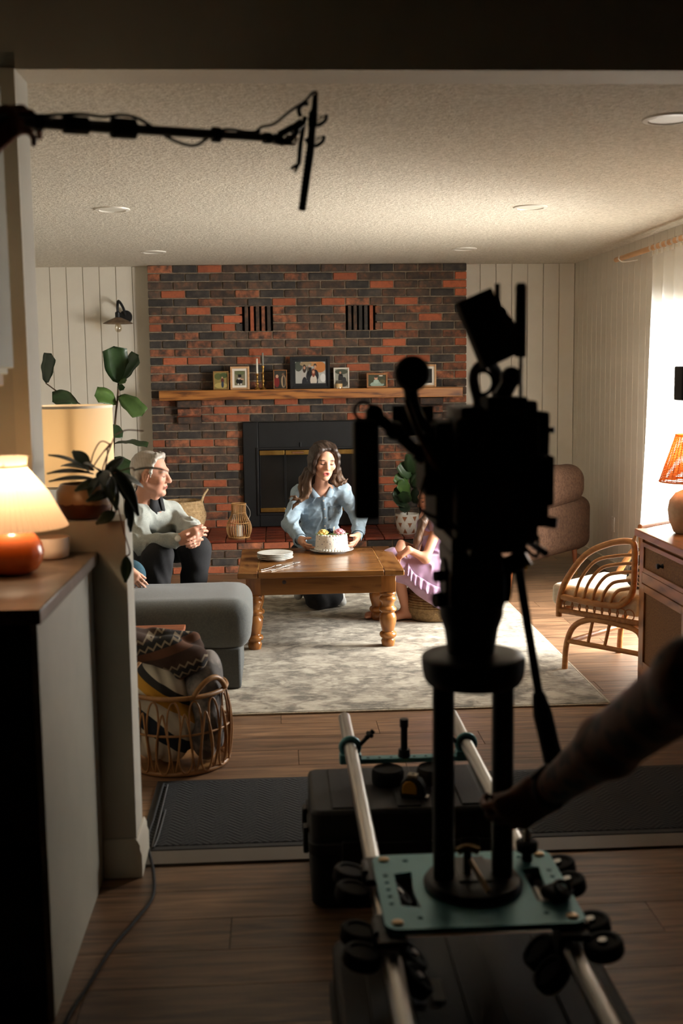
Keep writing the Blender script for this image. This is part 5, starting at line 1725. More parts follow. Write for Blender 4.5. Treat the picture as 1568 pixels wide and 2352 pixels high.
for i in range(NL):
    a = 2 * PI * i / NL + 0.1
    for kind in (0, 1):
        aa = a + kind * PI / NL
        pts = []
        for j in range(26):
            t = 2 * PI * j / 26
            zz = (1 - math.cos(t)) / 2
            wd_ = math.sin(t) * ((0.30 + 0.70 * zz) if kind == 0 else (1.0 - 0.70 * zz))
            z = (0.016 + (RIMZ - 0.030) * zz) if kind == 0 else (0.016 + (RIMZ - 0.075) * zz)
            th = aa + wd_ * 0.175
            r = brad(max(0, min(1, z / RIMZ))) + (0.006 if kind else -0.001)
            pts.append((BKX + r * math.cos(th), BKY + r * math.sin(th), z))
        MB().tube(pts, 0.0042, 6, closed=True).build('cane_loop', M_rb, rb_, smooth=80)
for a in (-0.75, PI - 0.75):
    pts = []
    for j in range(13):
        w = j / 12
        th = a - 0.42 + 0.84 * w
        pts.append((BKX + (brad(1) + 0.012) * math.cos(th), BKY + (brad(1) + 0.012) * math.sin(th), RIMZ + 0.008 + 0.06 * math.sin(PI * w) ** 0.8))
    MB().tube(pts, 0.011, 8).build('handle', M_rb, rb_, smooth=80)
def stripes_mat():
    m, nt, b = new_mat('striped_blanket')
    N, Lk = nt.nodes, nt.links
    tc = N.new('ShaderNodeTexCoord')
    mp = N.new('ShaderNodeMapping'); mp.inputs['Rotation'].default_value = (0.2, 0.95, 0.1); mp.inputs['Scale'].default_value = (3.4, 3.4, 3.4)
    Lk.new(tc.outputs['Object'], mp.inputs[0])
    sp = N.new('ShaderNodeSeparateXYZ'); Lk.new(mp.outputs[0], sp.inputs[0])
    fr = N.new('ShaderNodeMath'); fr.operation = 'FRACT'; Lk.new(sp.outputs['X'], fr.inputs[0])
    cr = N.new('ShaderNodeValToRGB'); cr.color_ramp.interpolation = 'CONSTANT'
    E_ = cr.color_ramp.elements
    E_[0].color = S(206, 196, 176)
    E_[1].position = 0.36; E_[1].color = S(34, 40, 50)
    for p, c in ((0.54, (206, 196, 176)), (0.76, (190, 140, 48)), (0.9, (52, 50, 48))):
        e = E_.new(p); e.color = S(*c)
    Lk.new(fr.outputs[0], cr.inputs[0]); Lk.new(cr.outputs[0], b.inputs['Base Color']); b.inputs['Roughness'].default_value = 1.0
    return m
bl1 = thing('striped_blanket', 'cream blanket with navy and yellow stripes in left half of basket', 'blanket', (BKX - 0.08, BKY, 0.02))
Blob(0.05).ell((BKX - 0.05, BKY - 0.01, 0.15), (0.145, 0.17, 0.135)).ell((BKX - 0.07, BKY - 0.03, 0.31), (0.115, 0.12, 0.115)).ell((BKX - 0.05, BKY + 0.03, 0.36), (0.09, 0.10, 0.09)).mesh('folds', stripes_mat(), bl1, h=0.008, disp=folds(0.010, 42, 11, (1, 0.2, 0.3)))
bl2 = thing('fleece_blanket', 'grey fleece blanket stuffed in right half of basket', 'blanket', (BKX + 0.09, BKY, 0.02))
Blob(0.05).ell((BKX + 0.115, BKY - 0.02, 0.15), (0.068, 0.135, 0.135)).ell((BKX + 0.10, BKY + 0.0, 0.32), (0.085, 0.12, 0.10)).ell((BKX + 0.10, BKY + 0.06, 0.36), (0.07, 0.07, 0.085)).mesh('folds', mat('grey_fleece', S(150, 142, 136), S(98, 94, 92), scale=7, rough=1, bump=0.3, bscale=300, contrast=(0.42, 0.52)), bl2, h=0.008, disp=folds(0.010, 46, 23, (1, 0.4, 0.2)))
def aztec_mat():
    m, nt, b = new_mat('patterned_wool')
    N, Lk = nt.nodes, nt.links
    tc = N.new('ShaderNodeTexCoord')
    mp = N.new('ShaderNodeMapping'); mp.inputs['Rotation'].default_value = (0, 0.28, 0)
    Lk.new(tc.outputs['Object'], mp.inputs[0])
    sp = N.new('ShaderNodeSeparateXYZ'); Lk.new(mp.outputs[0], sp.inputs[0])
    def mth(op, a, v):
        q = N.new('ShaderNodeMath'); q.operation = op; Lk.new(a, q.inputs[0])
        if isinstance(v, float): q.inputs[1].default_value = v
        else: Lk.new(v, q.inputs[1])
        return q.outputs[0]
    band = mth('FRACT', mth('MULTIPLY', sp.outputs['Z'], 7.5), 0.0)
    zig = mth('PINGPONG', mth('MULTIPLY', sp.outputs['X'], 30.0), 0.5)
    sm = mth('FRACT', mth('ADD', mth('MULTIPLY', sp.outputs['Z'], 30.0), zig), 0.0)
    cr = N.new('ShaderNodeValToRGB'); cr.color_ramp.interpolation = 'CONSTANT'
    E_ = cr.color_ramp.elements
    E_[0].color = S(66, 46, 36); E_[1].position = 0.3; E_[1].color = S(96, 62, 42)
    for p, c in ((0.55, (40, 38, 38)), (0.85, (66, 46, 36))):
        e = E_.new(p); e.color = S(*c)
    Lk.new(band, cr.inputs[0])
    gt = N.new('ShaderNodeMath'); gt.operation = 'GREATER_THAN'; gt.inputs[1].default_value = 0.72; Lk.new(sm, gt.inputs[0])
    g2 = N.new('ShaderNodeMath'); g2.operation = 'GREATER_THAN'; g2.inputs[1].default_value = 0.55; Lk.new(band, g2.inputs[0])
    m4 = N.new('ShaderNodeMath'); m4.operation = 'MULTIPLY'; Lk.new(gt.outputs[0], m4.inputs[0]); Lk.new(g2.outputs[0], m4.inputs[1])
    mx = N.new('ShaderNodeMixRGB'); Lk.new(m4.outputs[0], mx.inputs[0]); Lk.new(cr.outputs[0], mx.inputs[1]); mx.inputs[2].default_value = S(138, 124, 104)
    Lk.new(mx.outputs[0], b.inputs['Base Color']); b.inputs['Roughness'].default_value = 1.0
    return m
bl3 = thing('wool_throw', 'dark brown patterned wool throw bundled on top of basket', 'blanket', (BKX - 0.07, BKY, 0.40))
Blob(0.04).cap((BKX - 0.23, BKY - 0.04, 0.505), (BKX - 0.02, BKY - 0.05, 0.465), 0.055, 0.06).cap((BKX - 0.02, BKY - 0.05, 0.465), (BKX + 0.075, BKY - 0.06, 0.445), 0.062, 0.05).cap((BKX - 0.2, BKY + 0.05, 0.50), (BKX + 0.06, BKY + 0.04, 0.475), 0.06, 0.05).cap((BKX + 0.06, BKY - 0.06, 0.44), (BKX + 0.02, BKY - 0.09, 0.385), 0.045, 0.022).mesh('folds', aztec_mat(), bl3, h=0.007, disp=folds(0.008, 40, 31, (0.3, 0.4, 1)))

# ================================================================== kitchen peninsula
pn = thing('peninsula_cabinet', 'kitchen peninsula base with dark drawer fronts and pale end panel', 'cabinet', (-1.2, 3.0, 0))
PX, PY0, PY1, PZ = -0.572, 2.64, 3.435, 1.0
M_dkfront = mat('dark_drawer_paint', S(40, 41, 42), S(34, 35, 36), scale=5, rough=0.55)
MB().box(-2.39, PX - 0.019, PY0 + 0.02, PY1, 0.08, PZ).build('carcass', M_dkfront, pn)
MB().box(PX - 0.018, PX, PY0 - 0.002, PY1, 0.0, PZ).build('end_panel', mat('pale_panel', S(172, 168, 152), S(162, 158, 143), scale=3, rough=0.5), pn, bevel=0.002)
MB().box(-2.39, PX - 0.03, PY0 + 0.07, PY0 + 0.08, 0.0, 0.08).build('toe_kick', M_black_matte, pn)
for c, (x0, x1) in enumerate(((-1.18, PX - 0.022), (-1.79, -1.186))):
    for (z0, z1) in ((0.80, 0.985), (0.45, 0.79), (0.09, 0.44)):
        d = MB().box(x0, x1, PY0, PY0 + 0.02, z0, z1).build('drawer', M_dkfront, pn, bevel=0.003)
        f = MB()
        f.box(x0, x0 + 0.055, PY0 - 0.007, PY0, z0, z1).box(x1 - 0.055, x1, PY0 - 0.007, PY0, z0, z1).box(x0 + 0.055, x1 - 0.055, PY0 - 0.007, PY0, z0, z0 + 0.05).box(x0 + 0.055, x1 - 0.055, PY0 - 0.007, PY0, z1 - 0.05, z1)
        f.build('drawer_frame', M_dkfront, d, bevel=0.002)
        mx_ = (x0 + x1) / 2
        MB().tube([(mx_ - 0.06, PY0 - 0.007, (z0 + z1) / 2), (mx_ - 0.06, PY0 - 0.035, (z0 + z1) / 2), (mx_ + 0.06, PY0 - 0.035, (z0 + z1) / 2), (mx_ + 0.06, PY0 - 0.007, (z0 + z1) / 2)], 0.005, 8).build('pull', M_black, d)
wt = MB().box(-2.39, -0.552, 2.585, 3.438, PZ + 0.001, 1.037).build('countertop', mat('laminate_counter', S(112, 92, 76), S(92, 76, 62), scale=10, rough=0.32, stretch=(1, 3, 1)), None, bevel=0.004)
tag(wt, 'brown laminate countertop on the peninsula under orange lamp', 'countertop')
uc = thing('upper_cabinet', 'pale upper kitchen cabinet at top left picture edge', 'cabinet', (-1.0, 2.6, 1.55))
M_pcab = mat('pale_cabinet', S(186, 184, 168), S(178, 176, 160), scale=3, rough=0.5)
MB().box(-1.40, -0.690, 2.45, 2.98, 1.575, 2.30).build('body', M_pcab, uc, bevel=0.003)
MB().box(-0.690, -0.672, 2.46, 2.97, 1.59, 2.285).build('door', M_pcab, uc, bevel=0.003)
MB().box(-1.40, -0.700, 2.45, 2.97, 1.545, 1.575).build('light_rail', mat('rail_wood', S(170, 140, 110), rough=0.5), uc, bevel=0.003)

# pleated lamp with orange ceramic base
tlx, tly = pt(30, 1300, 3.08)[0], 3.08
CT = 1.0375
tl = thing('pleated_lamp', 'lit table lamp with pleated white shade and round orange base', 'lamp', (tlx, tly, CT))
def orange_mat():
    m, nt, b = new_mat('orange_glaze')
    b.inputs['Base Color'].default_value = S(224, 108, 44)
    b.inputs['Roughness'].default_value = 0.25
    b.inputs['Coat Weight'].default_value = 0.15
    return m
MB().lathe([(0, 0), (0.045, 0), (0.066, 0.012), (0.080, 0.035), (0.084, 0.058), (0.079, 0.082), (0.062, 0.105), (0.036, 0.119), (0.022, 0.122), (0.020, 0.13), (0, 0.13)], (tlx, tly, CT), 44).build('orange_base', orange_mat(), tl, smooth=60)
MB().cyl((tlx, tly, CT + 0.125), (tlx, tly, CT + 0.19), 0.007, 10).build('stem', M_brass, tl)
sh0, sh1 = CT + 0.128, CT + 0.318
NP = 180
MB().shell([(0.150, sh0), (0.148, sh0 + 0.004), (0.100, (sh0 + sh1) / 2), (0.048, sh1 - 0.03), (0.047, sh1 - 0.022), (0.050, sh1)], (tlx, tly, 0), NP,
           ruffle=lambda a, i: 1 + (0.016 if i < 4 else 0.03) * (1 if int(round(a / (2 * PI) * NP)) % 3 == 0 else (-0.5 if int(round(a / (2 * PI) * NP)) % 3 == 1 else 0))).build('pleated_shade', shade_mat('pleated_paper', S(236, 222, 200), trans=0.55, tint=S(255, 232, 200)), tl, smooth=25)
tp = MB()
tp.torus((tlx, tly, sh1 - 0.026), 0.0485, 0.003, n=40, m=6)
tp.build('tape', mat('shade_tape', S(230, 214, 190), rough=0.8), tl)
sp_ = MB()
for a in (0.5, 0.5 + 2 * PI / 3, 0.5 + 4 * PI / 3):
    sp_.cyl((tlx, tly, CT + 0.19), (tlx + 0.047 * math.cos(a), tly + 0.047 * math.sin(a), sh1 - 0.02), 0.0018, 5)
sp_.build('spider', M_brass, tl)
bulb('lamp_light', (tlx, tly, CT + 0.235), 2.6, tl, radius=0.02)
# cream bowl behind the lamp
bwx, bwy = pt(118, 1270, 3.33)[0], 3.33
MBb = MB().lathe([(0, 0), (0.040, 0), (0.050, 0.006), (0.054, 0.03), (0.054, 0.062), (0.049, 0.062), (0.048, 0.03), (0.04, 0.012), (0, 0.010)], (0, 0, 0), 32).build('ceramic_bowl', mat('blush_ceramic', S(222, 200, 180), rough=0.45), None, smooth=50)
MBb.location = (bwx, bwy, CT + 0.0005)
tag(MBb, 'small cream ceramic bowl on counter behind orange lamp', 'bowl')

# trailing plant on the half wall
gx, gy, gz = -0.600, 3.52, 1.1305
tp_ = thing('trailing_plant', 'dark-leaved trailing plant in brown glazed pot on half wall', 'plant', (gx, gy, gz))
def pot_glaze():
    m, nt, b = new_mat('dipped_glaze')
    N, Lk = nt.nodes, nt.links
    tc = N.new('ShaderNodeTexCoord'); sp = N.new('ShaderNodeSeparateXYZ'); Lk.new(tc.outputs['Object'], sp.inputs[0])
    nz = N.new('ShaderNodeTexNoise'); nz.inputs['Scale'].default_value = 26; Lk.new(tc.outputs['Object'], nz.inputs['Vector'])
    ad = N.new('ShaderNodeMath'); ad.operation = 'MULTIPLY_ADD'; ad.inputs[1].default_value = 0.03; Lk.new(nz.outputs['Fac'], ad.inputs[0]); Lk.new(sp.outputs['Z'], ad.inputs[2])
    gt = N.new('ShaderNodeMath'); gt.operation = 'GREATER_THAN'; gt.inputs[1].default_value = gz + 0.062; Lk.new(ad.outputs[0], gt.inputs[0])
    mx = N.new('ShaderNodeMixRGB'); mx.inputs[1].default_value = S(84, 42, 24); mx.inputs[2].default_value = S(150, 116, 82); Lk.new(gt.outputs[0], mx.inputs[0])
    Lk.new(mx.outputs[0], b.inputs['Base Color']); b.inputs['Roughness'].default_value = 0.3
    return m
MB().lathe([(0, 0), (0.060, 0), (0.074, 0.012), (0.086, 0.05), (0.085, 0.085), (0.072, 0.108), (0.066, 0.108), (0.075, 0.084), (0, 0.08)], (gx, gy, gz), 36).build('pot', pot_glaze(), tp_, smooth=50)
MB().lathe([(0, 0.082), (0.074, 0.083), (0, 0.092)], (gx, gy, gz), 20).build('soil', M_soil, tp_)
core = Vector((gx + 0.01, gy, gz + 0.10))
for (b_, t_, w, yy, yb, dr_, nr) in [((205, 1082), (112, 1045), 0.040, 3.40, 3.5, 0.12, (0, -0.5, 1)), ((206, 1068), (166, 1036), 0.040, 3.55, 3.52, 0.15, (0, -1, 0.4)), ((215, 1088), (108, 1088), 0.036, 3.40, 3.5, 0.1, (0, -0.4, 1)),
                             ((216, 1100), (112, 1106), 0.030, 3.45, 3.5, 0.1, (0, -0.4, 1)), ((255, 1072), (318, 1185), 0.052, 3.50, 3.52, 0.16, (0.6, -1, 0.4)), ((306, 1080), (398, 1088), 0.016, 3.60, 3.55, 0.2, (0, -0.4, 1)),
                             ((250, 1108), (268, 1172), 0.040, 3.36, 3.44, 0.1, (0.3, -1, 0.2)), ((230, 1108), (172, 1128), 0.040, 3.38, 3.45, 0.12, (0, -0.8, 0.7)), ((264, 1176), (220, 1204), 0.036, 3.40, 3.42, 0.1, (0, -1, 0.3)),
                             ((290, 1140), (300, 1222), 0.032, 3.50, 3.5, 0.1, (0.6, -1, 0.1)), ((255, 1130), (198, 1152), 0.034, 3.36, 3.42, 0.1, (0, -1, 0.5)), ((240, 1090), (285, 1050), 0.034, 3.6, 3.53, 0.15, (0, -0.8, 0.6)),
                             ((232, 1085), (190, 1066), 0.044, 3.42, 3.5, 0.15, (0, -0.6, 0.8)), ((246, 1095), (262, 1150), 0.05, 3.38, 3.47, 0.12, (-0.3, -1, 0.4)), ((225, 1095), (205, 1140), 0.040, 3.38, 3.45, 0.12, (-0.4, -1, 0.4)),
                             ((262, 1090), (330, 1120), 0.036, 3.62, 3.53, 0.15, (0.2, -0.7, 0.8)), ((236, 1080), (240, 1120), 0.044, 3.37, 3.48, 0.1, (0.1, -1, 0.4)), ((215, 1080), (140, 1070), 0.034, 3.62, 3.55, 0.14, (0, -0.5, 1)),
                             ((290, 1278), (288, 1338), 0.036, 3.41, 3.425, 0.08, (0.3, -1, 0.1))]:
    leaf('leaf', pt(b_[0], b_[1], yb), pt(t_[0], t_[1], yy), w, M_dark_leaf, tp_, nr, dr_, n=10)
M_vine = mat('vine_stem', S(128, 84, 66), S(100, 66, 50), scale=20, rough=0.6)
for P_ in ([(205, 1078, 3.5), (215, 1040, 3.5), (232, 1014, 3.5), (252, 1022, 3.5), (240, 1036, 3.5)], [(212, 1075, 3.5), (232, 1045, 3.5), (254, 1018, 3.5)], [(240, 1085, 3.5), (246, 1050, 3.52), (247, 1028, 3.52)],
           [(255, 1110, 3.45), (272, 1170, 3.42), (284, 1220, 3.42), (298, 1268, 3.425), (288, 1278, 3.425)], [(250, 1090, 3.5), (300, 1075, 3.55), (308, 1080, 3.55)], [(262, 1000, 3.55), (290, 988, 3.6), (330, 990, 3.6)],
           [(236, 1085, 3.5), (238, 1068, 3.5), (262, 1005, 3.55)], [(240, 1105, 3.46), (280, 1130, 3.5), (292, 1145, 3.5)], [(230, 1100, 3.45), (262, 1160, 3.42), (266, 1178, 3.42)]):
    MB().tube(bez([pt(*q) for q in P_], 5), 0.0022, 6).build('stem', M_vine, tp_)

# ================================================================== film equipment in the doorway
M_teal = mat('teal_anodised', S(104, 168, 178), S(92, 154, 164), scale=4, rough=0.35, metal=0.25)
M_rubber = mat('black_rubber', S(20, 20, 21), rough=0.8)
M_case = mat('black_polymer', S(30, 31, 32), S(25, 26, 27), scale=60, rough=0.62, bump=0.15, bscale=250)

def cut_with(o, cutters):
    """carve real openings into a plate"""
    me = bpy.data.meshes.new('cutter')
    me.from_pydata(cutters.v, [], cutters.f)
    c = bpy.data.objects.new('cutter', me)
    COL.objects.link(c)
    md = o.modifiers.new('cut', 'BOOLEAN')
    md.object = c
    md.operation = 'DIFFERENCE'
    md.solver = 'EXACT'
    dg = bpy.context.evaluated_depsgraph_get()
    ev = o.evaluated_get(dg)
    nm = bpy.data.meshes.new_from_object(ev)
    o.modifiers.clear()
    o.data = nm
    bpy.data.objects.remove(c)
    nm.set_sharp_from_angle(angle=math.radians(35))

def rounded_rect(x0, x1, y0, y1, r, n=5):
    p = []
    for (cx, cy, a) in ((x1 - r, y1 - r, 0), (x0 + r, y1 - r, PI / 2), (x0 + r, y0 + r, PI), (x1 - r, y0 + r, 1.5 * PI)):
        for i in range(n + 1):
            t = a + PI / 2 * i / n
            p.append((cx + r * math.cos(t), cy + r * math.sin(t)))
    return p

def hard_case(label, x0, x1, y0, y1, h, group):
    t = thing('equipment_case', label, 'case', ((x0 + x1) / 2, (y0 + y1) / 2, 0.0), group=group)
    seam = h * 0.62
    MB().prism(rounded_rect(x0, x1, y0, y1, 0.03), 0.0095, seam - 0.002, 'z').build('case_body', M_case, t, bevel=0.008)
    lid = MB().prism(rounded_rect(x0, x1, y0, y1, 0.03), seam + 0.002, h, 'z').build('lid', M_case, t, bevel=0.012)
    MB().prism(rounded_rect(x0 - 0.008, x1 + 0.008, y0 - 0.008, y1 + 0.008, 0.032), seam - 0.018, seam + 0.018, 'z').build('rim_flange', M_case, t, bevel=0.004)
    for k in range(3):
        xr = x0 + (x1 - x0) * (0.17 + 0.33 * k)
        MB().box(xr - 0.035, xr + 0.035, y0 + 0.02, y1 - 0.02, h - 0.001, h + 0.004).build('lid_rib', M_case, lid, bevel=0.002)
    for xr in (x0 + (x1 - x0) * 0.2, x0 + (x1 - x0) * 0.8):
        MB().box(xr - 0.028, xr + 0.028, y0 - 0.024, y0 - 0.006, seam - 0.05, seam + 0.03).build('latch', M_black, t, bevel=0.004)
    for yy in (y0 + (y1 - y0) * 0.3, y0 + (y1 - y0) * 0.7):
        MB().box(x0 - 0.022, x0 - 0.006, yy - 0.022, yy + 0.022, seam - 0.05, seam + 0.03).build('latch', M_black, t, bevel=0.004)
    mx = (x0 + x1) / 2
    MB().tube(bez([(mx - 0.09, y0 - 0.005, seam - 0.05), (mx - 0.085, y0 - 0.035, seam - 0.055), (mx, y0 - 0.042, seam - 0.06), (mx + 0.085, y0 - 0.035, seam - 0.055), (mx + 0.09, y0 - 0.005, seam - 0.05)], 5), 0.009, 8).build('handle', M_rubber, t)
    return t
hard_case('black hard equipment case on floor under far end of track', 0.075, 0.655, 3.16, 3.53, 0.30, 'equipment cases')
c2 = hard_case('black hard equipment case under near end of track, tape labels on lid', 0.10, 0.68, 1.62, 2.42, 0.30, 'equipment cases')
q1 = pt(957, 2275, 2.0)
for (a, b, m_) in (((983, 2250), (1025, 2298), mat('masking_tape', S(120, 114, 100), rough=0.7)), ((943, 2262), (980, 2306), mat('blue_tape', S(84, 96, 112), rough=0.7))):
    A, B = on_z(a[0], a[1], 0.305), on_z(b[0], b[1], 0.305)
    MB().box(A[0], B[0], B[1], A[1], 0.3042, 0.3055).build('tape_label', m_, c2)

# tape measure standing on the far case
tmx, tmy, tmz = 0.385, 3.25, 0.304
tm = thing('tape_measure', 'yellow and black tape measure standing on far equipment case', 'tape measure', (tmx, tmy, tmz))
prof_t = [(-0.036, 0), (0.036, 0), (0.038, 0.012), (0.036, 0.035), (0.024, 0.054), (0.004, 0.063), (-0.018, 0.060), (-0.034, 0.044), (-0.038, 0.02)]
Mt = Matrix.Translation((tmx, tmy, tmz)) @ Matrix.Rotation(-0.35, 4, 'Z')
xf(MB().prism(prof_t, -0.021, 0.021, 'y'), Mt).build('body', M_rubber, tm, bevel=0.006)
xf(MB().prism([(p[0] * 0.62 - 0.006, 0.012 + p[1] * 0.66) for p in prof_t], -0.0235, 0.0235, 'y'), Mt).build('yellow_shell', mat('yellow_plastic', S(206, 150, 36), rough=0.4), tm, bevel=0.003)
xf(MB().box(-0.016, 0.014, -0.013, 0.013, 0.058, 0.069), Mt).build('lock_button', mat('pale_plastic', S(190, 180, 158), rough=0.5), tm, bevel=0.002)
xf(MB().lathe([(0, 0.069), (0.004, 0.069), (0.004, 0.0705), (0, 0.0705)], (0, 0, 0), 10), Mt).build('button_dot', M_rubber, tm)
xf(MB().box(0.034, 0.046, -0.012, 0.012, 0.003, 0.005), Mt).build('steel_tab', M_steel, tm)

# slider track: two tubes held by end brackets standing on the cases
RX = (0.207, 0.573)
RZ = 0.405
tk = thing('slider_track', 'pair of silver dolly rails with teal end brackets on black cases', 'camera track', (0.39, 2.7, 0.3))
for x in RX:
    MB().tube([(x, 1.25, RZ), (x, 3.72, RZ)], 0.0205, 20).build('rail', M_steel, tk, smooth=60)
for yb, far in ((3.42, True), (1.75, False)):
    MB().box(RX[0] + 0.02, RX[1] - 0.02, yb - 0.018, yb + 0.018, RZ - 0.052, RZ - 0.036).build('cross_bar', M_teal, tk, bevel=0.003)
    for k in range(8):
        xx = 0.262 + k * 0.0365
        MB().lathe([(0, 0), (0.005, 0), (0.005, 0.001), (0, 0.001)], (xx, yb - 0.004, RZ - 0.0365), 10).build('bar_hole', M_rubber, tk)
    for x, s in ((RX[0], 1), (RX[1], -1)):
        MB().torus((x, yb, RZ), 0.027, 0.009, rot=(PI / 2, 0, 0), n=28, m=8).build('clamp_ring', M_teal, tk, smooth=80)
        MB().box(x - 0.034, x + 0.034, yb - 0.02, yb + 0.02, RZ - 0.052, RZ - 0.02).build('clamp_foot', M_teal, tk, bevel=0.004)
        MB().tube([(x + s * 0.03, yb, RZ + 0.005), (x + s * 0.055, yb, RZ + 0.03)], 0.007, 8).build('clamp_screw', M_black, tk)
        kb = MB()
        kb.cbox((x + s * 0.062, yb, RZ + 0.038), (0.035, 0.012, 0.014), (0, -0.7 * s, 0.3))
        kb.cbox((x + s * 0.062, yb, RZ + 0.038), (0.012, 0.034, 0.014), (0, -0.7 * s, 0.3))
        kb.build('clamp_knob', M_rubber, tk, bevel=0.003)
    for xx in (0.32, 0.46):
        MB().lathe([(0, 0.305), (0.048, 0.305), (0.05, 0.312), (0.05, RZ - 0.066), (0.045, RZ - 0.055), (0, RZ - 0.053)], (xx, yb - 0.05 if far else yb, 0), 28).build('foot_pad', M_rubber, tk, smooth=40)
    if far:
        MB().cyl((0.377, yb, RZ - 0.04), (0.377, yb, RZ + 0.075), 0.011, 12).build('centre_post', M_black, tk, smooth=50)
        MB().lathe([(0, 0.06), (0.014, 0.06), (0.014, 0.085), (0, 0.085)], (0.377, yb, RZ), 14).build('post_cap', M_black, tk, smooth=40)
        MB().lathe([(0, -0.036), (0.02, -0.036), (0.018, -0.012), (0, -0.012)], (0.377, yb, RZ), 14).build('post_collar', M_black, tk, smooth=40)

# carriage: teal plate with cut-outs, and skate wheels
PLX0, PLX1, PLY0, PLY1, PLZ = 0.196, 0.604, 2.125, 2.475, 0.467
cg = thing('dolly_carriage', 'teal metal dolly plate with black skate wheels riding on rails', 'camera dolly', (0.40, 2.3, PLZ))
plate = MB().prism(rounded_rect(PLX0, PLX1, PLY0, PLY1, 0.028), PLZ - 0.013, PLZ, 'z').build('plate', M_teal, cg)
cut = MB()
for s in (-1, 1):
    c = 0.40 + s * 0.143
    cut.prism([(c - 0.02, 2.225), (c + 0.02, 2.215), (c + 0.014 * (1 if s > 0 else 1), 2.30), (c + 0.02, 2.385), (c - 0.02, 2.375)], PLZ - 0.05, PLZ + 0.05, 'z')
    for k in range(5):
        y = 2.235 + 0.033 * k
        cut.cyl((0.40 + s * 0.182, y, PLZ - 0.05), (0.40 + s * 0.182, y, PLZ + 0.05), 0.0055, 10)
    for y in (2.17, 2.44):
        cut.cyl((0.40 + s * 0.13, y, PLZ - 0.05), (0.40 + s * 0.13, y, PLZ + 0.05), 0.0065, 10)
cut_with(plate, cut)
for (x, y) in ((PLX0 + 0.026, PLY0 + 0.026), (PLX1 - 0.026, PLY0 + 0.026), (PLX0 + 0.026, PLY1 - 0.026), (PLX1 - 0.026, PLY1 - 0.026)):
    MB().lathe([(0, 0), (0.012, 0), (0.012, 0.003), (0.008, 0.005), (0, 0.005)], (x, y, PLZ), 14).build('bolt', mat('brass_bolt', S(200, 176, 140), rough=0.35, metal=0.7), cg, smooth=40)
wheel_proto = None
for x, s in ((RX[0], -1), (RX[1], 1)):
    for y in (PLY0 + 0.035, PLY1 - 0.035):
        MB().box(x - 0.03, x + 0.03, y - 0.062, y + 0.062, PLZ - 0.029, PLZ - 0.0135).build('truck', M_black, cg, bevel=0.004)
        for sd, ang_ in ((s, 0.20), (-s, -0.75)):
            for dy in (-0.045, 0.045):
                n = Vector((sd * math.cos(ang_), 0, math.sin(ang_)))
                cc = Vector((x, y + dy, RZ)) + n * (0.0215 + 0.040)
                ax = n.cross(Vector((0, 1, 0)))
                w = MB().lathe([(0, -0.012), (0.026, -0.012), (0.028, -0.016), (0.037, -0.015), (0.040, -0.010), (0.040, 0.010), (0.037, 0.015), (0.028, 0.016), (0.026, 0.012), (0, 0.012)], cc, 24, M=rot_to(ax)).build('wheel', M_rubber, cg, smooth=40)
                MB().lathe([(0, 0.0121), (0.009, 0.0121), (0.009, 0.018), (0, 0.018)], cc, 10, M=rot_to(ax)).build('axle_nut', M_steel, w)
            arm_c = Vector((x, y, RZ)) + Vector((sd * math.cos(ang_), 0, math.sin(ang_))) * 0.03 + Vector((0, 0, 0.025))
            MB().cbox(arm_c, (0.012, 0.06, 0.05), (0, 0, 0)).build('axle_bracket', M_black, cg, bevel=0.003)
# wheel brake knob at the far right corner of the plate
bkx, bky = 0.545, 2.425
MB().lathe([(0, 0), (0.012, 0), (0.012, 0.02), (0.024, 0.022), (0.026, 0.04), (0.02, 0.046), (0, 0.046)], (bkx, bky, PLZ), 16).build('brake_knob', M_rubber, cg, smooth=40)
MB().lathe([(0, 0.046), (0.008, 0.046), (0.010, 0.06), (0.004, 0.08), (0, 0.082)], (bkx, bky, PLZ), 14).build('knob_tip', mat('pale_steel', S(214, 206, 196), rough=0.25, metal=0.6), cg, smooth=50)
MB().cbox((0.565, 2.235, PLZ + 0.012), (0.05, 0.05, 0.024), (0, 0, 0.5)).build('side_clamp', M_rubber, cg, bevel=0.008)
MB().torus((0.575, 2.215, PLZ + 0.03), 0.018, 0.005, rot=(0.4, 0.3, 0), n=20, m=6).build('clamp_lever', M_black, cg)

# riser
rx, ry = 0.402, 2.31
rs = thing('camera_riser', 'black two-column camera riser bolted to the teal plate', 'camera riser', (rx, ry, PLZ))
MB().lathe([(0, 0.0005), (0.105, 0.0005), (0.107, 0.008), (0.100, 0.018), (0.07, 0.024), (0, 0.024)], (rx, ry, PLZ), 44).build('base_flange', M_black_soft, rs, smooth=40)
for dx in (-0.0635, 0.0635):
    MB().cyl((rx + dx, ry, PLZ + 0.02), (rx + dx, ry, 0.925), 0.0235, 24).build('column', M_black_soft, rs, smooth=60)
MB().lathe([(0.0, 0.918), (0.098, 0.918), (0.104, 0.928), (0.108, 0.945), (0.109, 0.972), (0.105, 0.976), (0.085, 0.978), (0.06, 0.985), (0.0, 0.985)], (rx, ry, 0), 48).build('top_flange', M_black_soft, rs, smooth=40)
MB().cbox((rx, ry + 0.02, PLZ + 0.026), (0.07, 0.12, 0.004)).build('pad_plate', mat('grey_plate', S(70, 70, 68), rough=0.5, metal=0.4), rs)
MB().cyl((rx - 0.012, ry - 0.0, PLZ + 0.024), (rx - 0.012, ry - 0.0, PLZ + 0.075), 0.009, 12).build('tie_bolt', M_black, rs)
MB().tube(bez([(rx - 0.034, ry, PLZ + 0.076), (rx - 0.012, ry, PLZ + 0.084), (rx + 0.012, ry, PLZ + 0.076)], 5), 0.009, 8).build('wing_nut', mat('warm_brass', S(188, 160, 118), rough=0.35, metal=0.7), rs)
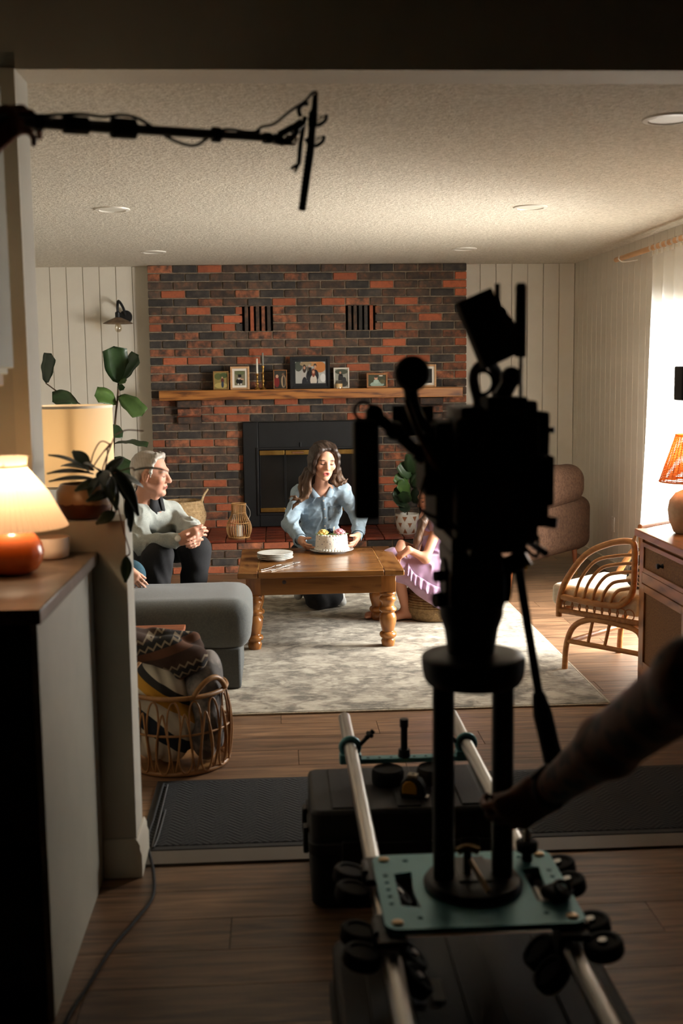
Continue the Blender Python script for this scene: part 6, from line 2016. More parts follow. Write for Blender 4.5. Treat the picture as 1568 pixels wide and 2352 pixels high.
MB().tube([(rx - 0.008, ry - 0.01, PLZ + 0.06), (rx + 0.016, ry - 0.10, PLZ + 0.03)], 0.006, 8).build('lock_lever', mat('warm_brass2', S(176, 146, 104), rough=0.4, metal=0.6), rs)

# fluid head with pan handle
hd = thing('fluid_head', 'black fluid head with long pan handle below the film camera', 'tripod head', (rx, ry, 0.985))
MB().lathe([(0, 0.985), (0.05, 0.985), (0.052, 1.0), (0.056, 1.03), (0.066, 1.06), (0.068, 1.09), (0.0, 1.09)], (rx - 0.005, ry, 0), 32).build('pan_base', M_black_soft, hd, smooth=40)
b = MB()
b.box(rx - 0.060, rx + 0.055, ry - 0.07, ry + 0.07, 1.085, 1.165)
b.build('tilt_body', M_black, hd, bevel=0.012)
MB().cyl((rx - 0.066, ry, 1.135), (rx + 0.072, ry, 1.135), 0.048, 28).build('tilt_drum', M_black, hd, smooth=40)
MB().box(rx - 0.06, rx + 0.045, ry - 0.09, ry + 0.10, 1.163, 1.203).build('quick_plate', M_black, hd, bevel=0.004)
for z, r_ in ((1.10, 0.016), (1.15, 0.012)):
    MB().cyl((rx - 0.055, ry - 0.02, z), (rx - 0.086, ry - 0.03, z), r_, 14).build('knob', M_rubber, hd, smooth=40)
MB().cyl((rx + 0.06, ry - 0.03, 1.165), (rx + 0.105, ry - 0.04, 1.19), 0.02, 16).build('handle_rosette', M_black, hd, smooth=40)
ph = [pt(1188, 1288, 2.29), pt(1212, 1440, 2.30), pt(1238, 1600, 2.31)]
MB().tube(ph, [0.010, 0.0095, 0.0095], 10).build('pan_handle', M_black, hd, smooth=60)
MB().tube([pt(1236, 1592, 2.31), pt(1246, 1640, 2.312), pt(1262, 1710, 2.315), pt(1280, 1780, 2.32)], [0.013, 0.021, 0.021, 0.024], 14).build('handle_grip', M_rubber, hd, smooth=60)

# cinema camera seen from behind
CAM_PARTS = len(bpy.data.objects)
cc_ = thing('cinema_camera', 'black rigged cinema camera with top monitor seen from behind', 'film camera', (0.44, 2.3, 1.204))
MB().box(0.335, 0.565, 2.28, 2.47, 1.245, 1.465).build('body', M_black_matte, cc_, bevel=0.01)
MB().box(0.37, 0.555, 2.215, 2.28, 1.225, 1.475).build('battery', M_black_matte, cc_, bevel=0.008)
MB().box(0.40, 0.53, 2.205, 2.215, 1.26, 1.44).build('battery_plate', M_black, cc_, bevel=0.004)
MB().box(0.36, 0.53, 2.22, 2.50, 1.204, 1.236).build('baseplate', M_black, cc_, bevel=0.004)
for x in (0.375, 0.515):
    MB().cyl((x, 2.15, 1.215), (x, 2.85, 1.215), 0.0075, 12).build('support_rod', M_black, cc_, smooth=60)
MB().lathe([(0, 0), (0.05, 0), (0.052, 0.02), (0.046, 0.03), (0.046, 0.11), (0.055, 0.12), (0.057, 0.20), (0.0, 0.20)], (0.445, 2.47, 1.355), 32, M=rot_to((0, 1, 0))).build('lens', M_black, cc_, smooth=40)
mbx = MB()
mbx.box(0.365, 0.525, 2.68, 2.76, 1.285, 1.425)
mbx.build('matte_box', M_black_matte, cc_, bevel=0.006)
MB().box(0.355, 0.535, 2.74, 2.86, 1.426, 1.432).build('top_flag', M_black_matte, cc_)
# side boxes, plates and cables that break up the outline
MB().box(0.545, 0.590, 2.26, 2.40, 1.25, 1.485).build('side_module', M_black_matte, cc_, bevel=0.006)
MB().box(0.555, 0.585, 2.20, 2.27, 1.30, 1.40).build('receiver', M_black_matte, cc_, bevel=0.004)
MB().cyl((0.58, 2.3, 1.445), (0.608, 2.29, 1.447), 0.007, 10).build('connector', M_black, cc_)
MB().cyl((0.575, 2.24, 1.265), (0.60, 2.23, 1.262), 0.012, 12).build('connector', M_black, cc_)
MB().box(0.305, 0.345, 2.25, 2.40, 1.32, 1.42).build('side_plate', M_black_matte, cc_, bevel=0.005)
MB().cyl((0.33, 2.3, 1.42), (0.30, 2.28, 1.44), 0.012, 12).build('rosette', M_black, cc_)
MB().box(0.385, 0.53, 2.24, 2.44, 1.466, 1.498).build('top_plate', M_black, cc_, bevel=0.005)
MB().box(0.41, 0.49, 2.20, 2.30, 1.49, 1.517).build('timecode_box', M_black_matte, cc_, bevel=0.004)
MB().box(0.505, 0.56, 2.25, 2.36, 1.47, 1.508).build('audio_box', M_black_matte, cc_, bevel=0.006)
MB().tube(bez([(0.41, 2.30, 1.50), (0.405, 2.33, 1.56), (0.44, 2.38, 1.585), (0.475, 2.43, 1.56), (0.475, 2.45, 1.50)], 6), 0.011, 10).build('top_handle', M_black, cc_, smooth=60)
MB().torus((0.413, 2.27, 1.545), 0.024, 0.005, rot=(PI / 2, 0, 0.3), n=24, m=6).build('cable_loop', M_rubber, cc_)
MB().tube(bez([(0.455, 2.29, 1.515), (0.47, 2.28, 1.545), (0.478, 2.28, 1.57)], 5), 0.017, 10).build('monitor_arm', M_black, cc_, smooth=60)
MB().ell((0.473, 2.28, 1.555), 0.022, n=10).build('ball_joint', M_black, cc_, smooth=180)
# tilted top monitor: thin body with sunhood wings
Mm = Matrix.Translation((0.422, 2.28, 1.652)) @ Matrix.Rotation(-0.40, 4, 'Y') @ Matrix.Rotation(0.35, 4, 'Z')
mon = xf(MB().box(-0.042, 0.042, -0.012, 0.012, -0.072, 0.072), Mm).build('monitor', M_black_matte, cc_, bevel=0.004)
xf(MB().box(-0.036, 0.036, 0.0121, 0.0135, -0.06, 0.06), Mm).build('screen', mat('screen_glass', S(14, 14, 15), rough=0.15), mon)
xf(MB().prism([(0.042, -0.072), (0.078, -0.05), (0.042, 0.06)], -0.002, 0.002, 'y'), Mm).build('sunhood', M_black_matte, mon)
MB().tube([(0.446, 2.29, 1.60), (0.446, 2.29, 1.742)], 0.0055, 8).build('antenna', M_rubber, cc_)
MB().tube([(0.492, 2.28, 1.51), (0.492, 2.28, 1.60)], 0.004, 8).build('antenna_stalk', M_black, cc_)
MB().tube([(0.4915, 2.28, 1.595), (0.4915, 2.28, 1.735), (0.4915, 2.28, 1.742)], [0.0115, 0.0115, 0.008], 10).build('paddle_antenna', M_rubber, cc_)
# left-hand side: articulated arm, upright side monitor, eyepiece
MB().tube(bez([(0.34, 2.30, 1.37), (0.29, 2.29, 1.40), (0.24, 2.28, 1.445), (0.20, 2.28, 1.48)], 5), 0.013, 10).build('articulated_arm', M_black, cc_, smooth=60)
for p in ((0.29, 2.285, 1.402), (0.235, 2.28, 1.45), (0.195, 2.28, 1.485)):
    MB().ell(p, 0.02, n=10).build('arm_joint', M_black, cc_, smooth=180)
MB().box(0.151, 0.201, 2.24, 2.30, 1.275, 1.475).build('side_monitor', M_black_matte, cc_, bevel=0.007)
MB().torus((0.172, 2.27, 1.492), 0.018, 0.004, rot=(PI / 2, 0, 0), n=20, m=6).build('hanging_ring', M_rubber, cc_)
MB().cyl((0.269, 2.325, 1.565), (0.269, 2.265, 1.565), 0.030, 24).build('eyepiece', M_black, cc_, smooth=40)
MB().lathe([(0, 0), (0.034, 0), (0.036, 0.012), (0.03, 0.022), (0.0, 0.018)], (0.269, 2.268, 1.565), 24, M=rot_to((0, -1, 0))).build('eyecup', M_rubber, cc_, smooth=50)
MB().tube(bez([(0.272, 2.32, 1.54), (0.278, 2.32, 1.50), (0.295, 2.32, 1.46), (0.325, 2.32, 1.42)], 5), [0.016] * 16, 10).build('eyepiece_arm', M_black, cc_, smooth=60)
MB().tube(bez([(0.262, 2.29, 1.51), (0.28, 2.25, 1.45), (0.30, 2.24, 1.41), (0.315, 2.24, 1.38), (0.345, 2.25, 1.36)], 5), 0.007, 8).build('strap', mat('brown_leather', S(96, 58, 26), rough=0.6), cc_, smooth=60)
MB().box(0.245, 0.335, 2.42, 2.425, 1.43, 1.497).build('filter_tray', mat('grey_filter', S(92, 92, 86), rough=0.4), cc_)
MB().cyl((0.325, 2.42, 1.46), (0.345, 2.42, 1.46), 0.006, 8).build('tray_arm', M_black, cc_)
for P_ in ([(0.36, 2.22, 1.42), (0.33, 2.19, 1.36), (0.35, 2.19, 1.28), (0.38, 2.21, 1.25)],
           [(0.47, 2.21, 1.30), (0.50, 2.19, 1.24), (0.545, 2.2, 1.20), (0.56, 2.24, 1.235)], [(0.345, 2.25, 1.27), (0.29, 2.23, 1.30), (0.305, 2.24, 1.36)]):
    MB().tube(bez(P_, 5), 0.0042, 6).build('cable', M_rubber, cc_)

for o in cc_.children:
    if o.name.split('.')[0] in ('body', 'battery', 'battery_plate', 'baseplate', 'side_module', 'receiver', 'connector', 'side_plate', 'rosette', 'top_plate', 'audio_box', 'cable'):
        for v in o.data.vertices:
            v.co.x = 0.30 + (v.co.x - 0.30) * 0.90 - 0.012

# boom pole and shotgun microphone
bm_ = thing('boom_pole', 'black telescopic boom pole reaching in from upper left', 'boom pole', (-0.5, 2.36, 2.07))
A, B = Vector(pt(-60, 272, 2.30)), Vector(pt(628, 318, 2.62))
def along(t):
    return A + (B - A) * t
M_carbon = mat('carbon_tube', S(116, 118, 118), rough=0.28, metal=0.6)
for (t0, t1, r) in ((0.0, 0.49, 0.0125), (0.47, 0.80, 0.0105), (0.78, 1.0, 0.0085)):
    MB().tube([along(t0), along(t1)], r, 16).build('tube_section', M_carbon, bm_, smooth=60)
for t in (0.19, 0.305, 0.485, 0.785, 0.975):
    MB().tube([along(t - 0.012), along(t + 0.012)], 0.0165 if t < 0.8 else 0.0125, 16).build('locking_collar', M_rubber, bm_, smooth=40)
up = Vector((0, -0.2, 1))
cab = [along(0.12) + up * 0.012, along(0.2) + up * 0.014, along(0.26) + up * 0.018, along(0.33) + up * 0.022, along(0.40) + up * 0.02, along(0.46) + up * 0.026, along(0.52) + up * 0.02, along(0.60) + up * -0.008,
       along(0.66) + up * -0.022, along(0.71) + up * -0.024, along(0.76) + up * -0.006, along(0.82) + up * 0.012, along(0.9) + up * 0.010, along(0.95) + up * 0.012]
MB().tube(bez(cab, 5), 0.0035, 7).build('cable', M_rubber, bm_)
MB().tube([along(0.425), along(0.50)], 0.021, 12).build('cable_wrap', M_rubber, bm_, smooth=60)
MB().tube([along(0.27), along(0.345)], 0.018, 12).build('cable_wrap', M_rubber, bm_, smooth=60)
mc = thing('shotgun_microphone', 'black shotgun microphone in shock mount at boom tip', 'microphone', pt(722, 260, 2.64))
Y_ = 2.64
MB().tube([pt(717, 290, Y_), pt(712, 350, Y_ + 0.0), pt(693, 484, Y_ + 0.01)], [0.0085, 0.0095, 0.0085], 14).build('interference_tube', M_black, mc, smooth=60)
mt_ = MB()
p0, p1 = Vector(pt(711, 345, Y_)), Vector(pt(694, 480, Y_ + 0.01))
for i in range(14):
    c = p0 + (p1 - p0) * (i + 0.5) / 14
    mt_.tube([c, c + (p1 - p0).normalized() * 0.004], 0.0098, 12)
mt_.build('tube_slots', M_rubber, mc)
MB().tube([pt(724, 218, Y_), pt(722, 250, Y_), pt(719, 262, Y_)], [0.006, 0.0075, 0.009], 12).build('connector', M_black, mc, smooth=60)
MB().tube([pt(719, 258, Y_), pt(717, 292, Y_)], 0.0105, 14).build('mic_body', M_black, mc, smooth=60)
MB().tube(bez([pt(583, 308, 2.61), pt(600, 292, 2.61), pt(630, 284, 2.62), pt(665, 256, 2.63), pt(700, 232, 2.64), pt(718, 213, 2.64), pt(727, 214, 2.64), pt(725, 232, 2.64)], 5), 0.0032, 7).build('mic_cable', M_rubber, mc)
MB().tube([pt(700, 268, Y_ + 0.01), pt(690, 330, Y_ + 0.01), pt(686, 378, Y_ + 0.01)], 0.0055, 8).build('mount_bar', M_carbon, mc, smooth=50)
for (cx, cy) in ((722, 278), (716, 326)):
    pts = [pt(cx - 14, cy - 8, Y_ + 0.012), pt(cx - 4, cy + 8, Y_ + 0.012), pt(cx + 12, cy + 8, Y_), pt(cx + 25, cy - 2, Y_ - 0.005), pt(cx + 28, cy - 14, Y_ - 0.005)]
    MB().tube(bez(pts, 5), 0.0042, 8).build('suspension_hoop', M_rubber, mc)
    for q in (-12, -2, 6):
        MB().tube([pt(cx + 27, cy - 14 - q * 0.3, Y_), pt(cx + 2, cy + q, Y_)], 0.0009, 5).build('elastic_cord', M_rubber, mc)
MB().tube(bez([pt(690, 268, Y_ + 0.015), pt(686, 252, Y_ + 0.015), pt(694, 240, Y_ + 0.015), pt(708, 238, Y_ + 0.015)], 5), 0.005, 8).build('suspension_hoop', M_rubber, mc)
kn = MB()
for (x0, y0, x1, y1, r) in ((628, 318, 646, 322, 0.012), (640, 310, 672, 292, 0.008), (668, 300, 692, 282, 0.010), (646, 326, 668, 324, 0.009), (668, 322, 684, 300, 0.006)):
    kn.tube([pt(x0, y0, 2.625), pt(x1, y1, 2.635)], r, 10)
kn.build('swivel_mount', M_black, mc, smooth=50)
MB().tube([pt(652, 332, 2.622), pt(658, 312, 2.622), pt(676, 312, 2.622), pt(682, 318, 2.622), pt(676, 332, 2.622)], 0.0035, 7, closed=True).build('swivel_plate', M_steel, mc)
MB().tube([pt(686, 376, Y_ + 0.01), pt(668, 388, Y_ + 0.01)], 0.004, 7).build('cable_clip', M_rubber, mc)
MB().tube([pt(686, 376, Y_ + 0.01), pt(677, 396, Y_ + 0.01)], 0.0035, 7).build('cable_clip', M_rubber, mc)

# cables on the floor by the half wall
fc = [on_z(375, 1800, 0.012), on_z(352, 1880, 0.012), on_z(338, 1930, 0.012), on_z(352, 2000, 0.006), on_z(350, 2060, 0.006), on_z(310, 2115, 0.006), on_z(255, 2180, 0.006), on_z(205, 2260, 0.006), on_z(160, 2330, 0.006), on_z(120, 2420, 0.006)]
o = MB().tube(bez(fc, 8), 0.005, 8).build('floor_cable', M_rubber, None, smooth=80)
tag(o, 'black power cable trailing over the floor past the half wall', 'cable')
fc = [on_z(385, 1802, 0.014), on_z(366, 1880, 0.014), on_z(350, 1945, 0.010), on_z(362, 1925, 0.014), on_z(380, 1860, 0.014)]
o = MB().tube(bez(fc, 6), 0.003, 6).build('floor_cable', mat('grey_cable', S(70, 70, 72), rough=0.6), None, smooth=80)
tag(o, 'thin grey cable lying on left edge of runner mat', 'cable')

# black lamp head on a stand just past the right picture edge
lp = pt(1606, 880, 3.85)
flm = thing('film_light', 'black film lamp head on a stand, its edge at right picture border', 'light stand', (lp[0], lp[1], 0))
MB().box(lp[0] - 0.075, lp[0] + 0.075, lp[1] - 0.04, lp[1] + 0.05, lp[2] - 0.06, lp[2] + 0.06).build('lamp_head', M_black_matte, flm, bevel=0.006)
MB().tube([(lp[0] + 0.06, lp[1], 0.02), (lp[0] + 0.06, lp[1], lp[2] - 0.06)], 0.011, 12).build('stand_pole', M_black, flm)
for a in (0.4, 0.4 + 2 * PI / 3, 0.4 + 4 * PI / 3):
    MB().tube([(lp[0] + 0.06, lp[1], 0.22), (lp[0] + 0.06 + 0.07 * math.cos(a), lp[1] + 0.07 * math.sin(a), 0.014)], 0.008, 8).build('stand_leg', M_black, flm)

# ================================================================== people
from mathutils.bvhtree import BVHTree
M_skin = mat('skin', S(210, 160, 134), rough=0.5, vcol=True, spec=0.35)
M_hairv = mat('hair', S(60, 42, 32), rough=0.45, vcol=True, spec=0.4, bump=0.25, bscale=220, stretch=(1, 1, 0.15))
def V3(*a):
    return np.array(a, float)
def nrm(v):
    v = np.array(v, float)
    return v / np.linalg.norm(v)
def lin(c):
    return np.array(S(*c)[:3])
def sm(x, a, b):
    t = np.clip((x - a) / (b - a), 0, 1)
    return t * t * (3 - 2 * t)

class Head:
    """head frame: columns = person's right, forward (nose), up"""
    def __init__(self, c, fwd, up, s=1.0):
        f = nrm(fwd)
        u = nrm(np.array(up) - f * np.dot(up, f))
        r = np.cross(f, u)
        self.c, self.R, self.s = np.array(c, float), np.stack([r, f, u], 1), s
    def w(self, x, y, z):
        return self.c + self.R @ (V3(x, y, z) * self.s)
    def rot(self):
        return Matrix([list(row) for row in self.R])
    def loc(self, x, y, z):
        P = np.stack([x, y, z], -1) - self.c
        return (P @ self.R) / self.s
    def add(self, b, ears=True, nose=1.0, jaw=1.0, open_mouth=False):
        s, w, R = self.s, self.w, self.rot()
        E_ = lambda p, r, k=0.012, cut=False: b.ell(w(*p), tuple(q * s for q in r), R, k * s, cut)
        C_ = lambda p, q, ra, rb=None, k=0.012: b.cap(w(*p), w(*q), ra * s, (ra if rb is None else rb) * s, k * s)
        E_((0, -0.014, 0.032), (0.074, 0.092, 0.084))
        E_((0, 0.030, -0.028), (0.056 * jaw, 0.058, 0.082), 0.025)
        C_((0.05 * jaw, -0.002, -0.052), (0.012, 0.062, -0.096), 0.020, 0.015, 0.02)
        C_((-0.05 * jaw, -0.002, -0.052), (-0.012, 0.062, -0.096), 0.020, 0.015, 0.02)
        E_((0, 0.068, -0.097), (0.020, 0.018, 0.016), 0.015)
        C_((-0.034, 0.073, 0.024), (0.034, 0.073, 0.024), 0.013, None, 0.018)
        for sx in (-1, 1):
            E_((sx * 0.040, 0.062, -0.022), (0.022, 0.020, 0.020), 0.02)
            E_((sx * 0.030, 0.094, 0.004), (0.017, 0.010, 0.010), 0.012, True)
            E_((sx * 0.030, 0.070, 0.003), (0.0145, 0.0145, 0.0125), 0.004)
            if ears:
                E_((sx * 0.074, -0.008, -0.010), (0.009, 0.019, 0.031), 0.006)
                E_((sx * 0.082, -0.004, -0.006), (0.006, 0.009, 0.017), 0.004, True)
        C_((0, 0.082, 0.016), (0, 0.102 * (1 + 0.04 * (nose - 1)) + 0.004 * (nose - 1), -0.026), 0.0085, 0.0125 * nose, 0.012)
        for sx in (-1, 1):
            E_((sx * 0.011 * nose, 0.092, -0.032), (0.008, 0.010, 0.007), 0.008)
        C_((-0.017, 0.083, -0.058), (0.017, 0.083, -0.058), 0.0065, None, 0.008)
        C_((-0.013, 0.082, -0.071 if open_mouth else -0.067), (0.013, 0.082, -0.071 if open_mouth else -0.067), 0.0075, None, 0.008)
        if open_mouth:
            E_((0, 0.092, -0.0645), (0.012, 0.010, 0.0042), 0.003, True)
    def skin(self, base, lip, brow, lash=(40, 26, 20), blush=0.25, open_mouth=False, freckle=0.0):
        base, lip, brow, lash = lin(base), lin(lip), lin(brow), lin(lash)
        def f(x, y, z):
            q = self.loc(x, y, z)
            X, Y, Z = q[:, 0], q[:, 1], q[:, 2]
            col = np.tile(base, (len(X), 1))
            face = sm(Y, 0.02, 0.06) * sm(Z, -0.13, -0.11)
            def mix(m, c):
                col[:] = col * (1 - m[:, None]) + c * m[:, None]
            ax = np.abs(X)
            mix(blush * face * np.exp(-((ax - 0.042) ** 2 + (Z + 0.03) ** 2) / 0.0005), base * np.array([1.0, 0.62, 0.58]))
            mix(blush * 0.8 * face * np.exp(-(X ** 2 + (Z + 0.028) ** 2) / 0.00018), base * np.array([1.0, 0.68, 0.62]))
            lz = -0.064
            mouth = face * (1 - sm(np.sqrt((X / 0.024) ** 2 + ((Z - lz) / (0.0135 if open_mouth else 0.0105)) ** 2), 0.75, 1.05)) * sm(Y, 0.065, 0.075)
            mix(mouth, lip)
            if open_mouth:
                mix(face * (1 - sm(np.sqrt((X / 0.012) ** 2 + ((Z - lz) / 0.0042) ** 2), 0.7, 1.1)), lin((60, 20, 18)))
            else:
                mix(face * (1 - sm(np.abs(Z + 0.0625), 0.0008, 0.003)) * (ax < 0.021), lip * 0.35)
            mix(0.95 * face * (1 - sm(np.sqrt(((ax - 0.032) / 0.021) ** 2 + ((Z - 0.025 + 6 * (ax - 0.03) ** 2) / 0.0055) ** 2), 0.6, 1.15)), brow)
            mix(0.35 * face * (1 - sm(np.sqrt(((ax - 0.030) / 0.02) ** 2 + ((Z - 0.004) / 0.011) ** 2), 0.5, 1.1)), base * np.array([0.62, 0.5, 0.48]))
            mix(0.97 * face * (1 - sm(np.sqrt(((ax - 0.030) / 0.0175) ** 2 + ((Z + 0.0035 - 8 * (ax - 0.03) ** 2) / 0.0042) ** 2), 0.6, 1.15)), lash)
            if freckle:
                n = np.sin(x * 310 + 2 * np.sin(z * 190)) * np.sin(z * 330 + y * 270)
                mix(freckle * sm(n, 0.55, 0.95), base * 0.72)
            return col
        return f

def hand(b, wrist, d, palm, thumb_side, curl=(0.5, 0.6, 0.7, 0.75), spread=0.0, s=1.0, thumb=(0.5, 0.4), bend=(0.9, 0.9, 0.6)):
    """palm and five fingers; d = towards fingertips, palm = direction the palm faces, thumb_side = towards the thumb"""
    d = nrm(d)
    n = nrm(np.array(palm) - d * np.dot(palm, d))
    t = nrm(np.array(thumb_side) - d * np.dot(thumb_side, d) - n * np.dot(thumb_side, n))
    wv = np.array(wrist, float)
    P = lambda a, c, e: wv + (d * a + t * c + n * e) * s
    k = 0.008 * s
    b.cap(P(0.0, 0.012, 0), P(0.085, 0.030, 0), 0.016 * s, 0.0125 * s, 0.02 * s)
    b.cap(P(0.0, 0.0, 0), P(0.09, 0.010, 0), 0.018 * s, 0.0125 * s, 0.02 * s)
    b.cap(P(0.0, -0.008, 0), P(0.085, -0.010, 0), 0.018 * s, 0.012 * s, 0.02 * s)
    b.cap(P(0.0, -0.015, 0), P(0.075, -0.030, 0), 0.016 * s, 0.011 * s, 0.02 * s)
    for i, (off, L, r) in enumerate(((0.030, 0.074, 0.0088), (0.010, 0.082, 0.009), (-0.010, 0.076, 0.0086), (-0.030, 0.060, 0.0078))):
        base = P((0.088, 0.092, 0.087, 0.077)[i], off, 0)
        a = 0.0
        p = base
        dd = d + t * spread * (1.5 - i) * 0.12
        dd = dd / np.linalg.norm(dd)
        for j, fr in enumerate((0.45, 0.31, 0.24)):
            a += curl[i] * bend[j]
            q = p + (dd * math.cos(a) + n * math.sin(a)) * L * fr * s
            b.cap(p, q, (r - 0.0006 * j) * s, (r - 0.0006 * (j + 1)) * s, k * 0.5)
            p = q
    p0 = P(0.022, 0.026, 0.006)
    da = nrm(d * math.cos(thumb[0]) + t * math.sin(thumb[0]) + n * 0.35)
    p1 = p0 + da * 0.045 * s
    b.cap(p0, p1, 0.0145 * s, 0.0105 * s, 0.015 * s)
    db = nrm(da * math.cos(thumb[1]) + (n * 0.6 + d * 0.5) * math.sin(thumb[1]))
    p2 = p1 + db * 0.034 * s
    b.cap(p1, p2, 0.0105 * s, 0.0095 * s, k * 0.5)
    p3 = p2 + nrm(db + n * 0.2) * 0.026 * s
    b.cap(p2, p3, 0.0095 * s, 0.008 * s, k * 0.5)

def bvh_of(o):
    me = o.data
    v = [x.co.copy() for x in me.vertices]
    return BVHTree.FromPolygons(v, [tuple(p.vertices) for p in me.polygons])

def on_surf(bv, x, z, y0, dirn=(0, 1, 0), off=0.002):
    h = bv.ray_cast(Vector((x, y0, z)), Vector(dirn))
    return (h[0] - Vector(dirn) * off) if h[0] is not None else None

def strip(bv, line, width, y0, off=0.003, across=(1, 0, 0)):
    """ribbon laid on a surface along (x, z) points"""
    b = MB()
    vs = []
    a = Vector(across) * width / 2
    for (x, z) in line:
        for s in (-1, 1):
            p = on_surf(bv, x + a.x * s, z + a.z * s, y0, off=off)
            if p is None:
                p = Vector(vs[-2]) if len(vs) >= 2 else Vector((x, y0 + 0.3, z))
            vs.append(tuple(p))
    fs = [(2 * i, 2 * i + 1, 2 * i + 3, 2 * i + 2) for i in range(len(line) - 1)]
    b.add(vs, fs)
    return b

A3 = lambda px, py, Y: np.array(pt(px, py, Y))

# ------------------------------------------------------------------ woman kneeling behind the table
wo = thing('person', 'woman in pale blue shirt with long brown hair, kneeling behind the cake', 'person', (0.26, 7.4, RT))
hw = Head(A3(744, 1058, 7.20), (0.22, -1.0, -0.22), (0.10, -0.2, 1), 0.99)
nb_ = A3(737, 1124, 7.345)
shL, shR = A3(688, 1134, 7.40), A3(785, 1128, 7.38)
elL, elR = A3(666, 1204, 7.27), A3(824, 1192, 7.27)
wrL, wrR = A3(691, 1240, 7.07), A3(821, 1231, 7.07)
ch, wa, pe = A3(735, 1170, 7.42), A3(733, 1235, 7.46), V3(0.235, 7.54, 0.36)
bw_ = Blob(0.03)
hw.add(bw_, open_mouth=True)
bw_.cap(hw.w(0, -0.022, -0.05), nb_, 0.040, 0.044, 0.025)
bw_.cap(nb_ + V3(0, 0.01, -0.01), ch + V3(0, 0.03, 0), 0.045, 0.06, 0.03).cap(ch + V3(0, 0.03, 0), wa, 0.06, 0.07, 0.05).cap(wa, pe, 0.07, 0.08, 0.05)
for sh, el, wr in ((shL, elL, wrL), (shR, elR, wrR)):
    bw_.cap(nb_ + V3(0, 0, -0.02), sh, 0.045, 0.042, 0.04).cap(sh, el, 0.038, 0.032).cap(el, wr, 0.032, 0.023)
knee1, knee2 = A3(728, 1372, 7.36), V3(0.33, 7.42, 0.09)
for kn, dx in ((knee1, -0.07), (knee2, 0.08)):
    bw_.cap(pe + V3(dx, 0, 0), kn, 0.07, 0.05).cap(kn, V3(kn[0] + dx * 0.8, kn[1] + 0.34, 0.07), 0.045, 0.035)
gripL, gripR = A3(708, 1263, 6.955), A3(811, 1257, 6.955)
hand(bw_, wrL, gripL - wrL, (0.75, 0.1, 0.35), (0.0, -0.2, 1.0), curl=(0.28, 0.34, 0.42, 0.5), s=0.92, thumb=(0.35, 0.3))
hand(bw_, wrR, gripR - wrR, (-0.75, 0.1, 0.35), (0.0, -0.2, 1.0), curl=(0.28, 0.34, 0.42, 0.5), s=0.92, thumb=(0.35, 0.3))
wskin = hw.skin((214, 162, 134), (176, 84, 78), (70, 46, 34), blush=0.3, open_mouth=True)
bw_.mesh('body', M_skin, wo, h=0.004, color=wskin, smooth_iter=1)
M_chambray = mat('blue_chambray', S(158, 178, 192), S(146, 167, 182), scale=90, rough=0.85, bump=0.1, bscale=500)
bs_ = Blob(0.04)
bs_.ell(ch + V3(0, 0.0, 0.0), (0.150, 0.105, 0.13), k=0.05).ell(wa + V3(0.0, -0.005, 0.02), (0.142, 0.11, 0.13), k=0.06).ell(pe + V3(0.01, -0.02, 0.10), (0.155, 0.125, 0.12), k=0.06)
bs_.cap(nb_ + V3(-0.02, 0.01, -0.035), shL, 0.055, 0.056, 0.05).cap(nb_ + V3(0.02, 0.01, -0.035), shR, 0.055, 0.056, 0.05)
for sh, el, wr, gr in ((shL, elL, wrL, gripL), (shR, elR, wrR, gripR)):
    bs_.cap(sh, el, 0.055, 0.049, 0.035)
    e2 = wr + nrm(el - wr) * 0.012
    bs_.cap(el, wr + nrm(el - wr) * 0.05, 0.049, 0.041, 0.03).cap(wr + nrm(el - wr) * 0.055, e2, 0.036, 0.038, 0.008)
for dz in (0.0, 0.01):
    pass
f1, f2 = creases(0.0075, 80, 4, (0.8, 0.2, -0.35)), creases(0.006, 110, 9, (0.35, 0.3, 0.9))
cl_c = hw.w(0, 0.03, -0.03)
shirt = bs_.mesh('shirt', M_chambray, wo, h=0.0055, disp=lambda x, y, z: (f1(x, y, z) + f2(x, y, z)) * sm(0.95 - z, -0.02, 0.12),
                 clip=lambda x, y, z: 0.050 - np.sqrt((x - nb_[0]) ** 2 + ((y - nb_[1] + 0.02) * 0.8) ** 2 + ((z - nb_[2] - 0.022) * 0.8) ** 2))
bv = bvh_of(shirt)
zt = nb_[2] - 0.055
M_chambray2 = mat('blue_chambray_edge', S(150, 171, 186), S(138, 159, 175), scale=90, rough=0.85)
pl_line = [(nb_[0] + 0.012 + 0.012 * math.sin(q * 3), zt - (zt - 0.50) * q) for q in [i / 18 for i in range(19)]]
pk = strip(bv, pl_line, 0.026, 6.9, off=0.003).build('placket', M_chambray2, shirt, smooth=60)
so = pk.modifiers.new('thickness', 'SOLIDIFY'); so.thickness = 0.002
for i in range(1, 18, 4):
    p = on_surf(bv, pl_line[i][0], pl_line[i][1], 6.9, off=0.005)
    if p:
        MB().lathe([(0, 0), (0.0055, 0), (0.0055, 0.002), (0, 0.0025)], p, 10, M=rot_to((0, -1, 0))).build('button', M_white, shirt, smooth=40)
kx, kz = nb_[0] + 0.088, nb_[2] - 0.11
pkt = strip(bv, [(kx, kz - 0.095 * i / 6) for i in range(7)], 0.085, 6.9, off=0.003).build('chest_pocket', M_chambray2, shirt, smooth=60)
so = pkt.modifiers.new('thickness', 'SOLIDIFY'); so.thickness = 0.002
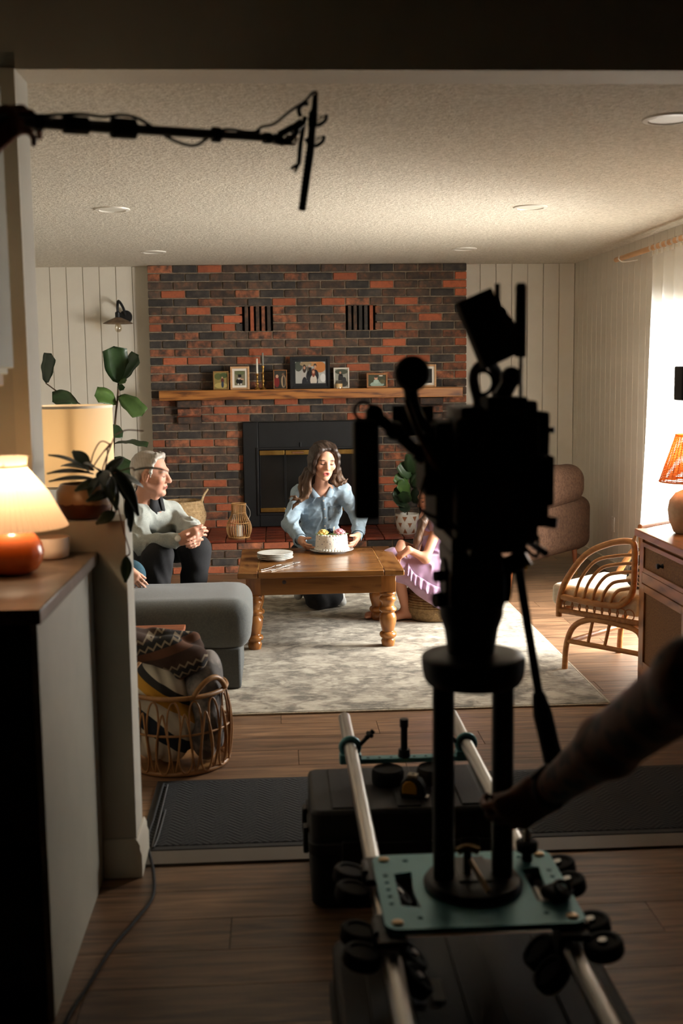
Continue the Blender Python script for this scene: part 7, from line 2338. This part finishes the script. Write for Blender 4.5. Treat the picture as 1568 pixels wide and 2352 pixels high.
for sx in (-1, 1):
    a = nb_ + V3(sx * 0.052, 0.03, 0.032)
    c_ = nb_ + V3(sx * 0.058, -0.045, 0.018)
    e_ = nb_ + V3(sx * 0.016 + 0.008, -0.085, -0.040)
    g_ = nb_ + V3(sx * 0.066, -0.085, -0.046)
    m_ = nb_ + V3(sx * 0.085, -0.03, -0.012)
    n_ = nb_ + V3(sx * 0.075, 0.03, 0.0)
    o = MB().add([tuple(q) for q in (a, c_, e_, g_, m_, n_)], [(0, 1, 4, 5), (1, 2, 3, 4)]).build('collar', M_chambray2, shirt, smooth=60)
    so = o.modifiers.new('thickness', 'SOLIDIFY'); so.thickness = 0.003
for wr, el in ((wrL, elL), (wrR, elR)):
    d_ = nrm(el - wr)
    MB().tube([wr + d_ * 0.004, wr + d_ * 0.055], [0.0405, 0.042], 24, caps=False).build('cuff', M_chambray2, shirt, smooth=60)
bp_ = Blob(0.04)
bp_.ell(pe + V3(0, 0.0, -0.02), (0.155, 0.13, 0.115), k=0.05)
for kn, dx in ((knee1, -0.07), (knee2, 0.08)):
    bp_.cap(pe + V3(dx, 0, -0.02), kn, 0.10, 0.078, 0.05).cap(kn, V3(kn[0] + dx * 0.8, kn[1] + 0.30, 0.085), 0.070, 0.05, 0.04)
M_blackcloth = mat('black_denim', S(22, 22, 25), S(17, 17, 20), scale=60, rough=0.9, bump=0.1, bscale=300)
bp_.mesh('trousers', M_blackcloth, wo, h=0.008, disp=folds(0.004, 40, 14), clip=lambda x, y, z: (RT + 0.002 - z))
M_sock = mat('white_sock', S(206, 208, 206), S(192, 194, 192), scale=40, rough=0.95)
for (c, t_) in ((A3(776, 1362, 7.50), A3(785, 1386, 7.42)), (A3(688, 1355, 7.62), A3(684, 1368, 7.52))):
    c[2] = max(c[2], 0.05); t_[2] = max(t_[2], 0.045)
    Blob(0.03).cap(c + V3(0, 0.05, 0.05), c, 0.034, 0.036).cap(c, t_, 0.036, 0.030).mesh('sock', M_sock, wo, h=0.006, disp=folds(0.002, 60, 3))
# hair: centre parting, long loose waves
bh = Blob(0.015)
W = hw.w
bh.ell(W(0, -0.030, 0.036), (0.083, 0.090, 0.089), hw.rot(), 0.02)
for sx in (-1, 1):
    for j in range(5):
        y0 = 0.050 - 0.026 * j
        bh.chain([W(sx * 0.008, y0 + 0.006, 0.114 - 0.010 * abs(j - 2)), W(sx * 0.046, y0 + 0.010, 0.094 - 0.004 * abs(j - 2)), W(sx * 0.070, y0 + 0.004, 0.05), W(sx * 0.077, y0 - 0.004, 0.0), W(sx * 0.076, y0 - 0.006, -0.06)], [0.012, 0.016, 0.016, 0.016, 0.016], 0.02)
Lh = [([W(-0.076, 0.036, 0.0), A3(714, 1088, 7.235), A3(708, 1108, 7.25), A3(711, 1126, 7.235), A3(704, 1141, 7.225), A3(690, 1150, 7.22), A3(676, 1146, 7.225), A3(667, 1151, 7.23)], 0.017),
      ([W(-0.078, 0.015, -0.02), A3(708, 1088, 7.27), A3(700, 1108, 7.285), A3(703, 1128, 7.265), A3(695, 1146, 7.245), A3(682, 1156, 7.24), A3(675, 1166, 7.24)], 0.020),
      ([W(-0.078, -0.01, -0.02), A3(706, 1080, 7.30), A3(693, 1100, 7.33), A3(690, 1120, 7.32), A3(692, 1138, 7.29), A3(684, 1150, 7.27)], 0.022),
      ([W(-0.074, -0.04, -0.02), A3(708, 1085, 7.36), A3(694, 1108, 7.42), A3(690, 1140, 7.47)], 0.026),
      ([W(-0.05, -0.07, -0.02), A3(718, 1100, 7.42), A3(712, 1140, 7.49), A3(710, 1170, 7.51)], 0.034)]
Rh = [([W(0.076, 0.036, 0.0), A3(771, 1076, 7.225), A3(766, 1092, 7.235), A3(764, 1106, 7.25), A3(772, 1115, 7.255), A3(783, 1112, 7.25), A3(793, 1102, 7.255)], 0.017),
      ([W(0.078, 0.015, -0.01), A3(776, 1078, 7.26), A3(775, 1096, 7.275), A3(780, 1108, 7.275), A3(790, 1108, 7.28), A3(798, 1100, 7.29)], 0.020),
      ([W(0.078, -0.01, -0.02), A3(776, 1084, 7.31), A3(782, 1098, 7.33), A3(790, 1104, 7.34), A3(797, 1108, 7.36)], 0.022),
      ([W(0.06, -0.06, -0.02), A3(768, 1098, 7.42), A3(770, 1130, 7.47)], 0.030)]
for ch_, r0 in Lh + Rh:
    n_ = len(ch_)
    bh.chain(ch_, [r0 * (1 - 0.8 * (i / (n_ - 1)) ** 2.2) for i in range(n_)], 0.012)
# fine loose ends
for ch_ in ([A3(690, 1150, 7.22), A3(678, 1140, 7.22), A3(668, 1140, 7.225), A3(663, 1146, 7.23)], [A3(684, 1152, 7.235), A3(674, 1160, 7.24), A3(671, 1170, 7.24)]):
    bh.chain(ch_, [0.008, 0.006, 0.005, 0.003][:len(ch_)], 0.005)
bh.ell(W(0, 0.100, -0.020), (0.060, 0.07, 0.104), hw.rot(), 0.010, True)
def hair_col(dark, light, z0, z1):
    d_, l_ = lin(dark), lin(light)
    def f(x, y, z):
        t = (1 - sm(z, z0, z1)) * 0.8 + 0.2 * (0.5 + 0.5 * np.sin(x * 420 + 3 * np.sin(z * 40)))
        return d_ * (1 - t[:, None]) + l_ * t[:, None]
    return f
fh = folds(0.0016, 260, 6, (1, 0.6, 0.12), 0.35)
bh.mesh('hair', M_hairv, wo, h=0.0042, disp=fh, color=hair_col((40, 28, 22), (100, 72, 50), 0.80, 1.0))

# ------------------------------------------------------------------ older man on the sofa
man = thing('person', 'grey-haired man in grey sweater sitting with clasped hands on sofa', 'person', (-0.85, 6.7, 0.45))
hm = Head(A3(348, 1089, 6.45), (1.0, -0.26, -0.10), (0.12, -0.04, 1), 1.04)
nm = A3(336, 1150, 6.56)
msN, msF = A3(312, 1188, 6.40), A3(392, 1180, 6.74)
meN, mwN = A3(330, 1250, 6.26), A3(416, 1238, 6.14)
meF, mwF = A3(432, 1216, 6.50), A3(452, 1222, 6.22)
mch, mwa = A3(345, 1205, 6.60), A3(322, 1245, 6.72)
mpe = V3(-0.86, 6.80, 0.55)
kN, kF = A3(362, 1277, 6.22), A3(450, 1262, 6.38)
bm = Blob(0.03)
hm.add(bm, nose=1.18, jaw=1.06)
bm.cap(hm.w(0, -0.02, -0.05), nm, 0.054, 0.058, 0.03)
for sx in (-1, 1):
    bm.cap(hm.w(sx * 0.03, 0.055, -0.06), hm.w(sx * 0.012, 0.03, -0.12), 0.012, 0.02, 0.02)
bm.cap(nm, mch, 0.07, 0.12, 0.05).cap(mch, mwa, 0.12, 0.12, 0.05).cap(mwa, mpe, 0.12, 0.12, 0.05)
for sh, el, wr in ((msN, meN, mwN), (msF, meF, mwF)):
    bm.cap(nm + V3(0, 0, -0.03), sh, 0.05, 0.05, 0.04).cap(sh, el, 0.045, 0.038).cap(el, wr, 0.038, 0.028)
for kn, hp_, ft in ((kN, V3(-0.80, 6.72, 0.53), V3(kN[0] - 0.03, 6.24, 0.06)), (kF, V3(-0.80, 6.88, 0.53), V3(kF[0] - 0.05, 6.42, 0.06))):
    bm.cap(hp_, kn, 0.075, 0.055, 0.04).cap(kn, ft, 0.05, 0.035, 0.03)
hand(bm, mwN, A3(452, 1226, 6.12) - mwN, (0.1, 0.9, -0.3), (0.1, 0.1, 1), curl=(0.62, 0.66, 0.7, 0.75), s=1.02, thumb=(0.25, 0.3))
hand(bm, mwF + V3(0.0, 0, -0.01), A3(452, 1242, 6.10) - mwF, (-0.5, -0.5, -0.2), (-0.5, -0.4, 0.7), curl=(0.5, 0.55, 0.6, 0.7), s=1.02, thumb=(0.3, 0.3))
mskin = hm.skin((198, 146, 122), (160, 92, 80), (150, 140, 130), lash=(90, 60, 48), blush=0.35, freckle=0.25)
bm.mesh('body', M_skin, man, h=0.0045, color=mskin)
M_knit = mat('grey_knit', S(160, 165, 158), S(146, 151, 145), scale=120, rough=0.95, bump=0.25, bscale=350, sheen=0.15)
bsw = Blob(0.05)
bsw.ell(mch + V3(0.0, 0.02, 0.0), (0.145, 0.165, 0.15), (0, 0, 0.0), 0.06).ell(mwa + V3(0.01, 0.02, 0.0), (0.16, 0.165, 0.15), k=0.06)
bsw.cap(nm + V3(-0.01, 0.02, -0.055), msN + V3(0.01, 0.02, -0.01), 0.075, 0.072, 0.05).cap(nm + V3(0.01, 0.05, -0.055), msF, 0.07, 0.065, 0.05)
for sh, el, wr in ((msN, meN, mwN), (msF, meF, mwF)):
    bsw.cap(sh, el, 0.068, 0.062, 0.04).cap(el, wr + nrm(el - wr) * 0.05, 0.060, 0.042, 0.03).cap(wr + nrm(el - wr) * 0.05, wr + nrm(el - wr) * 0.02, 0.040, 0.038, 0.008)
g1, g2 = folds(0.005, 30, 21, (0.6, 0.3, 0.7)), creases(0.011, 80, 12, (0.7, 0.3, 0.5))
sweater = bsw.mesh('sweater', M_knit, man, h=0.0065, disp=lambda x, y, z: g1(x, y, z) + g2(x, y, z), clip=lambda x, y, z: np.maximum(0.086 - np.sqrt((x - nm[0] - 0.02) ** 2 + (y - nm[1] + 0.02) ** 2 + ((z - nm[2] - 0.02) * 0.85) ** 2), 0.47 - z))
Mc = Matrix.Translation(tuple(nm + V3(0.004, -0.006, 0.0))) @ Matrix.Rotation(0.16, 4, 'Y') @ Matrix.Rotation(0.12, 4, 'X')
co_ = xf(MB().shell([(0.066, 0.078), (0.068, 0.050), (0.078, 0.010), (0.100, -0.040)], (0, 0, 0), 40), Mc)
for a0 in (-0.95, -0.15):
    co_.add([(0.078 * math.cos(a0 - 0.35), 0.078 * math.sin(a0 - 0.35), 0.045), (0.078 * math.cos(a0 + 0.35), 0.078 * math.sin(a0 + 0.35), 0.045), (0.112 * math.cos(a0 + 0.1), 0.112 * math.sin(a0 + 0.1), -0.050), (0.105 * math.cos(a0 - 0.3), 0.105 * math.sin(a0 - 0.3), -0.03)], [(0, 1, 2, 3)], 0, Mc)
o = co_.build('shirt_collar', mat('black_cotton', S(24, 25, 28), rough=0.85), man, smooth=60)
so = o.modifiers.new('thickness', 'SOLIDIFY'); so.thickness = 0.004
bt = Blob(0.05)
bt.ell(mpe + V3(0.0, 0.0, 0.0), (0.15, 0.19, 0.12), k=0.05)
for kn, hp_, ft in ((kN, V3(-0.80, 6.70, 0.54), V3(kN[0] - 0.03, 6.24, 0.09)), (kF, V3(-0.80, 6.90, 0.54), V3(kF[0] - 0.05, 6.42, 0.09))):
    bt.cap(hp_, kn, 0.105, 0.082, 0.05).cap(kn, ft, 0.080, 0.068, 0.05)
bt.mesh('trousers', M_blackcloth, man, h=0.0085, disp=folds(0.005, 36, 17))
for kn, fy_ in ((kN, 6.24), (kF, 6.42)):
    Blob(0.03).cap((kn[0] - 0.05, fy_ + 0.02, 0.05), (kn[0] + 0.10, fy_ - 0.08, 0.035), 0.042, 0.032).mesh('shoe', M_rubber, man, h=0.008, clip=lambda x, y, z: (RT + 0.001 - z))
wd = nrm(meN - mwN)
wt_ = MB().tube([mwN + wd * -0.010, mwN + wd * 0.010], 0.0315, 20, caps=False).build('wristwatch', M_steel, man, smooth=60)
nw = nrm(np.cross(wd, (0, 0, 1)))
nw = nw if nw[1] < 0 else -nw
MB().lathe([(0, 0), (0.018, 0), (0.018, 0.007), (0.015, 0.009), (0, 0.009)], tuple(mwN + nw * 0.029 + V3(0, 0, 0.006)), 20, M=rot_to(nw + V3(0, 0, 0.25))).build('watch_dial', mat('watch_face', S(200, 198, 190), rough=0.25, metal=0.3), wt_, smooth=40)
hmh = Blob(0.015)
W = hm.w
hmh.ell(W(0, -0.030, 0.046), (0.080, 0.094, 0.084), hm.rot(), 0.02)
hmh.ell(W(0, -0.068, 0.0), (0.066, 0.046, 0.070), hm.rot(), 0.03)
for sx in (-1, 1):
    hmh.chain([W(sx * 0.03, 0.030, 0.118), W(sx * 0.062, 0.034, 0.086), W(sx * 0.074, 0.026, 0.050), W(sx * 0.075, 0.022, 0.020), W(sx * 0.073, 0.022, -0.006)], [0.010, 0.011, 0.009, 0.007, 0.004], 0.015)
    hmh.chain([W(sx * 0.072, -0.045, 0.03), W(sx * 0.068, -0.055, -0.03), W(sx * 0.050, -0.072, -0.075)], [0.012, 0.012, 0.008], 0.015)
hmh.chain([W(-0.046, 0.044, 0.098), W(0.0, 0.056, 0.110), W(0.046, 0.044, 0.098)], [0.010, 0.012, 0.010], 0.02)
hmh.ell(W(0, 0.115, 0.010), (0.066, 0.072, 0.082), hm.rot(), 0.012, True)
for sx in (-1, 1):
    hmh.ell(W(sx * 0.085, -0.006, -0.012), (0.022, 0.024, 0.038), hm.rot(), 0.006, True)
hmh.mesh('hair', M_hairv, man, h=0.0045, disp=folds(0.002, 190, 8, (0.5, 0.3, 1), 0.5), color=hair_col((150, 142, 132), (186, 180, 170), 1.0, 1.16))

# ------------------------------------------------------------------ girl on the pouf
gi = thing('person', 'girl in lilac satin dress sitting barefoot on the jute pouf', 'person', (1.0, 7.05, 0.2))
hg = Head(A3(991, 1144, 7.02), (-1.0, -0.28, -0.24), (-0.2, 0, 1), 0.92)
ng = A3(982, 1190, 7.05)
gsN, gsF = A3(1004, 1212, 6.94), A3(975, 1205, 7.16)
geN, gwN = A3(977, 1283, 6.84), A3(938, 1262, 6.83)
geF, gwF = A3(955, 1265, 7.05), A3(922, 1248, 6.93)
gch, gpe = A3(1003, 1240, 7.06), V3(1.03, 7.07, 0.27)
gkN, gkF = A3(906, 1285, 6.93), A3(893, 1290, 7.08)
gaN, gaF = A3(932, 1400, 6.97), A3(880, 1400, 7.06)
gaN[2] = max(gaN[2], 0.065)
gaF[2] = 0.065
bg_ = Blob(0.025)
hg.add(bg_)
bg_.cap(hg.w(0, -0.02, -0.05), ng, 0.036, 0.038, 0.02)
bg_.cap(ng, gch, 0.05, 0.075, 0.04).cap(gch, gpe, 0.075, 0.085, 0.04)
for sh, el, wr in ((gsN, geN, gwN), (gsF, geF, gwF)):
    bg_.cap(ng + V3(0, 0, -0.02), sh, 0.034, 0.036, 0.03).cap(sh, el, 0.034, 0.028).cap(el, wr, 0.028, 0.020)
for kn, an, dy in ((gkN, gaN, -0.07), (gkF, gaF, 0.07)):
    bg_.cap(gpe + V3(-0.02, dy, 0), kn, 0.065, 0.046).cap(kn, kn + (an - kn) * 0.35, 0.042, 0.042).cap(kn + (an - kn) * 0.35, an, 0.042, 0.026)
    t_ = an + V3(-0.10, -0.025, -0.035)
    t_[2] = RT + 0.022
    he = an + V3(0.022, 0.0, -0.03)
    bg_.cap(an, he, 0.026, 0.026, 0.02).cap(an + V3(-0.01, 0, -0.012), t_, 0.026, 0.017, 0.02).cap(he, t_, 0.024, 0.018, 0.02)
    for j in range(5):
        b0 = t_ + V3(0.008, -0.022 + 0.011 * j, -0.004)
        bg_.cap(b0, b0 + V3(-0.028 + 0.003 * abs(j - 1), -0.006, -0.003), 0.0085 - 0.0006 * j, 0.007, 0.004)
hand(bg_, gwN, (-0.6, 0.0, -0.45), (-0.2, 0.2, -1), (-0.5, 0.7, 0.3), curl=(0.3, 0.34, 0.38, 0.42), s=0.8, thumb=(0.3, 0.25))
hand(bg_, gwF, (-0.3, -0.5, -0.55), (0, 0.2, -1), (0.6, -0.4, 0.0), curl=(0.35, 0.4, 0.45, 0.5), s=0.8)
bg_.mesh('body', M_skin, gi, h=0.0045, color=hg.skin((188, 134, 106), (182, 96, 90), (110, 76, 54), blush=0.3), clip=lambda x, y, z: (RT + 0.001 - z))
M_satin = mat('lilac_satin', S(172, 138, 168), S(158, 124, 155), scale=5, rough=0.33, sheen=0.3, spec=0.6)
bd_ = Blob(0.03)
bd_.ell(gch + V3(0.0, 0.0, -0.01), (0.098, 0.105, 0.105), k=0.04).ell(gpe + V3(0.0, 0, 0.06), (0.115, 0.13, 0.10), k=0.05)
bd_.cap(gpe + V3(-0.02, -0.06, 0.03), gkN + V3(-0.01, 0, 0.005), 0.105, 0.072, 0.06).cap(gpe + V3(-0.02, 0.07, 0.03), gkF + V3(-0.01, 0, 0.005), 0.105, 0.072, 0.06)
bd_.cap(gkN + V3(0.0, 0, -0.02), gkN + V3(0.02, -0.0, -0.10), 0.070, 0.045, 0.05)
bd_.ell(V3(1.02, 7.0, 0.23), (0.165, 0.155, 0.15), k=0.07)
bd_.cap(A3(925, 1312, 6.92), A3(1000, 1385, 6.86), 0.05, 0.048, 0.06).cap(A3(965, 1300, 6.90), A3(1040, 1396, 6.86), 0.06, 0.055, 0.06).cap(A3(1000, 1300, 6.90), A3(1060, 1370, 6.88), 0.06, 0.05, 0.06)
hA, hB = A3(912, 1342, 6.86), A3(1030, 1410, 6.86)
dress = bd_.mesh('dress', M_satin, gi, h=0.0055, disp=creases(0.008, 60, 41, (0.7, 0.2, 0.65)), clip=lambda x, y, z: np.minimum(hA[2], hA[2] + (hB[2] - hA[2]) * (x - hA[0]) / (hB[0] - hA[0])) - z)
# ruffle tier across the skirt and cap sleeve
fl0 = [A3(937, 1292, 6.85), A3(950, 1315, 6.835), A3(972, 1330, 6.83), A3(1000, 1345, 6.83), A3(1035, 1352, 6.84), A3(1060, 1356, 6.86)]
cur = bez(fl0, 12)
bvd = bvh_of(dress)
vs, fs = [], []
for i, p in enumerate(cur):
    for j in range(5):
        w = j / 4
        off = 0.012 + 0.014 * w * math.sin(i * 0.95) + 0.012 * w
        q = np.array(p) + V3(-0.010 * w, 0, -0.062 * w)
        h_ = bvd.ray_cast(Vector((q[0], 6.5, q[2])), Vector((0, 1, 0)))
        yy = (h_[0].y if h_[0] is not None else q[1])
        vs.append((q[0] + 0.004 * w * math.sin(i * 2.1), yy - off + 0.006, q[2] + 0.004 * w * math.cos(i * 0.95)))
for i in range(len(cur) - 1):
    for j in range(4):
        a = i * 5 + j
        fs.append((a, a + 1, a + 6, a + 5))
o = MB().add(vs, fs).build('ruffle', M_satin, dress, smooth=180)
so = o.modifiers.new('thickness', 'SOLIDIFY'); so.thickness = 0.0025
for sh in (gsN, gsF):
    b_ = Blob(0.02).ell(sh + V3(0.0, 0, -0.005), (0.052, 0.05, 0.05), k=0.02).cap(sh, ng + V3(0, 0, -0.045), 0.045, 0.04, 0.02)
    b_.mesh('cap_sleeve', M_satin, dress, h=0.006, disp=folds(0.006, 110, 3, (1, 0.2, 0.2)), clip=lambda x, y, z: np.maximum((sh[2] - 0.032) - z, 0.042 - np.sqrt((x - ng[0]) ** 2 + (y - ng[1]) ** 2 + ((z - ng[2] - 0.015) * 0.7) ** 2)))
bgh = Blob(0.012)
W = hg.w
bgh.ell(W(0, -0.028, 0.040), (0.084, 0.093, 0.087), hg.rot(), 0.02)
for sx in (-1, 1):
    for j in range(4):
        y0 = 0.03 - 0.034 * j
        bgh.chain([W(sx * 0.01, y0 + 0.02, 0.11), W(sx * 0.07, y0 + 0.005, 0.07), W(sx * 0.084, y0 - 0.015, 0.0), W(sx * 0.078, y0 - 0.03, -0.08)], [0.012, 0.016, 0.016, 0.015], 0.012)
for k_, Y0 in enumerate((6.96, 6.99, 7.02)):
    bgh.chain([W(0.0 if False else -0.078, -0.02 - 0.02 * k_, -0.05) if k_ < 0 else A3(990 - 3 * k_, 1165, Y0), A3(972 - 2 * k_, 1200, Y0 - 0.05), A3(958 + 2 * k_, 1240, Y0 - 0.06), A3(950 + 3 * k_, 1270, Y0 - 0.05), A3(953 + 3 * k_, 1290, Y0 - 0.03)], [0.020, 0.024, 0.022, 0.016, 0.006], 0.014)
bgh.chain([W(0, -0.10, 0.0), W(0, -0.11, -0.09), A3(1035, 1230, 7.08), A3(1040, 1280, 7.08)], [0.05, 0.05, 0.04, 0.02], 0.03)
bgh.ell(W(0, 0.10, -0.026), (0.060, 0.075, 0.104), hg.rot(), 0.008, True)
bgh.mesh('hair', M_hairv, gi, h=0.0048, disp=folds(0.0016, 240, 16, (1, 0.7, 0.1), 0.3), color=hair_col((58, 40, 28), (92, 66, 46), 0.40, 0.80))

# ------------------------------------------------------------------ person in teal, almost hidden by the half wall
te = thing('person', 'person in teal trousers on the chaise, only knee and hand visible', 'person', (-1.45, 5.95, 0.46))
th = Head(V3(-1.50, 6.0, 1.21), (1, 0.15, -0.05), (0, 0, 1), 1.0)
tn, tch, tpe = V3(-1.53, 6.0, 1.07), V3(-1.55, 6.0, 0.86), V3(-1.52, 6.0, 0.58)
tk1, tk2 = A3(300, 1321, 5.90), V3(-0.93, 6.26, 0.56)
tb = Blob(0.03)
th.add(tb)
tb.cap(th.w(0, -0.02, -0.05), tn, 0.046, 0.05).cap(tn, tch, 0.07, 0.10, 0.05).cap(tch, tpe, 0.10, 0.11, 0.05)
tb.cap(tn, tn + V3(0, -0.16, -0.05), 0.05, 0.045).cap(tn + V3(0, -0.16, -0.05), V3(-1.30, 5.80, 0.78), 0.04, 0.036).cap(V3(-1.30, 5.80, 0.78), A3(283, 1305, 5.83), 0.036, 0.026)
tb.cap(tn, tn + V3(0, 0.16, -0.05), 0.05, 0.045).cap(tn + V3(0, 0.16, -0.05), V3(-1.30, 6.2, 0.76), 0.04, 0.036).cap(V3(-1.30, 6.2, 0.76), V3(-1.05, 6.2, 0.68), 0.036, 0.026)
tb.cap(tpe + V3(0, -0.08, 0), tk1, 0.07, 0.05).cap(tpe + V3(0, 0.08, 0), tk2, 0.07, 0.05).cap(tk2, V3(-1.0, 6.0, 0.52), 0.05, 0.035).cap(tk1, V3(-1.08, 6.02, 0.515), 0.05, 0.035)
hand(tb, A3(283, 1305, 5.83), A3(312, 1335, 5.81) - A3(283, 1305, 5.83), (0.1, 1, -0.3), (0.4, 0, 1), curl=(0.35, 0.4, 0.45, 0.5), s=0.95, thumb=(0.2, 0.2))
hand(tb, V3(-1.05, 6.2, 0.68), (0.9, 0.05, -0.4), (0, 0, -1), (0, -1, 0), curl=(0.3, 0.3, 0.3, 0.3), s=0.95)
tb.mesh('body', M_skin, te, h=0.0055, color=th.skin((212, 160, 134), (176, 92, 86), (90, 64, 46)))
M_teal_c = mat('teal_denim', S(44, 82, 98), S(36, 70, 86), scale=70, rough=0.9, bump=0.1, bscale=300)
tt = Blob(0.05)
tt.ell(tpe, (0.16, 0.19, 0.115), k=0.05).cap(tpe + V3(0, -0.08, 0), tk1, 0.095, 0.070, 0.05).cap(tpe + V3(0, 0.08, 0), tk2, 0.095, 0.075, 0.05).cap(tk2, V3(-1.0, 6.0, 0.535), 0.07, 0.052, 0.04).cap(tk1, V3(-1.08, 6.02, 0.53), 0.068, 0.052, 0.04)
tt.mesh('trousers', M_teal_c, te, h=0.009, disp=folds(0.004, 40, 19))
ttp = Blob(0.05)
ttp.ell(tch, (0.13, 0.18, 0.16), k=0.05).ell(tpe + V3(0, 0, 0.12), (0.14, 0.18, 0.15), k=0.05).cap(tn + V3(0, 0, -0.03), tn + V3(0, -0.16, -0.06), 0.06, 0.06).cap(tn + V3(0, 0, -0.03), tn + V3(0, 0.16, -0.06), 0.06, 0.06)
ttp.cap(tn + V3(0, -0.16, -0.05), V3(-1.30, 5.80, 0.78), 0.056, 0.052).cap(V3(-1.30, 5.80, 0.78), V3(-1.05, 5.82, 0.70), 0.05, 0.042).cap(tn + V3(0, 0.16, -0.05), V3(-1.30, 6.2, 0.76), 0.056, 0.052).cap(V3(-1.30, 6.2, 0.76), V3(-1.10, 6.2, 0.695), 0.05, 0.042)
ttp.mesh('top', M_linen, te, h=0.010, disp=folds(0.005, 34, 29))
Blob(0.015).ell(th.w(0, -0.028, 0.042), (0.084, 0.094, 0.088), th.rot()).ell(th.w(0, -0.06, -0.06), (0.075, 0.05, 0.12), th.rot(), 0.03).ell(th.w(0, 0.10, -0.026), (0.060, 0.075, 0.104), th.rot(), 0.008, True).mesh('hair', M_hairv, te, h=0.007, disp=folds(0.002, 160, 5), color=hair_col((70, 50, 36), (100, 74, 52), 1.0, 1.3))

# ------------------------------------------------------------------ camera operator's arm and boom operator's hand
opm = thing('person', 'camera operator reaching in from the right, tattooed forearm and wristwatch', 'person', (0.75, 1.6, 0.8))
w0 = A3(1258, 1818, 2.16)
el0 = A3(1600, 1560, 1.50)
shd = np.array([1.02, 1.15, 1.22])
bo = Blob(0.03)
bo.cap(w0, w0 + (el0 - w0) * 0.5, 0.033, 0.050, 0.03).cap(w0 + (el0 - w0) * 0.5, el0, 0.050, 0.055, 0.03).cap(el0, shd, 0.055, 0.065, 0.03)
hand(bo, w0, (-0.74, 0.30, -0.60), (0.1, 1, 0.1), (-0.5, 0, 0.85), curl=(0.75, 0.8, 0.85, 0.9), s=1.12, thumb=(-0.15, 0.9), bend=(0.6, 1.1, 0.9))
def tattoo(base, ink):
    b0, i0 = lin(base), lin(ink)
    ax_ = nrm(el0 - w0)
    def f(x, y, z):
        P = np.stack([x, y, z], -1)
        t = (P - w0) @ ax_
        n = np.sin(x * 95 + 2.2 * np.sin(z * 60 + y * 40)) + np.sin(z * 110 + 1.8 * np.sin(x * 70)) + 0.7 * np.sin(y * 130 + x * 50)
        m = sm(n, 0.3, 0.8) * sm(t, 0.05, 0.09)
        return b0 * (1 - 0.8 * m[:, None]) + i0 * 0.8 * m[:, None]
    return f
bo.mesh('arm', M_skin, opm, h=0.005, color=tattoo((128, 82, 62), (36, 33, 35)))
wdir = nrm(el0 - w0)
ww = MB().tube([w0 + wdir * 0.012, w0 + wdir * 0.050], 0.0385, 24, caps=False).build('watch_strap', M_rubber, opm, smooth=60)
so = ww.modifiers.new('thickness', 'SOLIDIFY'); so.thickness = 0.004
upv = nrm(V3(-0.35, -0.4, 1) - wdir * np.dot(V3(-0.35, -0.4, 1), wdir))
MB().lathe([(0, 0), (0.022, 0), (0.023, 0.008), (0.018, 0.012), (0, 0.012)], tuple(w0 + wdir * 0.031 + upv * 0.034), 24, M=rot_to(upv)).build('watch_case', M_black, ww, smooth=40)
sl_ = Blob(0.03).cap(el0 + (shd - el0) * 0.45, shd, 0.075, 0.085).mesh('sleeve', M_blackcloth, opm, h=0.008, disp=folds(0.004, 40, 2))

bo2 = thing('person', "boom operator's bent hand gripping the pole at upper left", 'person', (-0.62, 2.33, 2.05))
hb_ = Blob(0.03)
g0 = along(0.165)
wr_b = g0 + Vector((-0.10, -0.02, -0.055))
pole_d = np.array((B - A).normalized())
wr_c = wr_b + Vector((-0.05, -0.17, -0.09))
hb_.cap(wr_b, wr_c, 0.031, 0.042)
hb_.cap(wr_c, (-0.80, 1.82, 1.70), 0.042, 0.05)
hand(hb_, wr_b, (0.75, 0.05, 0.62), (0.35, 0.75, -0.35), (-0.5, 0.3, 0.6), curl=(0.75, 0.8, 0.85, 0.9), s=1.05, thumb=(0.2, 0.3))
hb_.mesh('hand', M_skin, bo2, h=0.005, color=tattoo((150, 94, 70), (140, 88, 66)))
Blob(0.03).cap((-0.74, 1.93, 1.79), (-0.85, 1.72, 1.60), 0.062, 0.07).mesh('sleeve', M_blackcloth, bo2, h=0.009, disp=folds(0.004, 40, 6))
